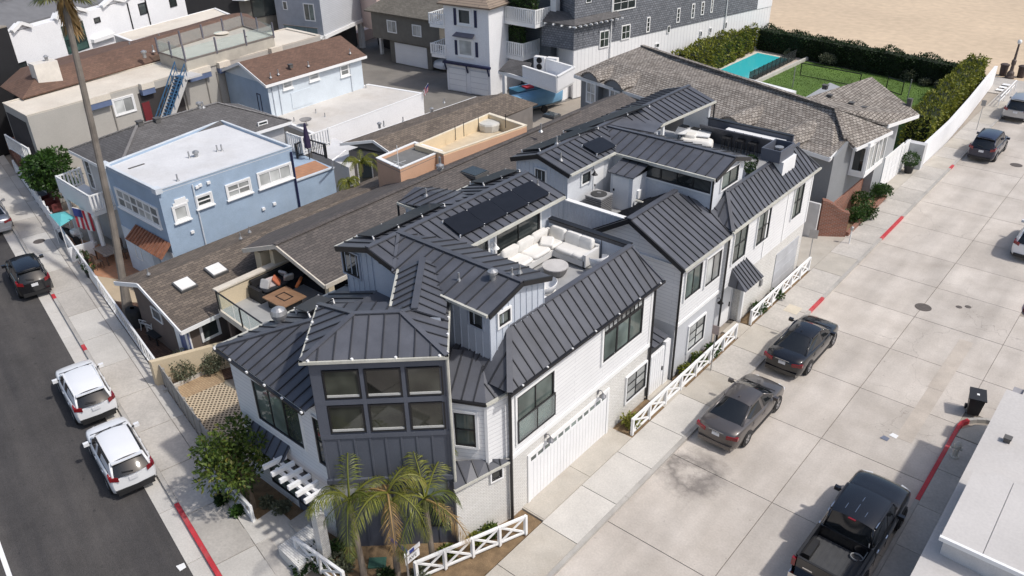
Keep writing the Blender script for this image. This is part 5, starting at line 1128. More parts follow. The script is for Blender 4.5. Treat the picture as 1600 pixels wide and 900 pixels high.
for x0, x1, yy in ((128, 168, 150), (215, 236, 130), (288, 324, 104), (336, 354, 92), (418, 436, 70)):
    u0, z = W5.at(x0, yy); u1, _ = W5.at(x1, yy); hd = part('parapet_hood', W5.box(MB(), u0, u1, z6b - .75, z6b - .35, 0, .35), BLP, H5); part('hood_top', W5.box(MB(), u0, u1, z6b - .35, z6b + .06, 0, .38), FLATC, hd)
for q_ in (170, 290, 327, 345, 358): u, z = W5.at(q_, 150); downpipe(H5, [W5.pt(u, 5.6, .05), W5.pt(u, .5, .05)], M('pipe_tan', (.3, .28, .25), .7), .05)
# stair recess as a flat near-black plate with its shade painted in; flight
u0, _ = W5.at(218, 160); u1, _ = W5.at(284, 140)
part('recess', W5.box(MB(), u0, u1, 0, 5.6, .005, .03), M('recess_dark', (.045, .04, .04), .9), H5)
part('red_door', W5.box(MB(), u0 + .1, u0 + .7, 2.9, 4.9, .03, .08), M('red_door', (.16, .02, .025), .6), H5)
st = part('outside_stair', MB().bar(W5.pt(u0 + .6, 2.9, .55), W5.pt(u1 - .4, 6.3, .55), .08, .35).bar(W5.pt(u0 + .6, 2.9, 1.55), W5.pt(u1 - .4, 6.3, 1.55), .08, .35), LGREY, H5)
for i in range(17): t = i / 16; c = W5.pt(u0 + .7 + (u1 - u0 - 1.2) * t, 2.95 + 3.3 * t, 1.05); part('tread', MB().obox(c, W5.u * .17, W5.n * .52, (0, 0, .03)), STB, st)
for dd_ in (.5, 1.6):
    part('handrail', MB().bar(W5.pt(u0 + .6, 3.8, dd_), W5.pt(u1 - .4, 7.2, dd_), .06, .06), STB, st); part('mid_rail', MB().bar(W5.pt(u0 + .6, 3.4, dd_), W5.pt(u1 - .4, 6.8, dd_), .04, .04), STB, st)
    for i in range(6): t = i / 5; u = u0 + .6 + (u1 - u0 - 1.0) * t; part('baluster', MB().tube([W5.pt(u, 2.95 + 3.4 * t, dd_), W5.pt(u, 3.85 + 3.4 * t, dd_)], .03, 5), STB, st)
part('landing', MB().prism([W5.pt(u1 - .6, 0, 0), W5.pt(u1 + .8, 0, 0), W5.pt(u1 + .8, 0, 1.7), W5.pt(u1 - .6, 0, 1.7)], 6.1, 6.22), LGREY, H5)
# roof deck with glass rail
dk = [P(248, 83, 6.95), P(290, 96, 6.95), P(428, 58, 6.95), P(380, 42, 6.95)]
part('roof_deck', MB().prism(dk, 6.1, 6.95), M('deck_tan', (.45, .42, .36), .8), H5)
for i in range(4):
    a, b = dk[i], dk[(i + 1) % 4]; n_ = max(2, int((b - a).length / 2.2))
    gp = part('glass_rail', MB().bar(a + V((0, 0, .08)), b + V((0, 0, .08)), .08, .1), M('rail_brown', (.2, .17, .15), .6), H5)
    for j in range(n_): part('pane', MB().bar(a.lerp(b, (j + .05) / n_) + V((0, 0, .55)), a.lerp(b, (j + .95) / n_) + V((0, 0, .55)), .015, .8), MATS['clear_glass'], gp); part('post', MB().obox(a.lerp(b, j / n_) + V((0, 0, .55)), (.05, 0, 0), (0, .05, 0), (0, 0, .6)), M('post_slate', (.13, .13, .16), .5), gp)
# brown shingle hip behind
br = [P(-6, 140, 6.2), P(60, 122, 6.2), P(395, 30, 6.2), P(440, 45, 6.2)]
g0, g1, g2_, g3 = P(0, 135, 6.25), P(35, 155, 6.25), P(470, 44, 6.25), P(375, 18, 7.2)
k0, k1 = P(62, 112, 7.3), P(372, 20, 7.3)
R5 = part('shingle_roof', MB().slab([g0, g1, k0], .1).slab([g1 + V((0, 0, .05)), P(330, 70, 6.3), P(425, 45, 6.3), k1, k0], .1).slab([k1, P(425, 45, 6.3), k1 + V((-2.5, 2.5, -.8))], .1).slab([g0, k0, k1, k1 + V((-5, 1, -1)), g0 + V((-4, 3, 0))], .1), SH_BW, H5)
c = P(76, 128, 6.6); chm = part('chimney', MB().obox(c + V((0, 0, .4)), (.45, 0, 0), (0, .8, 0), (0, 0, 1.0)), M('chimney_stucco', (.66, .62, .56), .9), H5); part('flue', MB().lathe(c + V((0, .3, 1.4)), [(.12, 0), (.12, .25), (.2, .28), (.05, .4)], 8), MATS['galvanised'], chm)
for q_, kd in (((204, 75), 0), ((226, 88), 1), ((250, 62), 0), ((240, 80), 0)): vent(H5, P(*q_, 6.9), kd, 1.1)
W5f = Wall(a5, b5); part('porch_void', W5f.box(MB(), .2, 3.6, 3.2, 5.6, .01, .03), MATS['recess_dark'], H5)  # flat dark plate on the wall, porch shade painted as its colour
part('front_face', W5f.box(MB(), 0, 4.2, 0, 3.0, 0, .02), M('slate_wall', (.22, .24, .28), .8), H5); railing(H5, [W5f.pt(.1, 3.1, .5), W5f.pt(4.1, 3.1, .5)], 1.0, TRIM, sp=.3, bw=.06)
window(H5, W5f, 1.2, 3.4, .6, 2.6, fmat=TRIM, nx=2, fw=.1)
# ---------------------------------------------------------------- white modern houses at the top left
H9 = thing('white_modern_house', 'white stucco modern house with green glass stair window behind brown roof', 'house', (-60, 18, 0))
z9 = 8.4
def px_wall(a, b, za): return P(*a, za), P(*b, za)
w0 = P(14, 52, z9); w1 = P(290, -25, z9)
dw = (w1 - w0); dw.z = 0
W9 = Wall(w0, w0 + dw)
L9 = dw.length
back = V((-W9.n.x, -W9.n.y, 0)) * 7
part('wall', MB().prism([w0, w0 + dw, w0 + dw + back, w0 + back], 0, z9), WHITEST, H9)
R9 = part('grey_roof', MB().slab([w0 + back * .15 + V((0, 0, .15)), w0 + dw + back * .15 + V((0, 0, .15)), w0 + dw + back * .6 + V((0, 0, 1.3)), w0 + back * .6 + V((0, 0, 1.3))], .15), M('grey_standing', (.16, .16, .165), .7), H9)
def u9(x, y): return W9.at(x, y)[0]
for x0, x1 in ((14, 44), (88, 100), (106, 138), (165, 198), (200, 230)):
    u0, u1 = u9(x0, 40), u9(x1, 30); m_ = (u0 + u1) / 2
    ga = part('small_gable', MB().slab([W9.pt(u0, z9 + .05, .02), W9.pt(u1, z9 + .05, .02), W9.pt(m_, z9 + .5, .02)], .5, up=False), WHITEST, H9)
    for a, b in ((u0, m_), (m_, u1)): part('gable_trim', MB().bar(W9.pt(a, z9 + .08 + (.45 if a == m_ else 0), .1), W9.pt(b, z9 + .08 + (.45 if b == m_ else 0), .1), .3, .25), TRIM, ga)
winpx(H9, W9, (107, 85), (128, 32), nx=1, ny=4, fmat=M('green_frame', (.02, .05, .045), .4), pmat=glassmat('green_glass', (.035, .075, .065)), fw=.08)
for ll, ur in (((29, 112), (40, 95)), ((148, 37), (155, 26)), ((219, 24), (226, 3)), ((266, 12), (273, -8))): winpx(H9, W9, ll, ur)
for x_ in (204, 233): u, z = W9.at(x_, 30); downpipe(H9, [W9.pt(u, 8.2, .05), W9.pt(u, 3, .05)], BLACKM, .06)
part('ledge', W9.box(MB(), u9(138, 50), u9(174, 45), 5.9, 6.2, 0, .35), TRIM, H9)
HK = thing('black_house', 'tall black clad house at the left edge beside white modern house', 'house', P(-60, 80, 0))
wk = W9.pt(-.1, 0, .1); part('wall', MB().prism([wk, wk - W9.u * 9, wk - W9.u * 9 + back, wk + back], 0, 8.9), M('black_cladding', (.016, .016, .018), .7), HK)
tk = part('flat_roof', MB().prism([wk, wk - W9.u * 9, wk - W9.u * 9 + back, wk + back], 8.9, 9.0), M('tan_roof', (.28, .25, .21), .9), HK); window(HK, Wall(wk - W9.u * 9, wk), 4, 5.2, 3, 4.6, fmat=TRIM)
HT = thing('tan_roof_house', 'tan flat roofed house at the top left behind white modern houses', 'house', P(20, 10, 0))
p0 = W9.pt(-6, 0, -8.5); p1 = W9.pt(13, 0, -8.5)
part('wall', MB().prism([p0, p1, p1 + back, p0 + back], 0, 9.2), LGREY, HT); part('flat_roof', MB().prism([p0 + W9.n * .3, p1 + W9.n * .3, p1 + back, p0 + back], 9.2, 9.3), MATS['tan_roof'], HT); part('parapet', MB().bar(p0 + V((0, 0, 9.4)) + W9.n * .25, p1 + V((0, 0, 9.4)) + W9.n * .25, .3, .3), FLATC, HT)
# flat pale roof left of the brown roof, black block behind
HF = thing('pale_flat_building', 'pale flat roofed building between white stucco wall and brown shingle roof', 'building', P(270, 45, 0))
q = [P(178, 52, 6.6), P(204, 62, 6.6), P(420, -2, 6.6), P(350, -6, 6.6)]; flatblock(HF, [P(178, 54, 6.6), P(204, 64, 6.6), P(365, 24, 6.6), P(336, 12, 6.6)], 6.6, LGREY, FLATC, par=.1, th=.2, cap=TRIM)
HQ = thing('dark_block', 'black and grey flat building at the top edge behind brown roof', 'building', P(330, 10, 0))
q0, q1 = P(284, 26, 5.5), P(400, 8, 5.5); q2 = P(440, 24, 4.5)
part('wall', MB().prism([q0, q0 + V((2.2, 5.2, 0)), q0 + V((-6, 8, 0)), q0 + V((-8, 2, 0))], 0, 9.5), MATS['black_cladding'], HQ)
part('grey_wall', MB().prism([q0 + V((2.2, 5.2, 0)), q0 + V((4.2, 13, 0)), q0 + V((-3, 15, 0)), q0 + V((-6, 8, 0))], 0, 7.2), M('olive_wall', (.16, .15, .13), .85), HQ)
part('balcony', MB().prism([q0 + V((2.4, 4.4, 0)), q0 + V((3.6, 5.0, 0)), q0 + V((3.4, 6.8, 0)), q0 + V((2.2, 6.4, 0))], 6.6, 7.0), TRIM, HQ)
Wq = Wall(q0 + V((2.2, 5.2, 0)), q0 + V((4.2, 13, 0))); window(HQ, Wq, 1.2, 5.2, 4.6, 6.4, nx=3)
# ---------------------------------------------------------------- grey and white houses across the alley
HG = thing('grey_corner_house', 'grey and white house with glass balcony across the alley', 'house', P(500, 50, 0))
z3 = 7.5
g0, g1 = P(436, 48, 3.2), P(506, 56, 3.2); g2_ = P(568, 28, 3.2)
Wg0 = Wall(g0, g1); Wg1 = Wall(g1, g2_)
part('wall', MB().prism([g0, g1, g2_, g0 + (g2_ - g1)], 3.0, 9), M('grey_plaster', (.36, .38, .42), .8), HG)
part('white_side', Wg1.box(MB(), 0, (g2_ - g1).length, 3.0, 9, 0, .03), SIDINGG, HG)
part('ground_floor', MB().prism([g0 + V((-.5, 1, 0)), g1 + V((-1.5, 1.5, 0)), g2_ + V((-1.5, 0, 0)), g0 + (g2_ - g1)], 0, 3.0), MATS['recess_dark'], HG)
part('belt', MB().bar(g0 + V((0, 0, -.15)), g1 + V((0, 0, -.15)), .5, .35).bar(g1 + V((0, 0, -.15)), g2_ + V((0, 0, -.15)), .3, .35), TRIM, HG)
for q_ in (g1 + V((-.3, .3, 0)), g2_ + V((-.3, -.3, 0)), g0 + V((.3, .3, 0))): part('column', MB().box(q_.x - .25, q_.x + .25, q_.y - .25, q_.y + .25, 0, 3), TRIM, HG)
winpx(HG, Wg0, (477, 32), (490, 6), nx=2, fmat=TRIM, fw=.1, pmat=GLASSG); winpx(HG, Wg0, (443, 15), (448, 2), fmat=TRIM, fw=.08)
gb = part('glass_balcony', MB().bar(g0.lerp(g1, .25) + Wg0.n * .8 + V((0, 0, .9)), g1 + Wg0.n * .8 + V((0, 0, .9)), .08, .06), M('rail_brown', (.2, .2, .2)), HG)
for i in range(3): part('pane', MB().bar(g0.lerp(g1, .26 + i * .245) + Wg0.n * .8 + V((0, 0, .45)), g0.lerp(g1, .5 + i * .245) + Wg0.n * .8 + V((0, 0, .45)), .02, .85), M('teal_pane', (.13, .2, .22), .1), gb)
part('balcony_floor', MB().prism([g0.lerp(g1, .2), g1, g1 + Wg0.n * .9, g0.lerp(g1, .2) + Wg0.n * .9], 2.95, 3.15), TRIM, HG)
HP = thing('pink_house', 'pale pink stucco house beside the olive garage house', 'house', P(590, 50, 0))
p0, p1 = P(565, 32, 3.0), P(592, 41, 3.0)
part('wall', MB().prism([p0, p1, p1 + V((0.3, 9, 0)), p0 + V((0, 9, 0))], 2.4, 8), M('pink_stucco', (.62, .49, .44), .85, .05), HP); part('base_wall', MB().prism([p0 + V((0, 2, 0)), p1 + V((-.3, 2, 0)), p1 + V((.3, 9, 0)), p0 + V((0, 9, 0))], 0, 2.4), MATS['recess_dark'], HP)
part('post', MB().box(p1.x - .3, p1.x, p1.y + .1, p1.y + .4, 0, 2.4), TRIM, HP); window(HP, Wall(p0, p1), 1.2, 1.8, 5.4, 6.2, fmat=TRIM)
part('eave', MB().prism([p0 + V((-.3, -.4, 0)), p1 + V((.4, -.4, 0)), p1 + V((.4, 9, 0)), p0 + V((-.3, 9, 0))], 8, 8.2), TRIM, HP)
lw = P(555, 62, 0); single('pink_wall', MB().prism([P(553, 66), P(612, 44), P(614, 47), P(556, 70)], 0, 1.2), MATS['pink_stucco'], 'low pink wall along the alley below the grey corner house', 'wall')
# ---------------------------------------------------------------- olive garage house
HO = thing('olive_house', 'olive grey garage house with hip roof and white garage door', 'house', P(640, 100, 0))
o0, o1 = P(612, 97, 0), P(676, 110, 0); Wo = Wall(o0, o1); ov = Wo.n * -8
lo = (o1 - o0).length
part('wall', MB().prism([o0 - Wo.u * 2.0 + Wo.n * .4, o1 + Wo.u * 1.6 + Wo.n * .4, o1 + Wo.u * 1.6 + ov, o0 - Wo.u * 2.0 + ov], 2.4, 5.2), M('olive_wall', (.16, .15, .13)), HO); part('ground_wall', MB().prism([o0, o1, o1 + ov, o0 + ov], 0, 2.4), MATS['olive_wall'], HO)
gdo = part('garage_door', Wo.box(MB(), .7, lo - .6, .05, 2.15, 0, .04), WHITE, HO)
for i in range(4): part('door_panel', Wo.box(MB(), .75, lo - .65, .1 + i * .51, .56 + i * .51, .04, .06), WHITE, gdo)
Wo2 = Wall(o0 - Wo.u * 2 + Wo.n * .4, o1 + Wo.n * .4)
winpx(HO, Wo2, (606, 50), (619, 33), nx=2, fmat=TRIM, fw=.1, pmat=GLASSW); winpx(HO, Wo2, (645, 56), (658, 40), nx=2, fmat=TRIM, fw=.1, pmat=GLASSW)
e0_, e1_ = o0 - Wo.u * 2.5 + Wo.n * .9, o1 + Wo.u * 2 + Wo.n * .9; e2_, e3_ = o1 + Wo.u * 2 + ov, o0 - Wo.u * 2.5 + ov
zz = lambda p, h: V((p.x, p.y, h))
k0, k1 = (e0_ + e3_) / 2 + Wo.u * 2.5, (e1_ + e2_) / 2 - Wo.u * 1.5
part('roof', MB().slab([zz(e0_, 5.15), zz(e1_, 5.15), zz(k1, 7.4), zz(k0, 7.4)], .15).slab([zz(e3_, 5.15), zz(e0_, 5.15), zz(k0, 7.4)], .15).slab([zz(e1_, 5.15), zz(e2_, 5.15), zz(k1, 7.4)], .15), SH_OL, HO)
# ---------------------------------------------------------------- white three storey house with navy shutters
HW = thing('shutter_house', 'white three storey house with navy shutters and twin garage doors', 'house', P(730, 140, 0))
s0, s1 = P(700, 140, 0), P(767, 152, 0); Ws = Wall(s0, s1); s2 = s1 - Ws.n * 8.5; s3 = s0 - Ws.n * 8.5; ls = (s1 - s0).length
part('wall', MB().prism([s0, s1, s2, s3], 0, 7.9), WHITEST, HW)
winpx(HW, Ws, (716, 37), (735, 15), fmat=TRIM, fw=.12, trim=.06, sill=True); winpx(HW, Ws, (717, 86), (738, 63), fmat=TRIM, fw=.12, pmat=GLASSW, trim=.06, sill=True)
for q_, hh in (((711, 26), 1.45), ((743, 30), 1.45), ((713, 74), 1.3), ((745, 78), 1.3)): u, z = Ws.at(*q_); part('shutter', Ws.box(MB(), u - .14, u + .14, z - hh / 2, z + hh / 2, 0, .05), NAVY, HW)
u, z = Ws.at(727, 56); part('hood', MB().slab([Ws.pt(u - 1.0, z + .25, 0), Ws.pt(u + 1.0, z + .25, 0), Ws.pt(u + 1.1, z, .5), Ws.pt(u - 1.1, z, .5)], .08), M('hood_slate', (.12, .12, .15), .6), HW)
part('navy_beam', Ws.box(MB(), -.2, ls + .1, 2.55, 2.75, 0, .35), NAVY, HW)
for u in (0, ls / 2, ls - .1): part('bracket', MB().bar(Ws.pt(u, 1.9, .05), Ws.pt(u + .05, 2.55, .35), .1, .12), NAVY, HW)
for i in range(2):
    a = .25 + i * (ls / 2); gdw = part('garage_door', Ws.box(MB(), a, a + ls / 2 - .45, .05, 2.2, 0, .04), M('door_shade_grey', (.6, .6, .62), .6), HW)  # grey backing paints in recess shade around the white panels
    for j in range(4): part('door_panel', Ws.box(MB(), a + .05, a + ls / 2 - .5, .1 + j * .52, .57 + j * .52, .04, .06), WHITE, gdw)
er = .45
c0, c1, c2, c3 = s0 + Ws.n * er - Ws.u * er, s1 + Ws.n * er + Ws.u * er, s2 + Ws.u * er, s3 - Ws.u * er
kk0, kk1 = (c0 + c1) / 2 - Ws.n * 2.5, (c2 + c3) / 2 + Ws.n * 1
part('roof', MB().slab([zz(c0, 7.85), zz(c1, 7.85), zz(kk0, 9.3)], .15).slab([zz(c1, 7.85), zz(c2, 7.85), zz(kk1, 9.3), zz(kk0, 9.3)], .15).slab([zz(c3, 7.85), zz(c0, 7.85), zz(kk0, 9.3), zz(kk1, 9.3)], .15), bricks('tan_tile', (.3, .235, .18), (.25, .2, .155), (.15, .12, .1), 5, .3, .03, .8, bump=.8), HW)
for z in (2.9, 5.6):
    p0, p1 = Ws.pt(-1.6, z, .1), Ws.pt(0, z, .1); part('side_balcony', MB().prism([p0, p1, p1 - Ws.n * 3, p0 - Ws.n * 3], z, z + .3), TRIM, HW); railing(HW, [p0 - Ws.n * 3 + V((0, 0, .3)), p0 + V((0, 0, .3)), p1 + V((0, 0, .3))], .9, TRIM, sp=.25, bw=.07)
# ---------------------------------------------------------------- big grey shingle house
HS = thing('shingle_house', 'large grey shingle house with white board base and planted balconies', 'house', P(1000, 40, 0))
v0 = P(898, 84, 4.0); v0 = V((-28.2, 42.0, 0)); v1 = V((-22.6, 69.5, 0))
Wv = Wall(v0, v1); lv = (v1 - v0).length
bk = -Wv.n * 9
part('base_wall', MB().prism([v0, v1, v1 + bk, v0 + bk + Wv.u * 3], 0, 4.3), BATW, HS)
part('shingle_wall', MB().prism([v0 + Wv.n * .04, v1 - Wv.u * 2.5 + Wv.n * .04, v1 + bk - Wv.u * 2.5, v0 + bk + Wv.u * 3], 4.3, 11), SHING_W, HS)
part('white_end', MB().prism([v1 - Wv.u * 2.5 + Wv.n * .06, v1 + Wv.n * .06, v1 + bk, v1 + bk - Wv.u * 2.5], 4.3, 11), WHITEST, HS)
for ll, ur, nx, ny in (((936, 76), (952, 46), 2, 2), ((970, 63), (985, 37), 2, 2), ((1009, 51), (1016, 26), 1, 3), ((1056, 36), (1063, 12), 1, 3), ((1079, 29), (1086, 5), 1, 3), ((1094, 24), (1101, 2), 1, 3), ((1109, 20), (1115, -2), 1, 3), ((957, 19), (994, -14), 3, 2), ((1042, 52), (1047, 40), 1, 1), ((1024, 75), (1030, 67), 1, 1), ((1093, 58), (1097, 48), 1, 1), ((1108, 52), (1112, 43), 1, 1), ((1131, 45), (1136, 34), 1, 1), ((915, 5), (924, -8), 1, 1)):
    winpx(HS, Wall(v0 + Wv.n * .05, v1 + Wv.n * .05), ll, ur, nx=nx, ny=ny, fmat=TRIM, fw=.09 if ny > 1 else .05, mw=.035)
for x_ in (953, 1129): u, z = Wv.at(x_, 60); downpipe(HS, [Wv.pt(u, 9, .1), Wv.pt(u, 1, .1)], TRIM, .06)
# street-side bay of that house with skirt roof
Wf2 = Wall(v0 - V((5.2, .2, 0)), v0)
part('bay_wall', MB().prism([v0 + V((-3.4, -.2, 0)), v0 + Wv.n * .06 + Wv.u * -.05, v0 + Wv.u * 3, v0 + V((-3.4, 3, 0))], 4.3, 6.6), SHING_W, HS)
sk = part('skirt_roof', MB().slab([v0 + V((-3.8, -.7, 6.55)), v0 + V((.5, -.6, 6.55)), v0 + V((-.4, .6, 7.3)), v0 + V((-3.2, .5, 7.3))], .1).slab([v0 + V((.5, -.6, 6.55)), v0 + Wv.u * 5 + V((.6, 0, 6.55)), v0 + Wv.u * 5 + V((-.3, 0, 7.3)), v0 + V((-.4, .6, 7.3))], .1), SH_GY, HS)
for i in range(10): t = i / 9; c = (v0 + V((.5, -.6, 6.42))).lerp(v0 + Wv.u * 5 + V((.6, 0, 6.42)), t); part('rafter_tail', MB().obox(c, (.18, 0, 0), (0, .05, 0), (0, 0, .06)), TRIM, sk)
for i in range(5): part('rafter_tail', MB().obox(v0 + V((-3.5 + i * .9, -.65, 6.42)), (.05, 0, 0), (0, .18, 0), (0, 0, .06)), TRIM, sk)
window(HS, Wf2, 2.6, 3.4, 4.6, 6.2, fmat=TRIM, fw=.12)
part('front_wall', MB().prism([v0 + V((-9, 1, 0)), v0 + V((-3.3, 1, 0)), v0 + V((-3.3, 6, 0)), v0 + V((-9, 6, 0))], 0, 11), SIDINGB, HS)
part('upper_white', MB().prism([v0 + V((-2.9, .4, 0)), v0 + V((-2.3, .4, 0)), v0 + V((-2.3, 1, 0)), v0 + V((-2.9, 1, 0))], 7, 11), TRIM, HS)
HEDG = []
for (xa, xb, ya, zb) in ((-8.6, -3.0, -1.6, 6.4), (-9.8, -4.6, -1.4, 3.3)):
    pts = [v0 + V((xa, 1.0, zb)), v0 + V((xa, ya, zb)), v0 + V((xb, ya, zb)), v0 + V((xb, 1.0, zb))]
    part('balcony_slab', MB().prism(pts, zb - .35, zb), TRIM, HS)
    railing(HS, pts, 1.15, TRIM, sp=.22, bw=.12)
    HEDG.append((v0.x + xa + .7, v0.x + xb - .5, v0.y + ya + .35, v0.y + ya + 1.1, zb + .2, zb + 2.5))
# AC terrace box over the carport
ac = [P(817, 104, 3.9), P(870, 121, 3.9), P(897, 106, 3.9), P(850, 92, 3.9)]
part('terrace_floor', MB().prism(ac, 2.6, 2.9), TRIM, HS)
for i in range(3): part('terrace_wall', MB().bar(ac[i] + V((0, 0, -.55)), ac[i + 1] + V((0, 0, -.55)), .12, 1.2), WHITEST, HS); part('terrace_cap', MB().bar(ac[i] + V((0, 0, .06)), ac[i + 1] + V((0, 0, .06)), .24, .08), TRIM, HS)
for q_ in (P(789, 158, 0), P(872, 158, 0)): part('carport_post', MB().box(q_.x - .15, q_.x + .15, q_.y - .15, q_.y + .15, 0, 2.7), TRIM, HS)
part('carport_wall', MB().prism([P(872, 162, 0), P(893, 150, 0), P(893, 148, 0), P(872, 160, 0)], 0, 2.7), WHITEST, HS)
cr = part('carport_roof', MB().slab([P(779, 110, 3.2), P(822, 120, 3.0), P(830, 98, 4.0), P(797, 92, 4.0)], .12), SH_GY, HS)
part('carport_fascia', MB().bar(P(779, 112, 3.0), P(870, 140, 2.75), .1, .3), TRIM, HS)
part('carport_back', MB().prism([P(800, 120, 0), P(895, 128, 0), P(897, 122, 0), P(802, 114, 0)], 0, 2.6), MATS['recess_dark'], HS)
for i, q_ in enumerate((P(844, 108, 3.0), P(863, 110, 3.0))):
    cu = thing('outdoor_condenser', ('white condenser with two round fans on the small terrace', 'white slatted condenser on the small terrace, right of the fan unit')[i], 'condenser', (q_.x, q_.y, 2.9))
    part('casing', MB().obox((q_.x, q_.y, 3.5), (.5, .1, 0), (-.06, .25, 0), (0, 0, .6)), TRIM, cu)
    if i == 0:
        for dz in (.3, .85): part('fan', MB().tube([(q_.x + .1, q_.y - .22, 2.98 + dz), (q_.x + .11, q_.y - .3, 2.98 + dz)], .26, 14), BLACKM, cu)
    else:
        for j in range(5): part('slat', MB().obox((q_.x - .35 + j * .18, q_.y - .3, 3.5), (.05, 0, 0), (0, .03, 0), (0, 0, .5)), WHITE, cu)
# ---------------------------------------------------------------- grey house with shake roof
GH = thing('shake_roof_house', 'grey house with weathered shake roof, eyebrow dormers and bay window', 'house', (-8, 38, 0))
eb = [P(1297, 246, 4.9), P(1180, 210, 4.9), P(1065, 178, 4.9), P(1000, 150, 4.9), P(897, 116, 4.9)]
e0_, e1_ = eb[0], eb[-1]
rz0, rz1 = P(1306, 171, 6.35), P(1003, 72, 6.35)
hp = P(1395, 204, 5.2); hq = P(1338, 231, 4.9)
RG = part('main_roof', MB().slab([e0_, P(1322, 217, 5.3), rz0, rz1, P(950, 92, 5.9), e1_], .18), SHAKE, GH)
part('hip_roof', MB().slab([P(1322, 217, 5.32), hq, hp, rz0 + V((0, 0, .01))], .15), SHAKE, GH)
part('back_roof', MB().slab([rz0, rz0 + V((-1, 3.5, -1.6)), rz1 + V((0, 3.5, -1.6)), rz1], .15), SHAKE, GH)
part('ridge', MB().bar(rz0 + V((0, 0, .05)), rz1 + V((0, 0, .05)), .3, .1), SHAKE, RG); part('hip_ridge', MB().bar(rz0 + V((0, 0, .06)), P(1322, 217, 5.4), .28, .1), SHAKE, RG)
fr = e0_.lerp(e1_, .02); wv0, wv1 = V((-.35, e0_.y + .35, 0)), V((e1_.x + .4, e1_.y + .4, 0))
part('wall', MB().prism([wv0, V((-.35, 35.6, 0)), (wv1.x, wv1.y + 9, 0), wv1], 0, 4.85), GHWALL, GH)
part('gable_wall', MB().slab([V((-.34, e0_.y + .35, 4.8)), V((-.34, 35.6, 4.8)), V((-.34, 33.0, 5.5))], .15, up=False), GHWALL, GH)
part('eave_trim', MB().bar(e0_ - V((0, 0, .15)), e1_ - V((0, 0, .15)), .08, .24), TRIM, RG); part('rake_trim', MB().bar(e0_ - V((0, 0, .12)), P(1322, 217, 5.15), .1, .24), TRIM, RG)
for p, q in ((P(1322, 217, 5.15), hq - V((0, 0, .12))), (hq - V((0, 0, .12)), hp - V((0, 0, .12)))): part('rake_trim', MB().bar(p, q, .1, .2), TRIM, RG)
WGs = Wall((-.35, e0_.y + .35), u=(0, 1, 0)); WGf = Wall(wv1, wv0)
# bay window
ba, bb = WGs.at(1331, 270)[0], WGs.at(1383, 240)[0]
ba, bb = 3.1, 6.4
bay = part('bay_window', MB().prism([WGs.pt(ba, 0, 0), WGs.pt(ba + .05, 0, .95), WGs.pt(bb, 0, .95), WGs.pt(bb, 0, 0)], 2.75, 3.0), TRIM, GH)
part('bay_top', MB().prism([WGs.pt(ba, 0, 0), WGs.pt(ba + .05, 0, .95), WGs.pt(bb, 0, .95), WGs.pt(bb, 0, 0)], 4.75, 4.95), TRIM, bay)
Wbay = Wall(WGs.pt(ba + .05, 0, .92), WGs.pt(bb, 0, .92)); window(GH, Wbay, 0, bb - ba - .05, 3.0, 4.75, nx=4, fmat=TRIM, pmat=GLASSW, fw=.1, mw=.12)
Wbs = Wall(WGs.pt(ba, 0, 0), WGs.pt(ba + .05, 0, .92)); window(GH, Wbs, .02, .9, 3.0, 4.75, fmat=TRIM, fw=.15)
part('brick_base', WGs.box(MB(), .6, 8.0, 0, 1.5, 0, .12), BRICKR, GH)
# dormers on the near slope
for (px, py, zc) in ((963, 128, 5.2), (993, 142, 5.1), (1172, 203, 5.0), (1255, 228, 4.95)):
    c = on(px, py, e0_, e1_, rz0) if False else P(px, py + 14, 3.6)
    uu = (c - wv1).dot(WGf.u); uu = max(0.4, uu)
    dn = part('dormer', WGf.box(MB(), uu - .75, uu + .75, 2.9, 5.2, -.6, .5), GHWALL, GH)
    window(GH, Wall(WGf.pt(0, 0, .5), WGf.pt(5, 0, .5)), uu - .55, uu + .55, 3.1, 4.75, nx=2, ny=2, fmat=TRIM, pmat=GLASSW, fw=.12, mw=.07, name='dormer_window')
    arc = [(-1.0, 5.0), (-.75, 5.25), (-.35, 5.45), (0, 5.52), (.35, 5.45), (.75, 5.25), (1.0, 5.0)]
    part('dormer_front', MB().slab([WGf.pt(uu + a_, z_, .56) for a_, z_ in arc], .1, up=False), GHWALL, dn)
    m_ = MB()
    for (a_, z_), (a2, z2) in zip(arc, arc[1:]): m_.slab([WGf.pt(uu + a_, z_ + .05, .75), WGf.pt(uu + a2, z2 + .05, .75), WGf.pt(uu + a2, z2 + .25, -2.2), WGf.pt(uu + a_, z_ + .25, -2.2)], .1)
    part('dormer_roof', m_, SHAKE, dn)
# second wing with garage
q0, q1, q2_, q3 = P(1388, 194, 5.2), P(1436, 178, 5.2), P(1362, 120, 6.3), P(1262, 152, 6.3)
R2 = part('wing_roof', MB().slab([q0, q1, q2_, q3, P(1312, 172, 6.2)], .15).slab([q2_, q3, q3 + V((0, 3, -1.3)), q2_ + V((0, 3, -1.3))], .15), SHAKE, GH)
part('rake_trim', MB().bar(q0 - V((0, 0, .15)), q1 - V((0, 0, .15)), .1, .22), TRIM, R2)
gx = 0.25
part('wing_wall', MB().prism([(gx, 35.6), (gx, q1.y + .0), (-6, q1.y + 4), (-6, 35.6)], 0, 5.05), M('wing_paint', (.33, .34, .35), .75, .05, .7), GH)
WGg = Wall((gx, 35.6), u=(0, 1, 0))
a_, b_ = WGg.at(1374, 290), WGg.at(1414, 235)
gd2 = part('garage_door', WGg.box(WGg.box(WGg.box(MB(), 1.9, 2.1, .1, 2.45, 0, .06), 5.4, 5.6, .1, 2.45, 0, .06), 2.1, 5.4, 2.25, 2.45, 0, .06), TRIM, GH)
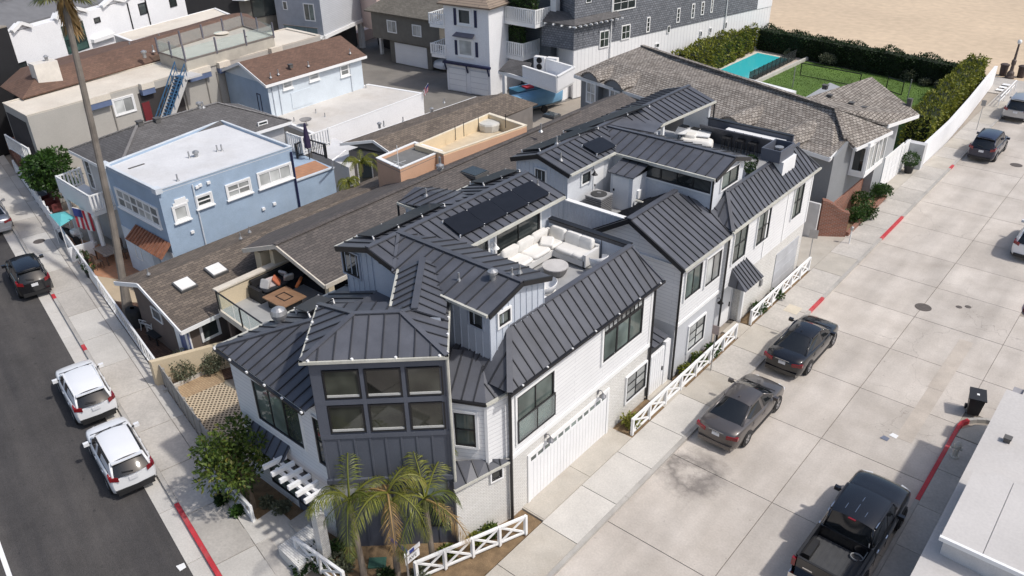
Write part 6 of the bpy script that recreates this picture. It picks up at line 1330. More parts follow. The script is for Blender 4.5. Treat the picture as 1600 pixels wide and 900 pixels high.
for i in range(4):
    for j in range(4): part('door_panel', WGg.box(MB(), 2.12 + i * .82, 2.9 + i * .82, .12 + j * .53, .62 + j * .53, 0, .04), WHITE, gd2)
vent(GH, P(1289, 138, 6.0), 3, .9)
for q_ in ((1296, 153), (1330, 165), (1349, 172)): vent(GH, on(*q_, q0, q1, q2_), 3, .8)
part('chimney', MB().obox(P(1421, 161, 5.6), (.14, 0, 0), (0, .14, 0), (0, 0, .3)), MATS['vent_dark'], GH)
part('white_parapet', MB().bar(P(1085, 106, 5.2), P(1240, 147, 5.4), .5, .35), TRIM, GH)
# ================================================================ vehicles (local frame: +Y forward)
TYRE = M('tyre_rubber', (0.018, 0.018, 0.019), .85, .1, 6, local=True); RIMM = M('wheel_rim', (.50, .50, .52), .3, .1, 6, metal=.8, local=True)
CARGL = M('car_glass', (0.012, 0.014, 0.016), .06, .1, 2, spec=.7, local=True); BLKP = M('black_trim_plastic', (.018, .018, .019), .55, .1, 5, local=True)
LAMPR = M('tail_lamp_red', (.20, .007, .011), .2, .1, 5, local=True, coat=.5); LAMPW = M('head_lamp', (.75, .77, .8), .12, .05, 5, local=True); CHROME = M('chrome', (.7, .7, .7), .15, .05, 5, metal=1.0, local=True); PLATE = M('number_plate', (.72, .73, .75), .4, .05, 5, local=True)
def paint(name, c, metal=.0, rough=.3, coat=.8): return M(name, c, rough, .03, 1.2, metal=metal, local=True, fine=.015, coat=coat)
def interp(tab, s):
    for (a, b) in zip(tab, tab[1:]):
        if s <= b[0]:
            t = (s - a[0]) / (b[0] - a[0]); t = t * t * (3 - 2 * t) * .5 + t * .5
            return [x + (y - x) * t for x, y in zip(a[1:], b[1:])]
    return list(tab[-1][1:])
def wheel(car, x, y, r, wd, rim):
    s = 1 if x > 0 else -1; X = V((x, y, r))
    mb = MB(); n = 20
    prof = [(r * .62, -wd / 2), (r * .93, -wd / 2), (r, -wd * .36), (r, wd * .36), (r * .93, wd / 2), (r * .62, wd / 2)]
    rows = []
    for rr, dx in prof: rows.append([X + V((s * dx, rr * math.cos(2 * math.pi * k / n), rr * math.sin(2 * math.pi * k / n))) for k in range(n + 1)])
    w = part('wheel', MB().tube([X + V((s * -wd * .3, 0, 0)), X + V((s * wd * .34, 0, 0))], r * .64, 18), BLKP, car)
    part('tyre', mb.grid(rows), TYRE, w, smooth=True)
    rb = MB().tube([X + V((s * wd * .34, 0, 0)), X + V((s * wd * .44, 0, 0))], r * .16, 10)
    for k in range(5):
        a = 2 * math.pi * k / 5 + .3; d = V((0, math.cos(a), math.sin(a))); rb.bar(X + V((s * wd * .4, 0, 0)) + d * r * .1, X + V((s * wd * .4, 0, 0)) + d * r * .66, r * .2, .03, up=(1, 0, 0))
    for k in range(18):
        a, b = 2 * math.pi * k / 18, 2 * math.pi * (k + 1) / 18
        rb.bar(X + V((s * wd * .42, math.cos(a) * r * .64, math.sin(a) * r * .64)), X + V((s * wd * .42, math.cos(b) * r * .64, math.sin(b) * r * .64)), .03, .04)
    part('rim', rb, rim, w)
def car(name, label, loc, rz, pm, L=4.88, W=1.84, H=1.45, kind='sedan', group=None, rim=None, cladding=False, wb=2.82, rails=None, cat='car', plate=True, topm=None, ground=0.0):
    o = thing(name, label, cat, (loc[0], loc[1], ground), rz, group, local=True)
    hl, hw = L / 2, W / 2
    if kind == 'sedan':
        tab = [(-1, .80, .36, .82), (-.975, .87, .27, .97), (-.9, .93, .22, 1.04), (-.72, .975, .2, 1.06), (-.45, .995, .2, 1.02), (0, 1, .2, .97), (.35, .995, .2, .965), (.48, .985, .2, .985), (.7, .965, .2, .92), (.86, .92, .21, .83), (.95, .85, .24, .72), (1.0, .72, .3, .58)]
        cab = dict(yr0=-.70, yr1=-.30, yf0=.50, yf1=.13, wb=.90, wt=.66)
    elif kind == 'suv':
        tab = [(-1, .86, .42, .98), (-.975, .93, .32, 1.08), (-.9, .97, .26, 1.12), (-.6, .99, .24, 1.10), (-.2, 1, .24, 1.06), (.3, 1, .24, 1.03), (.46, .99, .24, 1.07), (.7, .97, .24, 1.02), (.86, .92, .25, .95), (.95, .85, .28, .84), (1.0, .73, .34, .66)]
        cab = dict(yr0=-.97, yr1=-.76, yf0=.50, yf1=.16, wb=.90, wt=.71)
    else:   # pickup front half
        tab = [(-.36, .985, .38, 1.18), (.1, .99, .36, 1.17), (.4, .99, .36, 1.2), (.5, .985, .36, 1.26), (.75, .97, .36, 1.22), (.9, .94, .38, 1.15), (.965, .88, .42, 1.02), (1.0, .8, .48, .85)]
        cab = dict(yr0=-.34, yr1=-.28, yf0=.47, yf1=.24, wb=.89, wt=.75)
    if kind == 'pickup': ss = [-.36 + 1.36 * i / 22 for i in range(23)]
    else: ss = [-1, -.99, -.975, -.95, -.9, -.8, -.7, -.6, -.45, -.3, -.15, 0, .15, .3, .4, .48, .56, .65, .74, .82, .88, .93, .965, .985, 1]
    rows = []
    for s_ in ss:
        wv, zb, zt = interp(tab, s_); wv *= hw; y = s_ * hl
        bow = 0 if abs(s_) < .9 else 1
        half = [(0, zb), (wv * .86, zb), (wv * .955, zb + .07), (wv * .99, zb + (zt - zb) * .3), (wv, zb + (zt - zb) * .55), (wv * .985, zb + (zt - zb) * .8), (wv * .955, zt - .055), (wv * .89, zt - .012), (wv * .6, zt + .018), (wv * .28, zt + .028), (0, zt + .03)]
        ring = [V((x, y - abs(x / hw) ** 3 * (.16 if s_ > .9 else -.10 if s_ < -.9 and kind != 'pickup' else 0), z)) for x, z in half] + [V((-x, y - abs(x / hw) ** 3 * (.16 if s_ > .9 else -.10 if s_ < -.9 and kind != 'pickup' else 0), z)) for x, z in half[-2:0:-1]]
        rows.append(ring + [ring[0]])
    mb = MB().grid(rows); n = len(rows[0])
    mb.face(rows[0][:-1][::1]); mb.face(rows[-1][:-1][::-1])
    part('body', mb, pm, o, smooth=True)
    # greenhouse
    yr0, yr1, yf0, yf1 = cab['yr0'] * hl, cab['yr1'] * hl, cab['yf0'] * hl, cab['yf1'] * hl
    wb_, wt = cab['wb'] * hw, cab['wt'] * hw
    zr = interp(tab, max(cab['yr0'], tab[0][0]))[2]; zf = interp(tab, cab['yf0'])[2]; zm = interp(tab, .1)[2]
    zroof = H
    K = 8; js = [(-1 + 2 * j / K) for j in range(K + 1)]
    def roofrow(y, z, w): return [V((w * j, y, z + .055 * (1 - j * j) - .03 * j ** 6)) for j in js]
    def ws_row(t):   # windscreen from cowl (0) to header (1)
        w = wb_ * .93 + (wt - wb_ * .93) * t; y = yf0 + (yf1 - yf0) * t; z = zf - .02 + (zroof - .035 - zf + .02) * (t ** .93)
        return [V((w * j, y + (.17 * (1 - t) + .05 * t) * (1 - j * j), z + .055 * t * (1 - j * j) - .03 * t * j ** 6)) for j in js]
    def rw_row(t):
        w = wb_ * .9 + (wt * .97 - wb_ * .9) * t; y = yr0 + (yr1 - yr0) * t; z = zr - .01 + (zroof - .05 - zr + .01) * (t ** .92)
        return [V((w * j, y - (.12 * (1 - t) + .03 * t) * (1 - j * j), z + .055 * t * (1 - j * j) - .03 * t * j ** 6)) for j in js]
    part('windscreen', MB().grid([ws_row(t) for t in (0, .25, .5, .75, 1)]), CARGL, o, smooth=True)
    part('rear_window', MB().grid([rw_row(t)[::-1] for t in (0, .25, .5, .75, 1)]), CARGL, o, smooth=True)
    ym = (yr1 + yf1) / 2
    rr = [roofrow(yr1 - .03, zroof - .05, wt * .97), roofrow(yr1 + .15, zroof - .015, wt), roofrow(ym, zroof, wt * 1.01), roofrow(yf1 - .2, zroof - .008, wt * 1.0), roofrow(yf1 + .06, zroof - .04, wt)]
    rf = MB().grid([[p + V((0, 0, .008)) for p in r] for r in rr])
    rfo = part('roof', rf, topm or pm, o, smooth=True)
    for s in (-1, 1):
        A0, A1 = V((s * wb_ * .93, yf0 - .02, zf - .03)), V((s * wt, yf1 + .02, zroof - .055))
        C0, C1 = V((s * wb_ * .9, yr0 + .02, zr - .02)), V((s * wt * .97, yr1, zroof - .07))
        yb = .02 * hl if kind != 'pickup' else .06 * hl
        Bo, Bt = V((s * wb_ * 1.0, yb, zm - .01)), V((s * wt * 1.01, yb - .05, zroof - .035))
        # side windows, front and rear
        def lift(p): return p + V((s * .006, 0, 0))
        Am, Cm = V((s * wb_ * .985, yf0 - .35, zm + .0)), V((s * wb_ * .97, yr0 + (.55 if kind == 'sedan' else .35 if kind == 'suv' else .12), zr - .01))
        A2 = A0.lerp(A1, .97)
        f1 = [Bo + V((0, .03, 0)), Am, A0.lerp(A1, .12), A2, Bt + V((0, .03, 0))]; f2 = [Bo - V((0, .03, 0)), Bt - V((0, .03, 0)), C0.lerp(C1, .96), C0.lerp(C1, .35), Cm]
        # backing shell in paint
        part('side_frame', MB().face([Bo, Am, A0, A1, Bt] if s > 0 else [Bo, Bt, A1, A0, Am]).face([Bo, Bt, C1, C0, Cm] if s > 0 else [Bo, Cm, C0, C1, Bt]), pm, o)
        def shrink(poly, k, dx):
            c = sum(poly, V((0, 0, 0))) / len(poly); out = [c + (p - c) * k + V((s * dx, 0, 0)) for p in poly]; return out if nrm(out).x * s > 0 else out[::-1]
        part('side_window', MB().face(shrink(f1, .88, .012)), CARGL, o); part('side_window', MB().face(shrink(f2, .84, .012)), CARGL, o)
        part('pillar', MB().tube([A0 + V((-s * .005, 0, .0)), A1 + V((-s * .01, 0, .0))], .04, 8), pm, o, smooth=True)
        part('pillar', MB().tube([C0 + V((-s * .02, 0, -.01)), C1 + V((-s * .02, 0, .0))], .055, 8), pm, o, smooth=True)
        part('roof_rail', MB().tube([A1 + V((0, -.05, .035)), Bt + V((0, 0, .035)), C1 + V((0, .05, .03))], .03 if not rails else .035, 6), CHROME if rails == 'chrome' else BLKP if rails == 'black' else pm, o)
        # mirror, handles, lamps
        mp = V((s * (hw + .10), yf0 - .42, zm + .1)); mr = part('mirror', MB().obox(mp, (.10, 0, 0), (0, .07, 0), (0, 0, .075)), pm if not rails == 'blackmirror' else BLKP, o); part('mirror_arm', MB().bar(mp, mp - V((s * .16, -.04, .05)), .05, .05), BLKP, mr)
        for yy in (yb - .12, yb - 1.05 if kind != 'pickup' else yb - .95):
            part('door_handle', MB().obox((s * (hw * .985), yy, zm - .16), (.018, 0, 0), (0, .1, 0), (0, 0, .016)), CHROME if kind == 'pickup' else pm, o)
        for yy in (yb, yb - 1.0 if kind != 'pickup' else -.3 * hl, yf0 - .3): part('door_seam', MB().bar((s * (hw * .982), yy, .42), (s * (hw * .99), yy, zm - .05), .012, .012, up=(1, 0, 0)), BLKP, o)
        zl = interp(tab, .93)[2]; part('headlamp', MB().obox((s * hw * .68, hl * .93, zl - .13), (s * .17, -.07, 0), (.02, .05, .03), (0, 0, .055)), LAMPW, o)
        if kind != 'pickup':
            zl = interp(tab, -.975)[2]
            tlm = MB()
            if kind == 'sedan': tlm.obox((s * hw * .73, -hl * .955, zl - .13), (s * .22, .055, .02), (0, .07, 0), (0, 0, .075))
            else: tlm.obox((s * hw * .78, -hl * .95, zl - .05), (s * .15, .06, .03), (0, .08, 0), (0, 0, .085)); tlm.obox((s * hw * .91, -hl * .90, zl + .0), (.03, .05, 0), (0, .14, .04), (0, 0, .06))
            part('tail_lamp', tlm, LAMPR, o)
    # wheels and arches
    r = .335 if kind == 'sedan' else .36 if kind == 'suv' else .41
    for y in (-wb / 2 + .02 * hl, wb / 2 + .02 * hl):
        for s in (-1, 1):
            part('wheel_arch', MB().tube([(s * (hw - .24), y, r), (s * (hw + .004), y, r)], r * 1.14, 22), BLKP, o)
            wheel(o, s * (hw - .095), y, r, .22 if kind != 'pickup' else .26, rim or RIMM)
    # bumpers, plate, grille
    if kind != 'pickup':
        part('rear_valance', MB().obox((0, -hl * .985 + .02, .36), (hw * .78, 0, 0), (0, .08, 0), (0, 0, .09)), BLKP if (cladding or kind == 'suv') else pm, o)
        if cladding: part('rear_bumper', MB().obox((0, -hl * 1.0 + .05, .46), (hw * .84, 0, 0), (0, .06, 0), (0, 0, .045)), BLKP, o)
        if plate: part('number_plate', MB().obox((0, -hl * .985 - (.02 if kind == 'sedan' else .035), .80 if kind == 'sedan' else .86), (.16, 0, 0), (0, .012, 0), (0, 0, .08)), PLATE, o)
        if kind == 'suv': part('spoiler', MB().obox((0, yr1 - .1, zroof - .035), (wt * .92, 0, 0), (0, .12, -.02), (0, 0, .018)), pm, o); part('rear_wiper', MB().bar((0.05, yr0 - .12, zr + .12), (-.35, yr0 - .05, zr + .2), .02, .02), BLKP, o)
        else: part('antenna_fin', MB().obox((0, yr1 + .2, zroof + .07), (.02, 0, 0), (0, .07, 0), (0, 0, .03)), pm, o)
        if kind == 'sedan': part('boot_trim', MB().obox((0, -hl * .985 - .012, .93), (.32, 0, 0), (0, .012, 0), (0, 0, .014)), CHROME, o)
        for s in (-1, 1): part('sill', MB().bar((s * hw * .97, -wb / 2 + .45, .28), (s * hw * .97, wb / 2 - .35, .28), .05, .12), BLKP, o)
    part('wiper', MB().bar((-.5, yf0 + .08, zf + .02), (.1, yf0 + .1, zf + .06), .025, .02), BLKP, o); part('wiper', MB().bar((.0, yf0 + .1, zf + .02), (.55, yf0 + .04, zf + .05), .025, .02), BLKP, o)
    part('hood_seam', MB().bar((-hw * .8, yf0 + .16, zf + .006), (hw * .8, yf0 + .16, zf + .006), .02, .015), BLKP, o)
    return o
WP = paint('white_car_paint', (.80, .81, .82)); GP = paint('grey_car_paint', (.12, .108, .103), .55, .35); BP = paint('black_car_paint', (.008, .009, .012), .2, .2); NP = paint('navy_car_paint', (.012, .018, .045), .3, .25); SP = paint('silver_car_paint', (.46, .47, .49), .7, .35)
rs = math.atan2(-LU.x, LU.y)     # heading along the asphalt street (+Y turned to LU)
car('grey_sedan', 'grey sedan parked nearest the garage house on the concrete street', (3.98, 10.35), 0, GP, kind='sedan', group='cars along the concrete street')
car('black_sedan', 'black sedan parked in front of the grey sedan', (3.95, 16.55), 0, BP, kind='sedan', group='cars along the concrete street')
car('navy_suv', 'dark navy older wagon with silver lower trim by the white wall', (4.0, 49.6), 0, NP, 4.7, 1.82, 1.72, 'suv', 'cars along the concrete street', wb=2.7, rails='black', cladding=False)
car('silver_suv', 'silver wagon parked farthest up the concrete street near the beach', (3.85, 60.5), 0, SP, 4.7, 1.88, 1.75, 'suv', 'cars along the concrete street', wb=2.75, rails='chrome')
car('white_suv', 'white wagon cut off by the right edge of the picture', (10.05, 35.0), 0, WP, 4.7, 1.88, 1.68, 'suv', 'cars along the concrete street', wb=2.75)
car('white_suv', 'white wagon parked ahead on the asphalt street, without roof rails', tuple((V((-19.45, -6.52, 0)) + P(135, 612) - P(125, 604))[:2]), rs, WP, 4.15, 1.70, 1.52, 'suv', 'cars along the asphalt street', wb=2.5, cladding=True)
car('white_suv', 'white wagon with black roof rails nearest the red kerb', tuple((V((-14.25, -7.62, 0)) + P(191, 716) - P(179, 707))[:2]), rs, WP, 4.15, 1.70, 1.54, 'suv', 'cars along the asphalt street', wb=2.5, cladding=True, rails='black')
car('black_suv', 'black wagon parked on the asphalt street before the tall palm', tuple((V((-33.0, -2.95, 0)) + P(42, 430) - P(46, 414))[:2]), rs, BP, 4.2, 1.70, 1.6, 'suv', 'cars along the asphalt street', wb=2.5, rails='black')
q = P(8, 368) + LU * 2.5 - LI * .25; car('silver_sedan', 'silver car at the left edge, only its tail in view', (q.x, q.y), rs, SP, kind='sedan', group='cars along the asphalt street')
q = P(697, 112); car('carport_suv', 'white wagon facing out of the carport beside the shutter house', (q.x - .6, q.y + 1.8), math.pi * .98, WP, 4.5, 1.84, 1.66, 'suv', wb=2.68, ground=-.04)
# ---- pickup
tk = car('pickup_truck', 'black crew cab pickup truck with open bed at the bottom right', (10.02, 6.5), rad(-1), BP, 5.85, 2.0, 1.93, 'pickup', 'cars along the concrete street', wb=3.65, cat='pickup', rim=M('dark_rim', (.12, .12, .13), .35, .1, 5, metal=.7, local=True), rails='pickup')
hl, hw = 5.85 / 2, 1.0
y0, y1 = -hl + .02, -.365 * hl; zt, zfz = 1.28, .80
for s in (-1, 1):
    rows = []
    for y in (y0, y0 + .06, y0 + .3, (y0 + y1) / 2, y1 - .1, y1):
        w = hw * (.955 if y < y0 + .03 else .985)
        rows.append([V((s * w * .90, y, .42)), V((s * w * .98, y, .5)), V((s * w, y, .8)), V((s * w * .995, y, 1.1)), V((s * w * .96, y, zt - .03)), V((s * w * .93, y, zt)), V((s * w * .86, y, zt)), V((s * w * .845, y, zt - .03)), V((s * w * .84, y, zfz))])
    if s < 0: rows = rows[::-1]
    part('bed_side', MB().grid(rows), BP, tk, smooth=True)
    part('bed_rail', MB().box(s * hw * .895 - .045, s * hw * .895 + .045, y0 + .05, y1 - .03, zt, zt + .03), BLKP, tk)
    part('wheel_box', MB().box(min(s * .84, s * .62), max(s * .84, s * .62), y0 + .5, y0 + 1.35, zfz, zfz + .24), BLKP, tk)
    part('tail_lamp', MB().obox((s * hw * .93, y0 + .0, 1.06), (.065, 0, 0), (0, .07, 0), (0, 0, .16)), LAMPR, tk)
    part('roof_strip', MB().bar((s * .745, -.27 * hl, 1.925), (s * .745, .22 * hl, 1.915), .03, .02), CHROME, tk)
BEDM = M('bed_liner', (.06, .061, .064), .75, .12, 4, local=True)
bed = part('bed_floor', MB().box(-.83, .83, y0 + .05, y1, zfz - .06, zfz), BEDM, tk)
for i in range(9): part('bed_rib', MB().box(-.76 + i * .19 - .045, -.76 + i * .19 + .045, y0 + .08, y1 - .05, zfz, zfz + .018), BEDM, bed)
part('bed_front', MB().box(-.84, .84, y1 - .04, y1, zfz, zt), BP, tk)
tg = part('tailgate', MB().box(-.84, .84, y0 - .02, y0 + .05, .62, zt), BP, tk); part('tailgate_cap', MB().box(-.84, .84, y0 - .02, y0 + .06, zt, zt + .025), BLKP, tg); part('badge', MB().box(-.62, -.3, y0 - .03, y0 - .02, .95, 1.0), CHROME, tg)
part('rear_bumper', MB().obox((0, y0 - .1, .58), (.97, 0, 0), (0, .11, 0), (0, 0, .1)), CHROME, tk)
part('under_frame', MB().box(-.75, .75, y0 + .1, hl * .8, .36, .5), BLKP, tk)
for x in (-.35, -.02, .3): part('roof_groove', MB().bar((x, -.2 * hl, 1.987 - abs(x) * .05), (x, .1 * hl, 1.987 - abs(x) * .05), .012, .01), CHROME, tk)
part('high_brake_lamp', MB().box(-.12, .12, -.3 * hl - .04, -.28 * hl, 1.9, 1.935), LAMPR, tk)
hs = thing('bed_hose', 'coiled grey hose lying in the bed of the pickup truck', 'hose', (10.02 + .5, 6.5 - 1.3, .82), 0, local=True)
part('coil', MB().tube([(math.cos(a * .5) * .2, math.sin(a * .5) * .16, .02 + a * .002) for a in range(26)] + [(.25, .2, .3), (.2, .3, .55)], .018, 6), M('hose_grey', (.3, .3, .3), .6), hs)
# ================================================================ planting
def rv(): 
    while True:
        v = V((R.uniform(-1, 1), R.uniform(-1, 1), R.uniform(-1, 1)))
        if .05 < v.length < 1: return v
def leaf(mb, p, d, ln, wd, n=None):
    d = d.normalized(); s = d.cross(n or V((0, 0, 1)) if abs(d.z) < .95 else V((1, 0, 0)))
    if s.length < 1e-3: s = V((1, 0, 0))
    s = s.normalized() * wd / 2
    mb.face([p, p + d * ln * .45 + s, p + d * ln, p + d * ln * .45 - s])
LEAF_DK = leafmat('dark_glossy_leaf', (.018, .045, .010), (.055, .115, .022), .4)
LEAF_MD = leafmat('orchard_leaf', (.03, .065, .012), (.14, .19, .035), .45, dead=(.22, .17, .05))
LEAF_YG = leafmat('yellow_green_leaf', (.055, .085, .010), (.27, .27, .035), .5)
LEAF_HD = leafmat('dark_hedge_leaf', (.010, .026, .008), (.034, .066, .018), .5)
LEAF_GY = leafmat('grey_green_leaf', (.085, .10, .065), (.19, .20, .13), .6)
LEAF_PL = leafmat('palm_leaflet', (.06, .095, .016), (.25, .25, .05), .45, .25, dead=(.36, .26, .10), objrand=.65)
LEAF_PD = leafmat('dry_palm_leaflet', (.25, .15, .06), (.40, .27, .11), .6, .2)
LEAF_PT = leafmat('tall_palm_leaflet', (.07, .09, .03), (.22, .22, .09), .5, .2)
BARK = M('bark', (.16, .12, .085), .95, .3, 5, bump=.6, bscale=25); PBARK = M('palm_bark', (.20, .165, .13), .95, .25, 3, bump=.6, bscale=18); PGREEN = M('palm_shaft', (.16, .17, .06), .7, .25, 3)
FLOW = leafmat('white_blossom', (.55, .56, .42), (.8, .8, .72), .6)
def blob_leaves(mb, c, rx, ry, rz, n, ln=.13, shell=.55, lump=None):
    for _ in range(n):
        d = rv().normalized(); k = shell + (1 - shell) * R.random() ** .6
        if lump: k *= 1 + lump * math.sin(d.x * 5 + c.x) * math.cos(d.y * 6 + c.y * 2) 
        p = c + V((d.x * rx, d.y * ry, d.z * rz)) * k
        leaf(mb, p, (d + rv() * .9), ln * R.uniform(.7, 1.3), ln * .55, rv())
def tree(name, label, base, h, cx, r, n, mat, ln=.16, cat='tree', group=None, flower=0):
    t = thing(name, label, cat, base, group=group)
    b = V(base); c = V(cx)
    part('trunk', MB().tube([b, b.lerp(c, .35) + V((.05, .04, 0)), b.lerp(c, .75), c + V((0, 0, r * .2))], [.09 * h / 3 + .03, .07 * h / 3 + .02, .05, .02], 7), BARK, t)
    lm = MB()
    for k in range(6): d = rv().normalized(); e = c + V((d.x * r * .7, d.y * r * .7, abs(d.z) * r * .5)); lm.tube([b.lerp(c, .6), b.lerp(c, .6).lerp(e, .6) + V((0, 0, .1)), e], [.04, .025, .012], 5)
    part('limbs', lm, BARK, t)
    mb = MB()
    nb = 26
    for k in range(nb):
        d = rv(); cc = c + V((d.x * r * .85, d.y * r * .85, d.z * r * .75)); rr = r * R.uniform(.2, .42)
        blob_leaves(mb, cc, rr, rr, rr * .8, n // nb, ln, .45)
    part('crown', mb, mat, t)
    if flower:
        fm = MB(); blob_leaves(fm, c, r, r, r * .8, flower, .12, .9); part('blossom', fm, FLOW, t)
    return t
tree('citrus_tree', 'bushy green tree by the sidewalk in front of the corner house', P(398, 795, 0), 3, P(370, 718, 2.1), 1.55, 4600, LEAF_MD, .17)
tree('street_tree', 'dense dark green tree behind the picket fence left of the balcony', P(80, 318, .1), 3.6, P(82, 268, 2.6), 1.75, 5200, LEAF_DK, .22)
def shrub(name, label, c, r, n, mat, ln=.12, group=None, sq=.8, cat='shrub'):
    t = thing(name, label, cat, (c[0], c[1], c[2] if len(c) > 2 else 0.05), group=group); c = V((c[0], c[1], (c[2] if len(c) > 2 else .05) + r * sq * .75))
    mb = MB()
    for k in range(7): d = rv(); blob_leaves(mb, c + V((d.x * r * .55, d.y * r * .55, d.z * r * .4)), r * .55, r * .55, r * sq * .55, n // 7, ln, .4)
    part('foliage', mb, mat, t); part('stems', MB().tube([c - V((0, 0, r * sq * .8)), c], [.03, .015], 5), BARK, t)
    return t
q = P(293, 588); shrub('lavender_shrub', 'rounded grey green shrub against the tan garden wall, left one', (q.x, q.y), .95, 3200, LEAF_GY, .11)
q = P(338, 577); shrub('lavender_shrub', 'rounded grey green shrub against the tan garden wall, nearer the roof corner', (q.x, q.y), .85, 2800, LEAF_GY, .11)
for i, (px, py, r, m_, lb) in enumerate(((1192, 494, .5, LEAF_DK, 'green shrub at the end of the white fence by the entry path'), (1072, 586, .42, LEAF_YG, 'bright green plant behind the white fence, nearest the side gate'), (1093, 571, .4, LEAF_MD, 'green plant behind the white fence, middle of three'), (1112, 556, .4, LEAF_DK, 'green plant behind the white fence, beside the street sign'), (1218, 470, .4, LEAF_DK, 'low green shrub behind the far white fence'), (985, 668, .5, LEAF_PL, 'grassy tuft at the near end of the white crossbuck fence'), (762, 838, .4, LEAF_MD, 'small shrub beside the brick wall and corner fence'), (745, 852, .3, LEAF_PL, 'dry tuft beside the brick wall corner'))):
    q = P(px, py); shrub('garden_shrub', lb, (min(q.x, .95), q.y, .1), r, 520, m_, .13)
for i, (px, py, r, m_, lb) in enumerate(((505, 880, .6, LEAF_HD, 'dark shrub at the foot of the tower, left of the palms'), (535, 890, .45, LEAF_GY, 'grassy shrub at the tower foot, between fence and first palm'), (348, 786, .32, LEAF_HD, 'low dark plant inside the small white fence, left'), (374, 806, .3, LEAF_DK, 'low dark plant inside the small white fence, right'), (440, 800, .35, LEAF_GY, 'low grey green plant before the front door'), (470, 895, .35, LEAF_HD, 'dark green plant below the white corner fence'), (420, 790, .3, LEAF_GY, 'small spiky plant by the front path'))):
    q = P(px, py); shrub('bed_plant', lb, (q.x, q.y, .05), r, 450, m_, .13)
for i, (px, py, r, m_, lb) in enumerate(((655, 905, .35, LEAF_GY, 'dry grassy tuft between the sign and the last palm'), (600, 912, .4, LEAF_HD, 'dark low shrub between the first two palms'), (700, 872, .35, LEAF_PL, 'dry tuft at the tower corner right of the palms'), (520, 868, .4, LEAF_HD, 'dark shrub against the tower wall behind the first palm'))):
    q = P(px, py); shrub('bed_plant', lb, (q.x, q.y, .05), r, 420, m_, .14)
# ---- feather palms before the tower
def frond(mb, base, az, el, L, droop, wd, n=34, ll=.55):
    pts = []; p = V(base); d = V((math.cos(az) * math.cos(el), math.sin(az) * math.cos(el), math.sin(el)))
    seg = 12
    for i in range(seg + 1):
        pts.append(p.copy()); p = p + d * L / seg; d = (d + V((0, 0, -droop / seg * (1 + i * .12)))).normalized()
    mb.tube(pts, [.035 * (1 - i / (seg + 1)) + .006 for i in range(seg + 1)], 4, caps=False)
    for i in range(n):
        t = .14 + .86 * i / n; f = t * seg; k = min(int(f), seg - 1); q = pts[k].lerp(pts[k + 1], f - k); dd = (pts[k + 1] - pts[k]).normalized()
        sd = dd.cross(V((0, 0, 1))); sd = sd.normalized() if sd.length > .01 else V((1, 0, 0))
        l = ll * math.sin(math.pi * min(1, .12 + t * .85)) ** .6 * R.uniform(.85, 1.1)
        for s in (-1, 1):
            v = (sd * s * R.uniform(.75, 1) + dd * R.uniform(.5, .9) + V((0, 0, -.3 - R.random() * .5))).normalized()
            e = q + v * l; mid = q + v * l * .5 + V((0, 0, .03)); w_ = dd * wd
            mb.face([q - w_ * .4, mid - w_ * .5, e + V((0, 0, -.10)), mid + w_ * .5])
for i, (bx, by, tx, ty, h, nf) in enumerate(((570, 905, 546, 782, 3.2, 8), (622, 902, 606, 770, 3.5, 8), (678, 888, 664, 780, 3.0, 8))):
    b = P(bx, by); tp = P(tx, ty, h)
    t = thing('feather_palm', ('feather palm before the tower, nearest the front door', 'feather palm before the tower, middle of three with dry fronds', 'feather palm before the tower, nearest the brick wall')[i], 'palm tree', b, group='feather palms at the tower foot')
    part('trunk', MB().tube([b - V((0, 0, .1)), b.lerp(tp, .3), b.lerp(tp, .7), tp - V((0, 0, .5))], [.13, .10, .09, .085], 9), PBARK, t)
    part('crown_shaft', MB().tube([tp - V((0, 0, .55)), tp - V((0, 0, .3)), tp], [.085, .11, .05], 8), PGREEN, t)
    for k in range(nf):
        az = 2 * math.pi * (k + R.uniform(-.25, .25)) / nf + i; m_ = MB(); dry = (i == 1 and k in (2, 6)) or R.random() < .1
        frond(m_, tp, az, R.uniform(.25, 1.25) if not dry else .0, R.uniform(1.7, 2.6), R.uniform(1.0, 2.4), .03, 44, .56)
        part('frond', m_, LEAF_PD if dry else LEAF_PL, t)
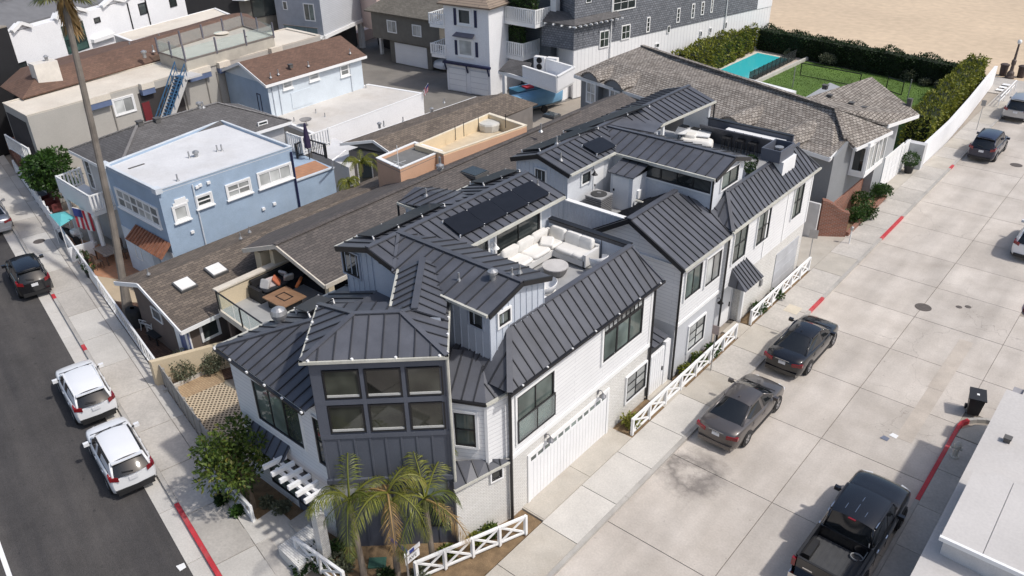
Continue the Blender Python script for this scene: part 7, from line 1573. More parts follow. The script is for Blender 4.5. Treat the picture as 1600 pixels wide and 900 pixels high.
# ---- tall fan palm
b = P(203, 492); tp = P(97, -12, 15.0)
t = thing('tall_palm', 'very tall fan palm with bare grey trunk on the brick patio', 'palm tree', b)
part('trunk', MB().tube([b - V((0, 0, .2)), b + V((0, 0, .5)), b.lerp(tp, .1), b.lerp(tp, .3) + V((.05, .1, 0)), b.lerp(tp, .6) + V((.1, .05, 0)), b.lerp(tp, .9), tp], [.36, .27, .2, .175, .16, .15, .16], 10), M('old_palm_bark', (.155, .135, .115), .95, .3, 1.2, bump=.6, bscale=18), t)
sk_ = MB()
for k in range(260): a = R.uniform(0, 6.28); z = R.uniform(-1.6, .1); q = tp + V((math.cos(a) * .22, math.sin(a) * .22, z)); leaf(sk_, q, V((math.cos(a) * .5, math.sin(a) * .5, -1)), R.uniform(.5, .9), .12)
part('dead_skirt', sk_, LEAF_PD, t)
for k in range(26):
    a = 2 * math.pi * k / 26 * 1.0 + R.uniform(-.2, .2); el = R.uniform(-.6, 1.1); m_ = MB(); d = V((math.cos(a) * math.cos(el), math.sin(a) * math.cos(el), math.sin(el)))
    e = tp + d * R.uniform(.8, 1.1); m_.tube([tp, tp.lerp(e, .6) + V((0, 0, .04)), e], [.03, .02, .015], 4)
    sd = d.cross(V((0, 0, 1))).normalized(); up_ = sd.cross(d)
    for j in range(15):
        th = (j - 7) / 7 * 1.5; v = (d * math.cos(th) + sd * math.sin(th) + up_ * .12).normalized(); l = R.uniform(.75, 1.0)
        s2 = (d * -math.sin(th) + sd * math.cos(th)) * .05; mid = e + v * l * .55; m_.face([e, mid + s2, e + v * l + V((0, 0, -.22)), mid - s2])
    part('fan_leaf', m_, LEAF_PT, t)
# beach palm trunk at the top edge
b = P(1172, 32); t = thing('beach_palm', 'thin palm trunk at the corner of the big hedge', 'palm tree', b); part('trunk', MB().tube([b, b + V((.05, 0, 4)), b + V((-.1, .1, 9))], [.28, .22, .2], 8), PBARK, t)
fr = MB()
for k in range(14): frond(fr, b + V((-.1, .1, 9)), k * .45, .5, 2, 2, .05, 14, .5)
part('crown', fr, LEAF_PT, t)
# fern clump between blue house and long roof
for (px, py, z, lb, h) in ((565, 262, 1.0, 'arching fern palm beside the orange stucco wall', 1.6), (545, 290, 1.0, 'low spreading fern on the roof edge below the orange wall', .9)):
    b = P(px, py, 3.0); t = thing('fern_palm', lb, 'fern', (b.x, b.y, b.z - .3)); part('stem', MB().tube([b - V((0, 0, .3)), b + V((0, 0, .3))], .08, 6), BARK, t)
    for k in range(13): m_ = MB(); frond(m_, b + V((0, 0, .2)), k * .5, R.uniform(.4, 1.2), h, 1.8, .035, 20, .32); part('frond', m_, LEAF_YG, t)
# ---- hedges
def hedge(name, label, quad, z0, z1, n, mat, ln=.16, group=None):
    """clipped hedge: a leafy skin over a dark core"""
    quad = [V((p[0], p[1], 0)) for p in quad]; cen = sum(quad, V((0, 0, 0))) / 4
    t = thing(name, label, 'hedge', (cen.x, cen.y, z0), group=group)
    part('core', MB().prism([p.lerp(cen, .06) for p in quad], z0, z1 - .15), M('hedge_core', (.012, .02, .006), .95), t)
    mb = MB(); per = [(quad[i] - quad[(i + 1) % 4]).length for i in range(4)]; H_ = z1 - z0
    A = [l * H_ for l in per] + [per[0] * per[1]]; tot = sum(A)
    for _ in range(n):
        x = R.random() * tot; i = 0
        while i < 4 and x > A[i]: x -= A[i]; i += 1
        if i < 4:
            a, b = quad[i], quad[(i + 1) % 4]; p = a.lerp(b, R.random()) + V((0, 0, z0 + R.random() * H_)); o = V((p.x - cen.x, p.y - cen.y, 0)); e = (b - a).normalized(); nn = V((e.y, -e.x, 0)); nn = nn if nn.dot(o) > 0 else -nn
        else:
            u, v = R.random(), R.random(); p = quad[0].lerp(quad[1], u).lerp(quad[3].lerp(quad[2], u), v) + V((0, 0, z1)); nn = V((0, 0, 1))
        p += nn * R.uniform(-.18, .10) + V((0, 0, .2 * math.sin(p.x * 1.7 + 1) * math.sin(p.y * 1.3) + .08 * math.sin(p.x * 5 + p.y * 4))) + nn * .12 * math.sin(p.x * 2.3 + p.y * 2.9 + p.z * 2)
        leaf(mb, p, nn + rv() * 1.1, ln * R.uniform(.7, 1.3), ln * .55, rv())
    part('foliage', mb, mat, t)
hb0, hb1 = P(1172, 62, 0), P(1545, 163, 0)
hedge('beach_hedge', 'long dark clipped hedge between lawn and beach sand', [(-24.5, 68.2), (-1.2, 64.6), (-1.0, 65.8), (-24.3, 69.6)], 0, 2.2, 14000, LEAF_HD, .2)
hedge('street_hedge', 'yellow green hedge topping the white wall along the street', [(.55, 46.0), (-.55, 66.0), (-1.9, 66), (-1.1, 46.0)], 0.5, 2.9, 8500, LEAF_YG, .24)
hedge('side_hedge', 'tall loose green hedge between shingle house and pool', [(-22.0, 52.5), (-23.0, 68.5), (-24.8, 68.5), (-24.2, 52.5)], 0, 2.6, 7500, LEAF_YG, .26)
for i, (a, b, c, d, e, f) in enumerate(HEDG): hedge('balcony_hedge', ('dense green hedge on the upper white balcony', 'dense green hedge on the lower white balcony')[i], [(a, c), (b, c), (b, d), (a, d)], e, f, 2600, LEAF_DK, .18)
for i, (px, py) in enumerate(((1290, 103), (1312, 100), (1372, 113), (1418, 128), (1440, 136), (1468, 142), (1502, 150), (1190, 78), (1230, 90))):
    q = P(px, py); shrub('flower_bush', ('pale flowering bush before the beach hedge, %s' % ('behind the goal frame', 'tallest with yellow green top', 'middle of the lawn edge', 'right of the lawn middle', 'second from right in the small gap', 'near the right end', 'last one by the street hedge', 'beyond the pool corner', 'between pool and goal frame')[i]), (q.x, q.y + .5, 0), (.9, 1.1, 1.0, .9, .6, .7, .9, .8, .6)[i], 900, LEAF_GY, .18, cat='bush')
# brick bed before the grey house
q = [P(1323, 372), P(1392, 318), P(1384, 300), P(1335, 330)]
for i, (px, py, r) in enumerate(((1352, 330, .9), (1376, 316, .85), (1340, 352, .75), (1360, 345, .7), (1384, 308, .6))): c = P(px, py); shrub('bed_shrub', 'leafy shrub in the brick bed of the grey house, %s' % ('large one by the wall', 'round clipped one', 'nearest the brick pier', 'front edge of the bed', 'beside the garage drive')[i], (c.x - .3, c.y, .15), r, 800, LEAF_DK, .15)
pt = thing('potted_shrub', 'round shrub in black pot beside the white garage door', 'potted plant', P(1418, 272)); b = P(1418, 272)
part('pot', MB().lathe(b, [(.25, .1), (.36, .7), (.38, .75), (.3, .72)], 12), BLACKM, pt); m_ = MB(); blob_leaves(m_, b + V((0, 0, 1.1)), .55, .55, .5, 700, .13); part('foliage', m_, LEAF_DK, pt)
for px, py, z, r, lb in ((1174, 252, 6.1, .3, 'topiary ball plant on the bar roof deck'), (1172, 262, 6.1, .25, 'lower topiary ball by the roof edge')): c = P(px, py, z + .9); pt = thing('topiary', lb, 'potted plant', (c.x, c.y, 6.08)); m_ = MB(); blob_leaves(m_, V((c.x, c.y, z + .9)), r, r, r, 500, .08, .8); part('foliage', m_, LEAF_DK, pt); part('pot', MB().lathe((c.x, c.y, 6.08), [(.16, 0), (.2, .5), (.04, .5), (.03, .9)], 8), BLACKM, pt)
# ================================================================ yard, pool, walls and fences
PLST = M('sofa_fabric', (.72, .70, .66), .9, .05, 3, bump=.2, bscale=90); 
part_ = part
# paver yard in front of the left wing
def lattice_mat():
    m, ns, ln, b = newmat('lattice_pavers')
    pos = N(ns, 'ShaderNodeNewGeometry').outputs['Position']
    mp = N(ns, 'ShaderNodeMapping'); mp.inputs['Rotation'].default_value = (0, 0, rad(45)); ln.new(pos, mp.inputs[0])
    sp = N(ns, 'ShaderNodeSeparateXYZ'); ln.new(mp.outputs[0], sp.inputs[0]); outs = []
    for ax in (0, 1):
        a = N(ns, 'ShaderNodeMath', operation='DIVIDE'); ln.new(sp.outputs[ax], a.inputs[0]); a.inputs[1].default_value = .16
        f = N(ns, 'ShaderNodeMath', operation='FRACT'); ln.new(a.outputs[0], f.inputs[0])
        d = N(ns, 'ShaderNodeMath', operation='SUBTRACT'); ln.new(f.outputs[0], d.inputs[0]); d.inputs[1].default_value = .5
        e = N(ns, 'ShaderNodeMath', operation='ABSOLUTE'); ln.new(d.outputs[0], e.inputs[0]); outs.append(e)
    mx = N(ns, 'ShaderNodeMath', operation='MAXIMUM'); ln.new(outs[0].outputs[0], mx.inputs[0]); ln.new(outs[1].outputs[0], mx.inputs[1])
    r = N(ns, 'ShaderNodeMapRange', i_1=.27, i_2=.31, i_3=0.0, i_4=1.0); ln.new(mx.outputs[0], r.inputs[0])
    nz = N(ns, 'ShaderNodeTexNoise', i_Scale=2.0, i_Detail=5.0); ln.new(pos, nz.inputs['Vector'])
    rp = N(ns, 'ShaderNodeValToRGB'); rp.color_ramp.elements[0].color = (.50, .40, .28, 1); rp.color_ramp.elements[1].color = (.62, .52, .38, 1); ln.new(nz.outputs[0], rp.inputs[0])
    mm = N(ns, 'ShaderNodeMix', data_type='RGBA'); ln.new(r.outputs[0], mm.inputs[0]); mm.inputs[6].default_value = (.10, .075, .05, 1); ln.new(rp.outputs[0], mm.inputs[7]); ln.new(mm.outputs[2], b.inputs['Base Color'])
    b.inputs['Roughness'].default_value = .9; bp = N(ns, 'ShaderNodeBump', i_Strength=.8, i_Distance=.03); ln.new(r.outputs[0], bp.inputs['Height']); ln.new(bp.outputs[0], b.inputs['Normal'])
    return m
struct('paver_yard', MB().prism([P(262, 634), P(345, 598), P(420, 640), P(420, 730), P(312, 735)], .05, .075), lattice_mat())
struct('brick_path', MB().prism([P(250, 618), P(345, 576), P(352, 598), P(262, 636)], .05, .08), PAVER)
single('bed_kerb', MB().bar(P(256, 616) + V((0, 0, .14)), P(345, 574) + V((0, 0, .14)), .14, .2), CONCL, 'low concrete kerb edging the bed under the tan wall', 'kerb')
struct('front_walk', MB().prism([P(378, 832), P(432, 795), P(490, 850), P(436, 880)], .05, .1), CONCL)
struct('front_step', MB().prism([P(452, 824), P(500, 790), P(520, 812), P(474, 848)], .05, .26), CONC)
struct('corner_walk', MB().prism([P(370, 900), P(436, 868), P(470, 905), P(520, 960), P(400, 960)], .05, .105), CONCL)
single('brick_planter', MB().prism([P(438, 872), P(486, 836), P(515, 868), P(470, 905)], 0, .55), BRICKW, 'low white brick planter wall beside the front walk', 'planter')
# terrain strips by the street
struct('planting_strip', MB().prism([(.2, 6.36), (1.14, 6.36), (1.14, 15.65), (.35, 15.65), (.35, 10.7), (.2, 10.7)], -.1, .085), SOIL)
struct('planting_strip_far', MB().box(.45, 1.14, 17.05, 24.2, -.1, .085), SOIL)
# green utility lid among the palms
q = P(590, 882); single('ground_lid', MB().obox((q.x, q.y, .08), (.22, .2, 0), (-.15, .16, 0), (0, 0, .03)), M('lid_green', (.05, .13, .10), .6), 'green utility lid on the bark bed among the palms', 'lid')
# ---- crossbuck fences
def xfence(label, a, b, n, h=.85, z=.1, name='crossbuck_fence'):
    a, b = V((a[0], a[1], z)), V((b[0], b[1], z)); t = thing(name, label, 'fence', a)
    for i in range(n + 1): p = a.lerp(b, i / n); part('post', MB().obox(p + V((0, 0, h / 2)), (.055, 0, 0), (0, .055, 0), (0, 0, h / 2)), TRIM, t)
    d = (b - a).normalized()
    for i in range(n):
        p, q = a.lerp(b, i / n) + d * .055, a.lerp(b, (i + 1) / n) - d * .055
        part('top_rail', MB().bar(p + V((0, 0, h - .04)), q + V((0, 0, h - .04)), .1, .08), TRIM, t); part('bottom_rail', MB().bar(p + V((0, 0, .12)), q + V((0, 0, .12)), .07, .07), TRIM, t)
        part('brace', MB().bar(p + V((0, 0, .15)), q + V((0, 0, h - .09)), .05, .07), TRIM, t); part('brace', MB().bar(p + V((0, 0, h - .09)), q + V((0, 0, .15)), .044, .066), TRIM, t)
    return t
xfence('white crossbuck fence between the garage drive and the street sign', (1.05, 6.5), (1.05, 15.55), 7)
xfence('white crossbuck fence beyond the entry path', (1.05, 17.15), (1.05, 24.2), 6)
xfence('white crossbuck fence at the street corner by the palms', (1.05, -.35), (-.45, -4.2), 4, .9)
xfence('white crossbuck fence left of the palms at the bottom edge', P(467, 872), P(540, 925), 2, .9)
xfence('small white crossbuck fence under the bushy tree', P(330, 742), P(397, 818), 2, .8)
# ---- boundary fences on the asphalt street
def picket(label, pts, h, mat, sp=.16, name='picket_fence', z=.1):
    pts = [V((p[0], p[1], z)) for p in pts]; t = thing(name, label, 'fence', pts[0])
    railing(t, pts, h, mat, sp=sp, bw=.05, name='panel'); return t
picket('white picket fence along the sidewalk before the terracotta patio', [LP(22.5, 2.16), LP(31.5, 2.16)], .95, TRIM)
picket('white low fence along the sidewalk before the brick patio', [LP(12.2, 2.16), LP(22.3, 2.16)], 1.0, TRIM, .5)
sf = thing('screen_fence', 'grey slatted screen fence along the lattice paver yard', 'fence', LP(4.5, 2.16))
for i in range(8):
    a, b = LP(5.0 + i * .9, 2.16), LP(5.85 + i * .9, 2.16); part('panel', MB().bar(a + V((0, 0, .65)), b + V((0, 0, .65)), .04, 1.1), M('weathered_fence', (.30, .285, .26), .85, .2, 3), sf); part('post', MB().obox(LP(4.95 + i * .9, 2.16, .65), (.05, 0, 0), (0, .05, 0), (0, 0, .65)), M('weathered_fence', (.3, .28, .26)), sf)
wf = thing('white_fence', 'white solid fence along the sidewalk before the balcony porch', 'fence', LP(31.5, 2.16))
for i in range(7): a, b = LP(31.6 + i * 1.1, 2.16), LP(32.62 + i * 1.1, 2.16); part('panel', MB().bar(a + V((0, 0, .6)), b + V((0, 0, .6)), .05, 1.0), WHITE, wf); part('post', MB().obox(LP(31.55 + i * 1.1, 2.16, .65), (.06, 0, 0), (0, .06, 0), (0, 0, .62)), WHITE, wf)
picket('white picket fence under the dense dark tree', [LP(39.4, 2.16), LP(45, 2.16)], .9, TRIM)
bwl = thing('brick_planter', 'red brick planter steps by the sidewalk at the left edge', 'planter', LP(46, 2.6))
for i in range(4): part('step', MB().prism([LP(46 + i * 2.2, 2.55), LP(48.15 + i * 2.2, 2.55), LP(48.15 + i * 2.2, 4.0), LP(46 + i * 2.2, 4.0)], 0, .6 + .25 * i), BRICKR, bwl)
wpc = single('patio_wall', MB().bar(P(114, 412) + V((0, 0, .5)), P(152, 400) + V((0, 0, .5)), .1, 1.0), WHITE, 'white low wall across the porch between the two patios', 'wall')
# ---- pool garden
struct('lawn', MB().prism([(-17.6, 55.5), (-17.1, 66.6), (-1.0, 64.6), (-1.0, 45.0), (-8, 44)], -.05, .02), LAWN)
gm = MB()
for _ in range(16000):
    x, y = R.uniform(-17, -1.2), R.uniform(46, 66); 
    if x < -8 and y < 52: continue
    leaf(gm, V((x, y, .015)), V((R.uniform(-.5, .5), R.uniform(-.5, .5), 1)), R.uniform(.07, .13), .05, rv())
g_ = single('grass', gm, leafmat('grass_blade', (.045, .10, .012), (.14, .22, .03), .6), None, None, kind='stuff')
struct('pool_deck', MB().prism([(-24, 55), (-24, 68.6), (-17.2, 67.4), (-17.6, 55)], -.05, .04), M('pool_deck', (.52, .44, .36), .85, .08, .7))
struct('pool_coping', MB().prism([(-22.4, 56.0), (-22.4, 66.8), (-18.0, 66.2), (-18.1, 55.6)], .04, .10), M('coping', (.62, .58, .5), .8))
wm, wns, wln, wb_ = newmat('pool_water'); wb_.inputs['Base Color'].default_value = (.05, .50, .54, 1); wb_.inputs['Roughness'].default_value = .08; wt_ = N(wns, 'ShaderNodeTexNoise', i_Scale=1.6, i_Detail=3.0); wbp = N(wns, 'ShaderNodeBump', i_Strength=.08, i_Distance=.05); wln.new(wt_.outputs[0], wbp.inputs['Height']); wln.new(wbp.outputs[0], wb_.inputs['Normal'])
struct('pool_water', MB().prism([(-22.05, 56.4), (-22.05, 66.4), (-18.35, 65.9), (-18.45, 56.0)], .09, .106), wm)
pf = thing('pool_fence', 'black mesh safety fence along the pool', 'fence', (-17.8, 56, .04))
for i in range(12): y = 55.6 + i * .95; part('post', MB().box(-17.82, -17.78, y - .02, y + .02, .04, 1.2), BLACKM, pf)
for i in range(11): y = 55.6 + i * .95; part('mesh_panel', MB().box(-17.805, -17.795, y + .02, y + .93, .12, 1.15), clearglass('black_mesh', (.3, .33, .33), .9) if 'black_mesh' not in MATS else MATS['black_mesh'], pf)
single('garden_wall', MB().bar((-17.3, 55.4, .18), (-16.9, 67, .18), .2, .34), CONCL, 'low white kerb wall between pool and lawn', 'wall')
for i, (a, b, h) in enumerate(((P(1250, 118), P(1342, 136), 1.2), (P(1384, 141), P(1408, 149), 1.2))):
    gt_ = thing('goal_frame', ('black wide goal frame on the lawn, left one', 'black goal frame on the lawn, half behind the roof')[i], 'goal', a)
    for p in (a, b): part('post', MB().tube([p, p + V((0, 0, h))], .05, 6), BLACKM, gt_)
    part('crossbar', MB().tube([a + V((0, 0, h)), b + V((0, 0, h))], .05, 6), BLACKM, gt_); part('base_bar', MB().tube([a + V((0, .0, .05)), b + V((0, .0, .05))], .04, 6), BLACKM, gt_)
for i, (px, py) in enumerate(((1238, 137), (1417, 158))): q = P(px, py); single('net_pole', MB().tube([q, q + V((0, 0, 1.9))], .05, 6), MATS['galvanised'], ('grey net pole on the lawn near the pool', 'grey net pole on the lawn beside the roof corner')[i], 'pole')
wl = thing('street_wall', 'white garden wall along the sidewalk below the yellow green hedge', 'wall', (1.0, 44, 0))
wpts = [P(1438, 265), P(1475, 222), P(1515, 178), P(1557, 128)]; wpts = [V((1.15, 43.6, 0)), V((1.1, 50, 0)), V((.75, 57, 0)), V((.3, 64, 0)), V((.0, 68.5, 0))]
for a, b in zip(wpts, wpts[1:]): part('wall_section', MB().prism([a, b, b + V((-.25, 0, 0)), a + V((-.25, 0, 0))], 0, 1.75), WHITEST, wl)
part('end_pier', MB().box(-.1, 1.25, 43.0, 43.6, 0, 1.9), M('pier_grey', (.55, .55, .55), .85), wl); part('mailbox', MB().box(.35, .65, 42.96, 43.0, 1.2, 1.5), M('pier_grey', (.2, .2, .2)), wl)
gg = thing('garden_gate', 'white panelled garden gate beside the grey garage wall', 'gate', (.2, 42, 0)); part('frame', MB().box(.18, .26, 41.0, 43.0, 2.0, 2.15), TRIM, gg)
for i in range(2):
    for j in range(3): part('panel', MB().box(.2, .25, 41.05 + i * .98, 41.95 + i * .98, .1 + j * .65, .68 + j * .65), TRIM, gg)
# brick pier and bed of the grey house
bp_ = thing('brick_garden_wall', 'curved red brick garden wall before the grey house', 'wall', P(1300, 370))
c0, c1 = V((-.25, 28.6, 0)), V((1.1, 29.5, 0))
for i in range(14):
    a, b = c0.lerp(c1, i / 14), c0.lerp(c1, (i + 1) / 14); t_ = (i + .5) / 14; h_ = 1.65 + .75 * (1 - t_ * t_ * (3 - 2 * t_))
    part('section', MB().prism([a, b, b + V((-.2, .35, 0)), a + V((-.2, .35, 0))], 0, h_), BRICKR, bp_)
part('bed_kerb', MB().bar((1.12, 29.7, .2), (1.0, 36.6, .2), .2, .3), BRICKR, bp_); part('bed_soil', MB().prism([(-.3, 29.6), (1.05, 29.7), (.95, 36.5), (.3, 36.6), (-.3, 35.6)], 0, .2), SOIL, bp_)
sg_ = single('yard_fence', MB().box(-3.2, -.25, 28.2, 28.35, 0, 2.3), M('pale_fence', (.58, .57, .56), .8), 'pale grey board fence between white house and brick wall', 'fence')
mt_ = P(1326, 383); t = thing('parking_meter', 'small white capped post by the brick bed', 'post', (mt_.x, mt_.y, .1)); part('post', MB().tube([(mt_.x, mt_.y, .1), (mt_.x, mt_.y, .95)], .04, 8), TRIM, t); part('head', MB().lathe((mt_.x, mt_.y, .95), [(.05, 0), (.1, .05), (.1, .2), (.03, .27)], 10), MATS['galvanised'], t)
# ---- signs
def sign(label, base, h, w, hh, mat, ang=0, panels=1, name='street_sign'):
    b = V(base); t = thing(name, label, 'sign', b); part('pole', MB().tube([b, b + V((0, 0, h))], .03, 6), MATS['galvanised'], t); u = V((math.cos(ang), math.sin(ang), 0)); n = V((-u.y, u.x, 0))
    for i in range(panels): part('panel', MB().obox(b + V((0, 0, h - hh / 2 - i * (hh + .03))) - n * .04, u * w / 2, n * .008, (0, 0, hh / 2)), mat, t)
    return t
SGN = M('sign_back', (.42, .40, .38), .5, .1, 3, metal=.3)
q = P(1255, 422); sign('grey parking sign on a thin pole by the far white fence', (q.x + .2, q.y, .1), 2.45, .45, .5, SGN, rad(20))
q = P(1110, 582); sign('brownish parking sign on a thin pole at the white fence', (q.x, q.y, .1), 2.45, .32, .45, M('sign_tan', (.42, .33, .30), .5), rad(10))
q = P(1525, 205); sign('parking sign on a pole beside the navy wagon', (q.x, q.y, .1), 2.4, .32, .45, SGN, rad(5))
b = P(641, 925); t = thing('street_name_sign', 'blue and white street name blades on a pole among the palms', 'sign', b)
SBLUE = M('sign_blue', (.03, .06, .28), .45); part('pole', MB().tube([b, b + V((0, 0, 2.0))], .035, 6), MATS['galvanised'], t)
def blade(t, p, q, h, mat, nm):
    return part(nm, MB().bar(p, q, .02, h), mat, t)
top = b + V((0, 0, 1.95)); d1 = (P(609, 857, 1.9) - P(635, 877, 1.9)); d2 = (P(655, 868, 1.9) - P(638, 882, 1.9)); d1.z = d2.z = 0
d1 = d1.normalized(); d2 = d2.normalized()
bl1 = blade(t, top - d1 * .08, top + d1 * .75, .16, SBLUE, 'blade'); bl2 = blade(t, top - V((0, 0, .2)) - d2 * .08, top - V((0, 0, .2)) + d2 * .6, .17, TRIM, 'blade'); part('crest', MB().bar(top - V((0, 0, .2)) + d2 * .15 + V((.012, -.012, 0)), top - V((0, 0, .2)) + d2 * .35 + V((.012, -.012, 0)), .02, .13), SBLUE, bl2)
pnl = part('panel', MB().bar(top - V((0, 0, .5)) - d2 * .05, top - V((0, 0, .5)) + d2 * .55, .02, .3), TRIM, t)
def text(txt, size, parent, o, u, mat, up=(0, 0, 1)):
    cu = bpy.data.curves.new('t', 'FONT'); cu.body = txt; cu.size = size; cu.align_x = 'CENTER'; cu.align_y = 'CENTER'; cu.extrude = .002
    ob = bpy.data.objects.new('t', cu); COL.objects.link(ob); bpy.context.view_layer.update()
    dg = bpy.context.evaluated_depsgraph_get(); me = bpy.data.meshes.new_from_object(ob.evaluated_get(dg)); COL.objects.unlink(ob); bpy.data.objects.remove(ob)
    u, up = V(u).normalized(), V(up); n = u.cross(up); mt = Matrix((u, up, n)).transposed().to_4x4(); mt.translation = V(o) - OFF.get(root(parent).name, V((0, 0, 0))); me.transform(mt); me.materials.clear(); me.materials.append(mat)
    o_ = bpy.data.objects.new('lettering', me); COL.objects.link(o_); o_.parent = parent; return o_
n2 = V((d2.y, -d2.x, 0)); text('AVE', .2, pnl, top - V((0, 0, .5)) + d2 * .25 + n2 * .014, d2, BLACKM)
# ---- bins, hydrant, lamp, beach end
bn = thing('wheeled_bin', 'black wheeled refuse bin standing on the concrete street', 'bin', (11.3, 16.75, 0), rad(15), local=True)
BIN = M('bin_plastic', (.018, .019, .022), .5, .1, 4, local=True)
part('body', MB().grid([[V((s * w, d, z)) for s, d in ((-1, -y), (1, -y), (1, y), (-1, y), (-1, -y))] for w, y, z in ((.21, .24, .08), (.24, .27, .4), (.29, .33, .92), (.31, .35, .95))]).face([(-.21, -.24, .08), (-.21, .24, .08), (.21, .24, .08), (.21, -.24, .08)]), BIN, bn)
part('lid', MB().slab([(-.33, -.4, .97), (.33, -.4, .97), (.31, .36, 1.06), (-.31, .36, 1.06)], .05), BIN, bn); part('handle', MB().tube([(-.25, .42, .98), (.25, .42, .98)], .025, 6), BIN, bn)
for s in (-1, 1): part('wheel', MB().tube([(s * .22, .28, .12), (s * .3, .28, .12)], .12, 14), BLKP, bn)
part('sticker', MB().box(-.12, .0, -.3, -.29, .72, .78), TRIM, bn); part('sticker', MB().slab([(-.05, -.1, 1.0 + .02), (.05, -.1, 1.02), (.05, .0, 1.035), (-.05, 0, 1.035)], .01), TRIM, bn)
hy = thing('fire_hydrant', 'small pale fire hydrant behind the red kerb', 'hydrant', (11.5, 13.3, .118)); HYM = M('hydrant_paint', (.50, .49, .44), .5, .15, 5)
part('barrel', MB().lathe((11.5, 13.3, .118), [(.17, 0), (.17, .05), (.10, .08), (.1, .5), (.14, .52), (.14, .6), (.1, .68), (.03, .76)], 12), HYM, hy)
for d in ((.2, 0), (-.2, 0), (0, -.22)): part('outlet', MB().tube([(11.5, 13.3, .55), (11.5 + d[0], 13.3 + d[1], .55)], .06, 8), HYM, hy)
b = P(1577, 122); lm = thing('lamp_post', 'ornate dark lamp post with round white globe at the beach end', 'lamp post', (b.x, b.y, .02)); IRON = M('lamp_iron', (.10, .075, .065), .6, .2, 4)
part('base', MB().lathe((b.x, b.y, .02), [(.42, 0), (.42, .15), (.32, .2), (.3, .5), (.16, .7), (.14, 1.2)], 12), IRON, lm); part('shaft', MB().lathe((b.x, b.y, 1.2), [(.14, 0), (.2, .1), (.2, .45), (.11, .55), (.08, 1.9), (.12, 1.95)], 12), IRON, lm); part('globe', MB().lathe((b.x, b.y, 3.15), [(.1, 0), (.17, .08), (.2, .2), (.17, .33), (.06, .4)], 12), M('globe_glass', (.8, .8, .78), .25), lm, smooth=True)
for i, (px, py) in enumerate(((1566, 118), (1594, 121))):
    c = P(px, py); tc = thing('trash_can', ('brown trash can left of the lamp post', 'brown trash can right of the lamp post')[i], 'trash can', (c.x, c.y, .02)); part('can', MB().lathe((c.x, c.y, .02), [(.3, 0), (.36, .95), (.4, .97)], 12), M('can_brown', (.07, .05, .045), .7), tc); part('lid', MB().lathe((c.x, c.y, .99), [(.41, 0), (.41, .08), (.2, .16)], 12), M('can_brown', (.1, .1, .1)), tc)
rw = thing('red_barrier', 'red painted barrier wall across the street end', 'barrier', (4.5, 66.2, 0)); part('wall', MB().box(3.2, 9.0, 66.2, 66.6, 0, .75), REDP, rw)
rl = thing('white_handrail', 'white pipe handrail at the beach ramp', 'handrail', (1.6, 62.5, .1)); part('rail', MB().tube([(2.0, 61.5, 1.0), (1.9, 67.5, 1.0)], .05, 6).tube([(2.0, 61.5, .6), (1.9, 67.5, .6)], .04, 6), TRIM, rl)
for i in range(4): part('post', MB().tube([(2.0, 61.5 + i * 2, .1), (2.0, 61.5 + i * 2, 1.0)], .04, 6), TRIM, rl)
for i in range(3): q = P(1562 + i * 5, 142 - i * 4); single('pavement_stencil', MB().prism([q + V((-.3, -.35, 0)), q + V((.3, -.35, 0)), q + V((.3, .25, 0)), q + V((-.3, .25, 0))], .123, .127), TRIM, 'white stencil mark on the sidewalk by the beach ramp, %s' % ('nearest', 'middle', 'farthest')[i], 'road marking')
single('utility_cover', MB().box(1.75, 2.45, 19.4, 20.2, .12, .127), M('cover_pale', (.56, .5, .4), .85), 'pale square utility cover in the sidewalk beside the black sedan', 'cover')
# ---- flat roofed building at the right edge
FB = thing('flat_roof_building', 'low building with pale flat sheet roof at the lower right corner', 'building', (16, 3, 0)); FBR = M('pale_sheet_roof', (.53, .505, .48), .8, .07, .5, fine=.05, dirt=.5, dirtcol=(.42, .39, .355), rnd=.03)
part('wall', MB().prism([(12.55, -14), (30, -14), (30, 14.2), (12.65, 14.2)], 0, 3.0), LGREY, FB)
for i in range(10): x0 = 12.32 + i * 1.85; part('roof_sheet', MB().box(x0 + .006, x0 + 1.844, -14.2, 14.3, 3.0, 3.2 + .002 * (i % 2)), FBR, FB)
part('roof_box', MB().prism([(12.72, 4.5), (17, 4.3), (17, 7.9), (12.72, 8.05)], 3.2, 3.95), M('roof_box_paint', (.62, .61, .6), .7), FB)
for i in range(4): part('box_sheet', MB().box(12.62 + i * 1.1, 13.7 + i * 1.1, 4.35, 8.15, 3.95, 4.0), FBR, FB)
part('box_trim', MB().bar((12.6, 4.3, 3.96), (17, 4.3, 3.96), .1, .14), TRIM, FB)
part('lower_roof', MB().prism([(12.75, 14.35), (30, 14.35), (30, 16.5), (12.9, 16.5)], 2.5, 2.65), FBR, FB); part('lower_wall', MB().prism([(12.95, 14.3), (30, 14.3), (30, 16.4), (13.0, 16.4)], 0, 2.5), LGREY, FB)
part('window_hood', MB().box(12.45, 12.8, 15.0, 15.8, 2.0, 2.5), M('hood_grey', (.3, .29, .3), .6), FB)
c = P(1597, 787, 3.25); vent(FB, (14.3, 8.0, 3.2), 1, 1.4); vent(FB, P(1573, 690, 3.2), 3, .6)
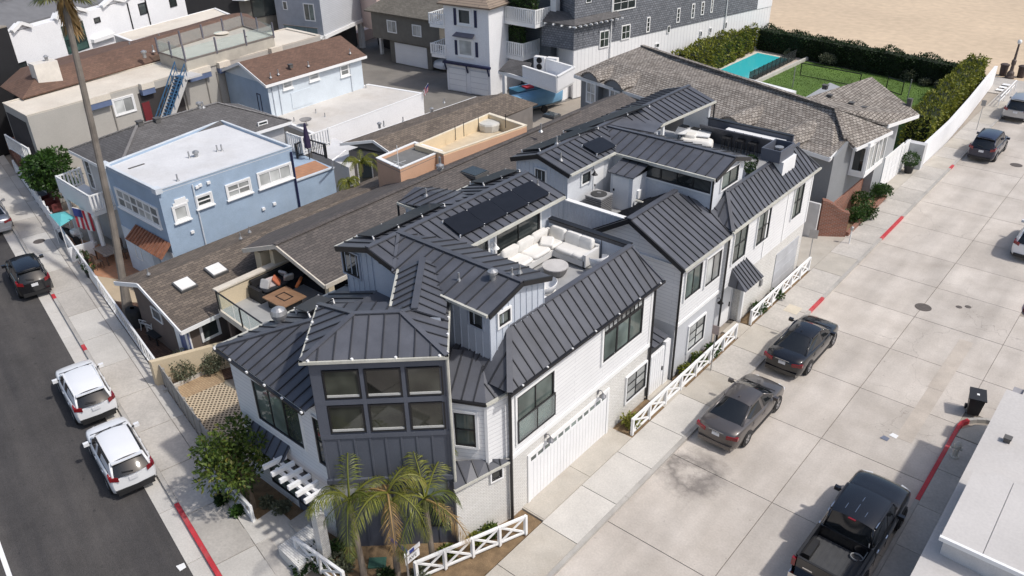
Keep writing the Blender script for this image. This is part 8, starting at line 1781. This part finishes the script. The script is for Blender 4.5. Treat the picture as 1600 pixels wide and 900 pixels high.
# ---- terrace furniture
def cushion(mb, c, sx, sy, sz, rz=0, tilt=0.0):
    m = Matrix.Rotation(rz, 4, 'Z') @ Matrix.Rotation(tilt, 4, 'X'); rows = []
    for f, s in ((-1, .80), (-.8, .95), (-.3, 1.0), (.3, 1.0), (.8, .95), (1, .8)):
        ring = []
        for a in range(17):
            t = 2 * math.pi * a / 16; cx, sx_ = math.cos(t), math.sin(t); e = .35
            ring.append(V(c) + m @ V((math.copysign(abs(cx) ** e, cx) * sx * s, math.copysign(abs(sx_) ** e, sx_) * sy * s, f * sz)))
        rows.append(ring)
    mb.grid(rows); mb.face(rows[-1][:-1]); mb.face(rows[0][:-1][::-1]); return mb
dz = 6.3
so_ = thing('sectional_sofa', 'white L shaped sectional sofa on the roof deck', 'sofa', (-3.8, 6.8, dz))
SFB = M('sofa_frame', (.66, .65, .63), .7, .04, 2)
part('base', MB().box(-4.75, -3.75, 5.0, 8.35, dz + .12, dz + .38), SFB, so_); part('base', MB().box(-3.75, -2.2, 7.35, 8.35, dz + .12, dz + .38), SFB, so_)
part('back', MB().box(-4.85, -4.68, 4.95, 8.4, dz + .12, dz + .72), SFB, so_); part('back', MB().box(-4.68, -2.2, 8.28, 8.42, dz + .12, dz + .72), SFB, so_)
part('arm', MB().box(-4.68, -3.75, 4.92, 5.04, dz + .12, dz + .66), SFB, so_); part('arm', MB().box(-2.26, -2.12, 7.35, 8.28, dz + .12, dz + .66), SFB, so_)
for x, y in ((-4.6, 5.1), (-3.85, 5.1), (-2.25, 7.45), (-2.25, 8.3), (-3.85, 7.3)): part('leg', MB().box(x - .03, x + .03, y - .03, y + .03, dz, dz + .13), BLACKM, so_)
for y in (5.6, 6.72): part('seat_cushion', cushion(MB(), (-4.2, y, dz + .47), .48, .56, .09), PLST, so_, smooth=True)
for x in (-4.2, -3.2, -2.55): part('seat_cushion', cushion(MB(), (x, 7.8, dz + .47), .48 if x < -4 else (.52 if x < -3 else .3), .49, .09), PLST, so_, smooth=True)
for y in (5.55, 6.5, 7.42): part('back_cushion', cushion(MB(), (-4.55, y, dz + .75), .49, .13, .25, rad(90), .2), PLST, so_, smooth=True)
for x in (-4.1, -3.3, -2.65): part('back_cushion', cushion(MB(), (x, 8.15, dz + .75), .4 if x < -3 else .33, .13, .25, 0, -.2), PLST, so_, smooth=True)
part('pillow', cushion(MB(), (-4.1, 7.4, dz + .66), .28, .28, .08, .5, .3), PLST, so_, smooth=True)
ct = thing('round_table', 'round drum coffee table before the white sofa', 'table', (-2.9, 6.4, dz)); part('drum', MB().lathe((-2.9, 6.4, dz), [(.36, 0), (.44, .1), (.5, .3), (.5, .36)], 24), M('table_base', (.17, .165, .16), .7), ct); part('table_top', MB().lathe((-2.9, 6.4, dz + .36), [(.52, 0), (.52, .04), (.3, .042), (.02, .042)], 24), M('table_stone', (.52, .5, .48), .6), ct)
for i, (x, y, a) in enumerate(((-1.6, 7.5, 1.2), (-1.9, 4.6, 2.6))):
    ch = thing('lounge_chair', ('white shell lounge chair right of the sofa', 'white shell lounge chair at the deck edge behind the slope')[i], 'chair', (x, y, dz), a, local=True); sh = MB(); rows = []
    for j in range(9):
        t = -2.2 + 4.4 * j / 8; rows.append([V((math.sin(t) * .36 * k, -math.cos(t) * -.36 * k * -1, .38 + h + .12 * math.cos(t))) for k, h in ((.3, 0), (.8, .02), (1.0, .2), (1.08, .36), (1.04, .37))])
    part('shell', sh.grid(rows), WHITE, ch, smooth=True); part('seat', MB().lathe((0, 0, .36), [(.3, 0), (.34, .05), (.05, .08)], 12), PLST, ch)
    for k in range(4): an = k * math.pi / 2 + .7; part('leg', MB().tube([(math.cos(an) * .15, math.sin(an) * .15, .36), (math.cos(an) * .26, math.sin(an) * .26, 0)], .015, 5), BLACKM, ch)
# condenser in the court
ac = thing('air_conditioner', 'round fan air conditioner unit in the white walled court', 'air conditioner', (-5.15, 12.6, 6.05)); ACM = M('ac_grey', (.16, .16, .165), .6, .1, 4)
part('casing', MB().obox((-5.15, 12.6, 6.5), (.42, 0, 0), (0, .42, 0), (0, 0, .45)), M('ac_inner', (.05, .05, .05), .7), ac)
for i in range(9): part('louver', MB().obox((-5.15, 12.6, 6.12 + i * .095), (.45, 0, 0), (0, .45, 0), (0, 0, .022)), ACM, ac)
part('top_panel', MB().obox((-5.15, 12.6, 6.97), (.46, 0, 0), (0, .46, 0), (0, 0, .025)), M('ac_light', (.36, .36, .36), .5), ac); part('grille', MB().lathe((-5.15, 12.6, 6.995), [(.38, 0), (.38, .03), (.3, .05), (.1, .06)], 16), M('ac_inner', (.05, .05, .05)), ac); part('fan_hub', MB().lathe((-5.15, 12.6, 7.05), [(.1, 0), (.1, .03), (.02, .04)], 10), ACM, ac)
# bar deck furniture
for i in range(5):
    x = -4.25 + i * .75 if i < 3 else (-7.0 + (i - 3) * .7); y = 23.4 if i < 3 else 23.6
    s_ = thing('bar_stool', 'black bar stool at the roof bar, %s' % ('left of the counter three', 'middle of the counter three', 'right of the counter three', 'left under the terrace roof', 'right under the terrace roof')[i], 'stool', (x, y, 6.08), group='bar stools'); part('seat', MB().obox((x, y, 6.84), (.22, 0, 0), (0, .2, 0), (0, 0, .03)), BLKP, s_)
    for a, b in ((-1, -1), (1, -1), (1, 1), (-1, 1)): part('leg', MB().bar((x + a * .18, y + b * .16, 6.82), (x + a * .22, y + b * .2, 6.08), .035, .035), BLKP, s_)
    part('footrest', MB().bar((x - .2, y - .18, 6.35), (x + .2, y - .18, 6.35), .03, .03), BLKP, s_)
q = P(1090, 208, 6.6); dt = thing('dining_table', 'white dining table under the terrace roof', 'table', (q.x, q.y - .5, 6.08)); part('table_top', MB().obox((q.x, q.y - .5, 6.8), (.9, .3, 0), (-.2, .55, 0), (0, 0, .03)), TRIM, dt)
for a in (-.6, .6): part('leg', MB().box(q.x + a - .04, q.x + a + .04, q.y - .54, q.y - .46, 6.08, 6.78), BLACKM, dt)
q = P(1088, 222, 6.5); lg = thing('covered_lounger', 'white cloth covered lounger on the bar deck', 'lounger', (q.x, q.y, 6.08)); part('cover', cushion(MB(), (q.x, q.y, 6.4), .9, .45, .3, .3), PLST, lg, smooth=True); part('pillow', cushion(MB(), (q.x - .4, q.y + .1, 6.75), .3, .3, .12, .3), PLST, lg, smooth=True)
# covered deck of the long house
RAT = M('black_rattan', (.014, .014, .016), .7, .2, 8); dz = 3.0
bs = thing('rattan_sofa', 'black L shaped rattan sofa with cushions on the covered deck', 'sofa', (-14.5, 2.4, dz))
part('base', MB().box(-16.1, -15.2, .7, 3.8, dz, dz + .42), RAT, bs); part('base', MB().box(-15.2, -12.6, 2.9, 3.8, dz, dz + .42), RAT, bs); part('back', MB().box(-16.15, -15.95, .7, 3.85, dz + .42, dz + .85), RAT, bs); part('back', MB().box(-15.95, -12.6, 3.65, 3.85, dz + .42, dz + .85), RAT, bs); part('arm', MB().box(-16.1, -15.2, .55, .7, dz, dz + .65), RAT, bs); part('arm', MB().box(-12.6, -12.45, 2.9, 3.8, dz, dz + .65), RAT, bs)
for x, y, sx, sy in ((-15.5, 1.5, .4, .7), (-15.5, 2.9, .4, .6), (-14.3, 3.3, .6, .35), (-13.2, 3.3, .5, .35)): part('seat_cushion', cushion(MB(), (x, y, dz + .5), sx, sy, .09), M('black_cushion', (.02, .021, .026), .9), bs, smooth=True)
for i, (px, py, c_) in enumerate(((414, 444, (.42, .41, .40)), (423, 441, (.45, .38, .37)), (432, 438, (.48, .14, .07)), (444, 428, (.45, .43, .41)), (451, 433, (.42, .41, .38)), (467, 441, (.52, .16, .05)))):
    q = P(px, py, dz + .75); cs = thing('throw_cushion', ('grey throw cushion, leftmost on the black sofa', 'pale pink throw cushion on the black sofa', 'orange throw cushion in the middle of the black sofa', 'light grey throw cushion leaning in the sofa corner', 'grey throw cushion fallen before the corner one', 'orange throw cushion on the right arm of the black sofa')[i], 'cushion', q, group='cushions on the black sofa'); part('pad', cushion(MB(), q, .24, .24, .07, .4 + i, 1.0), M('cushion_%s' % 'abcdef'[i], c_, .9, .1, 5), cs, smooth=True)
ft = thing('fire_table', 'square brown fire table on the covered deck', 'table', (-14.1, 1.1, dz)); part('body', MB().box(-14.7, -13.5, .6, 1.6, dz, dz + .5), RAT, ft); WD = M('brown_tabletop', (.26, .15, .085), .6, .2, 3); part('table_top', MB().box(-14.85, -13.35, .45, 1.75, dz + .5, dz + .56), WD, ft)
for a in ((-14.4, -13.8, .85, .9), (-14.4, -13.8, 1.3, 1.35), (-14.45, -14.4, .85, 1.35), (-13.8, -13.75, .85, 1.35)): part('burner_trim', MB().box(*a, dz + .56, dz + .575), BLACKM, ft)
# patio chairs and cover by the brown house
def plastic_chair(label, p, a):
    c = thing('plastic_chair', label, 'chair', (p.x, p.y, .06), a, local=True, group='plastic patio chairs'); PM = M('white_plastic', (.55, .55, .54), .5, .05, 4, local=True)
    part('seat', MB().obox((0, 0, .42), (.24, 0, 0), (0, .24, 0), (0, 0, .02)), PM, c)
    for s in (-1, 1):
        for y in (-.2, .2): part('leg', MB().bar((s * .22, y, .42), (s * .26, y * 1.2, 0), .05, .04), PM, c)
        part('arm', MB().tube([(s * .26, .2, .42), (s * .28, .18, .66), (s * .28, -.2, .66), (s * .24, -.26, .6)], .025, 6), PM, c)
    for i in range(5): x = -.18 + i * .09; part('back_slat', MB().bar((x, -.22, .44), (x * 1.15, -.32, .86 - abs(i - 2) * .03), .055, .02, up=(0, 1, 0)), PM, c)
    part('back_rim', MB().tube([(-.24, -.24, .44), (-.25, -.3, .75), (-.12, -.34, .9), (.12, -.34, .9), (.25, -.3, .75), (.24, -.24, .44)], .025, 6), PM, c)
plastic_chair('white plastic chair on the brick patio, nearer the dark grill', P(233, 515), 1.9); plastic_chair('white plastic chair on the brick patio, right one', P(243, 522), 1.7)
q = P(214, 508); gk = thing('covered_grill', 'black covered grill on the brick patio', 'grill', (q.x, q.y, .06)); part('cover', MB().grid([[V((q.x + math.cos(a * .524) * r * (1.5 if True else 1), q.y + math.sin(a * .524) * r, z)) for a in range(13)] for r, z in ((.36, .06), (.34, .5), (.36, .75), (.3, .95), (.1, 1.02))]), M('black_cover', (.018, .018, .018), .8, .3, 4, bump=.6, bscale=6), gk, smooth=True)
q = P(251, 533); ck = thing('dark_table', 'small dark wicker table beside the plastic chairs', 'table', (q.x, q.y, .06)); part('top', MB().obox((q.x, q.y, .5), (.45, 0, 0), (0, .4, 0), (0, 0, .03)), RAT, ck)
for a, b in ((-1, -1), (1, -1), (1, 1), (-1, 1)): part('leg', MB().box(q.x + a * .38 - .03, q.x + a * .38 + .03, q.y + b * .33 - .03, q.y + b * .33 + .03, .06, .48), RAT, ck)
# terracotta patio: dining set; porch: teal canopy, flag, motorcycle, red chairs
WDK = M('dark_wood', (.13, .085, .06), .7, .2, 4)
def dset(q, nm, lb):
    t = thing('patio_table', lb, 'table', (q.x, q.y, .07)); 
    for i in range(5): part('slat', MB().box(q.x - .8, q.x + .8, q.y - .45 + i * .18, q.y - .29 + i * .18, .72, .75), M('grey_wood', (.3, .25, .21), .8), t)
    for a, b in ((-1, -1), (1, -1), (1, 1), (-1, 1)): part('leg', MB().box(q.x + a * .7 - .03, q.x + a * .7 + .03, q.y + b * .38 - .03, q.y + b * .38 + .03, .07, .72), WDK, t)
q = P(172, 408); dset(q, '', 'wooden patio table on the terracotta patio beside the tall palm')
for i, (dx, dy, a) in enumerate(((-.5, -.85, 0), (.5, -.85, 0), (-.5, .85, math.pi), (.5, .85, math.pi))):
    c = thing('patio_chair', 'dark wooden chair at the terracotta patio table, %s' % ('street side left', 'street side right', 'house side left', 'house side right')[i], 'chair', (q.x + dx, q.y + dy, .07), a, local=True, group='patio table chairs')
    part('seat', MB().obox((0, 0, .43), (.22, 0, 0), (0, .22, 0), (0, 0, .02)), WDK, c); part('back', MB().obox((0, -.22, .7), (.21, 0, 0), (0, .02, 0), (0, 0, .2)), WDK, c)
    for a_, b_ in ((-1, -1), (1, -1), (1, 1), (-1, 1)): part('leg', MB().box(a_ * .19 - .02, a_ * .19 + .02, b_ * .19 - .02, b_ * .19 + .02, 0, .43 if b_ > 0 else .9), WDK, c)
q = P(100, 385); cv = thing('teal_canopy', 'teal square shade canopy beside the flag and balcony', 'canopy', (q.x, q.y, .1)); TL = M('teal_cloth', (.12, .46, .48), .75, .06, 1)
cc = [P(77, 335, 2.1), P(102, 330, 2.1), P(117, 340, 2.1), P(94, 354, 2.1)]; apx = sum(cc, V((0, 0, 0))) / 4 + V((0, 0, .25))
for i in range(4): part('cloth_panel', MB().slab([cc[i], cc[(i + 1) % 4], apx], .015), TL, cv); part('pole', MB().tube([V((cc[i].x, cc[i].y, .1)), cc[i]], .025, 6), TRIM, cv)
FLR = M('flag_red', (.5, .04, .06), .8); FLW = M('flag_white', (.75, .74, .74), .8); FLB = M('flag_blue', (.03, .05, .2), .8)
def flag(label, a, b, w, h):
    a, b = V(a), V(b); t = thing('flag', label, 'flag', a); part('pole', MB().tube([a, b], .02, 6), TRIM, t); d = (b - a).normalized(); dn = V((0, 0, -1)); st = a.lerp(b, .98)
    for i in range(7):
        p0 = st - d * (w * i / 7); p1 = st - d * (w * (i + 1) / 7); s_ = V((.02, .05, 0)) * math.sin(i * 1.1); part('stripe', MB().slab([p0 + s_, p1 + s_, p1 + dn * h + V((.04, -.03, 0)) * (i % 3), p0 + dn * h + V((.03, -.02, 0)) * (i % 3)], .008, up=False), (FLR, FLW)[i % 2], t)
    part('canton', MB().slab([st + V((.012, -.012, 0)), st - d * w * .5 + V((.012, -.012, 0)), st - d * w * .5 + dn * h * .4 + V((.02, -.02, 0)), st + dn * h * .4 + V((.02, -.02, 0))], .02, up=False), FLB, t)
flag('striped flag hanging from the balcony beside the teal canopy', P(136, 330, 2.7), P(112, 324, 3.0), .95, 1.25)
flag('small striped flag at the corner of the flat garage roof', P(659, 146, 3.05), P(669, 130, 3.9), .7, .5)
q = P(112, 382); mc = thing('motorcycle', 'dark motorcycle with white bag parked under the balcony', 'motorcycle', (q.x, q.y, .1), rad(100), local=True)
for y in (-.7, .7): part('wheel', MB().tube([(-.06, y, .3), (.06, y, .3)], .3, 16), TYRE, mc)
part('frame', MB().tube([(0, -.7, .3), (0, -.2, .5), (0, .4, .75), (0, .7, .3)], .06, 6), BLKP, mc); part('tank', cushion(MB(), (0, .2, .82), .16, .3, .12), BP, mc, smooth=True); part('seat', cushion(MB(), (0, -.35, .8), .15, .35, .07), BLKP, mc, smooth=True); part('handlebar', MB().tube([(-.38, .3, 1.05), (0, .45, .95), (.38, .3, 1.05)], .02, 6), CHROME, mc); part('bag', cushion(MB(), (0, -.75, .95), .2, .2, .15), WHITE, mc, smooth=True)
for i, (px, py) in enumerate(((76, 322), (88, 330))): q = P(px, py); c = thing('red_armchair', ('dark red patio armchair behind the picket fence, left', 'dark red patio armchair behind the picket fence, right')[i], 'chair', (q.x, q.y, .1)); RC = M('dark_red_wood', (.13, .03, .03), .7); part('seat', MB().obox((q.x, q.y, .42), (.3, 0, 0), (0, .3, 0), (0, 0, .04)), RC, c); part('back', MB().obox((q.x, q.y + .28, .75), (.3, 0, 0), (0, .03, 0), (0, 0, .3)), RC, c); part('arm', MB().box(q.x - .34, q.x - .28, q.y - .3, q.y + .3, .1, .65), RC, c); part('arm', MB().box(q.x + .28, q.x + .34, q.y - .3, q.y + .3, .1, .65), RC, c)
for i, (px, py) in enumerate(((143, 435), (135, 418))): q = P(px, py); pt = thing('patio_planter', ('dark planter by the picket fence, nearer the palm', 'dark planter by the picket fence gate')[i], 'planter', (q.x, q.y, .07)); part('pot', MB().lathe((q.x, q.y, .07), [(.18, 0), (.24, .45), (.2, .45)], 10), BLACKM, pt); m_ = MB(); blob_leaves(m_, V((q.x, q.y, .75)), .3, .3, .3, 160, .12); part('foliage', m_, LEAF_DK, pt)
# boat in the carport
q = P(842, 172); bt = thing('covered_boat', 'blue boat under a pale blue cover beside the carport', 'boat', (q.x, q.y, 0)); TB = M('boat_cover', (.16, .34, .52), .6, .12, 1); 
d_ = (P(880, 160) - P(815, 175)); d_.z = 0; d_.normalize(); s2 = V((-d_.y, d_.x, 0)); rows = []
for i in range(9): t_ = -2.6 + 5.0 * i / 8; w_ = .85 * (1 - max(0, t_ / 2.7) ** 3) ; rows.append([q + d_ * t_ + s2 * (w_ * x) + V((0, 0, z)) for x, z in ((-.75, .6), (-1, 1.3), (-.75, 1.62), (0, 1.85 - .06 * abs(t_)), (.75, 1.62), (1, 1.3), (.75, .6))])
part('cover', MB().grid(rows), TB, bt, smooth=True); part('hull', MB().grid([[p - V((0, 0, 0)) for p in (r[0], r[0].lerp(r[-1], .5) - V((0, 0, .35)), r[-1])] for r in rows]), M('hull_blue', (.03, .12, .2), .4), bt); part('trailer', MB().bar(q - d_ * 2.8 + V((0, 0, .3)), q + d_ * 2.8 + V((0, 0, .3)), .2, .12), MATS['galvanised'], bt)
for s in (-1, 1): w_ = q + s2 * s * .8 + V((0, 0, .3)); part('wheel', MB().tube([w_ - s2 * .1, w_ + s2 * .1], .3, 14), TYRE, bt)
q = P(825, 160); sb = thing('open_skiff', 'small blue open skiff with red seat left of the covered boat', 'boat', (q.x, q.y, 0)); part('hull', MB().obox(q + V((0, 0, 1.0)), d_ * 1.5, s2 * .75, (0, 0, .35)), M('hull_blue', (.03, .12, .2)), sb); part('rim', MB().bar(q - d_ * 1.5 + s2 * .75 + V((0, 0, 1.38)), q + d_ * 1.5 + s2 * .75 + V((0, 0, 1.38)), .1, .06), TB, sb); part('seat', MB().obox(q + V((0, 0, 1.4)), d_ * .4, s2 * .4, (0, 0, .08)), FLR, sb)
# roof deck furniture of the stair building
for i, (px, py, lb, m_) in enumerate(((346, 53, 'round pale table on the glass railed roof deck', 'table'), (385, 57, 'pale bench on the glass railed roof deck', 'bench'))):
    q = P(px, py, 7.0); t = thing('deck_' + m_, lb, m_, (q.x, q.y, 6.4)); part('top', MB().lathe((q.x, q.y, 7.05), [(.6, 0), (.6, .05), (.05, .05)], 14) if i == 0 else MB().obox((q.x, q.y, 6.85), (.3, 1.0, 0), (.3, -.1, 0), (0, 0, .05)), FLATC if i == 0 else WHITE, t); part('leg', MB().tube([(q.x, q.y, 6.4), (q.x, q.y, 7.05)], .06, 6), M('rail_brown', (.2, .2, .2)), t)
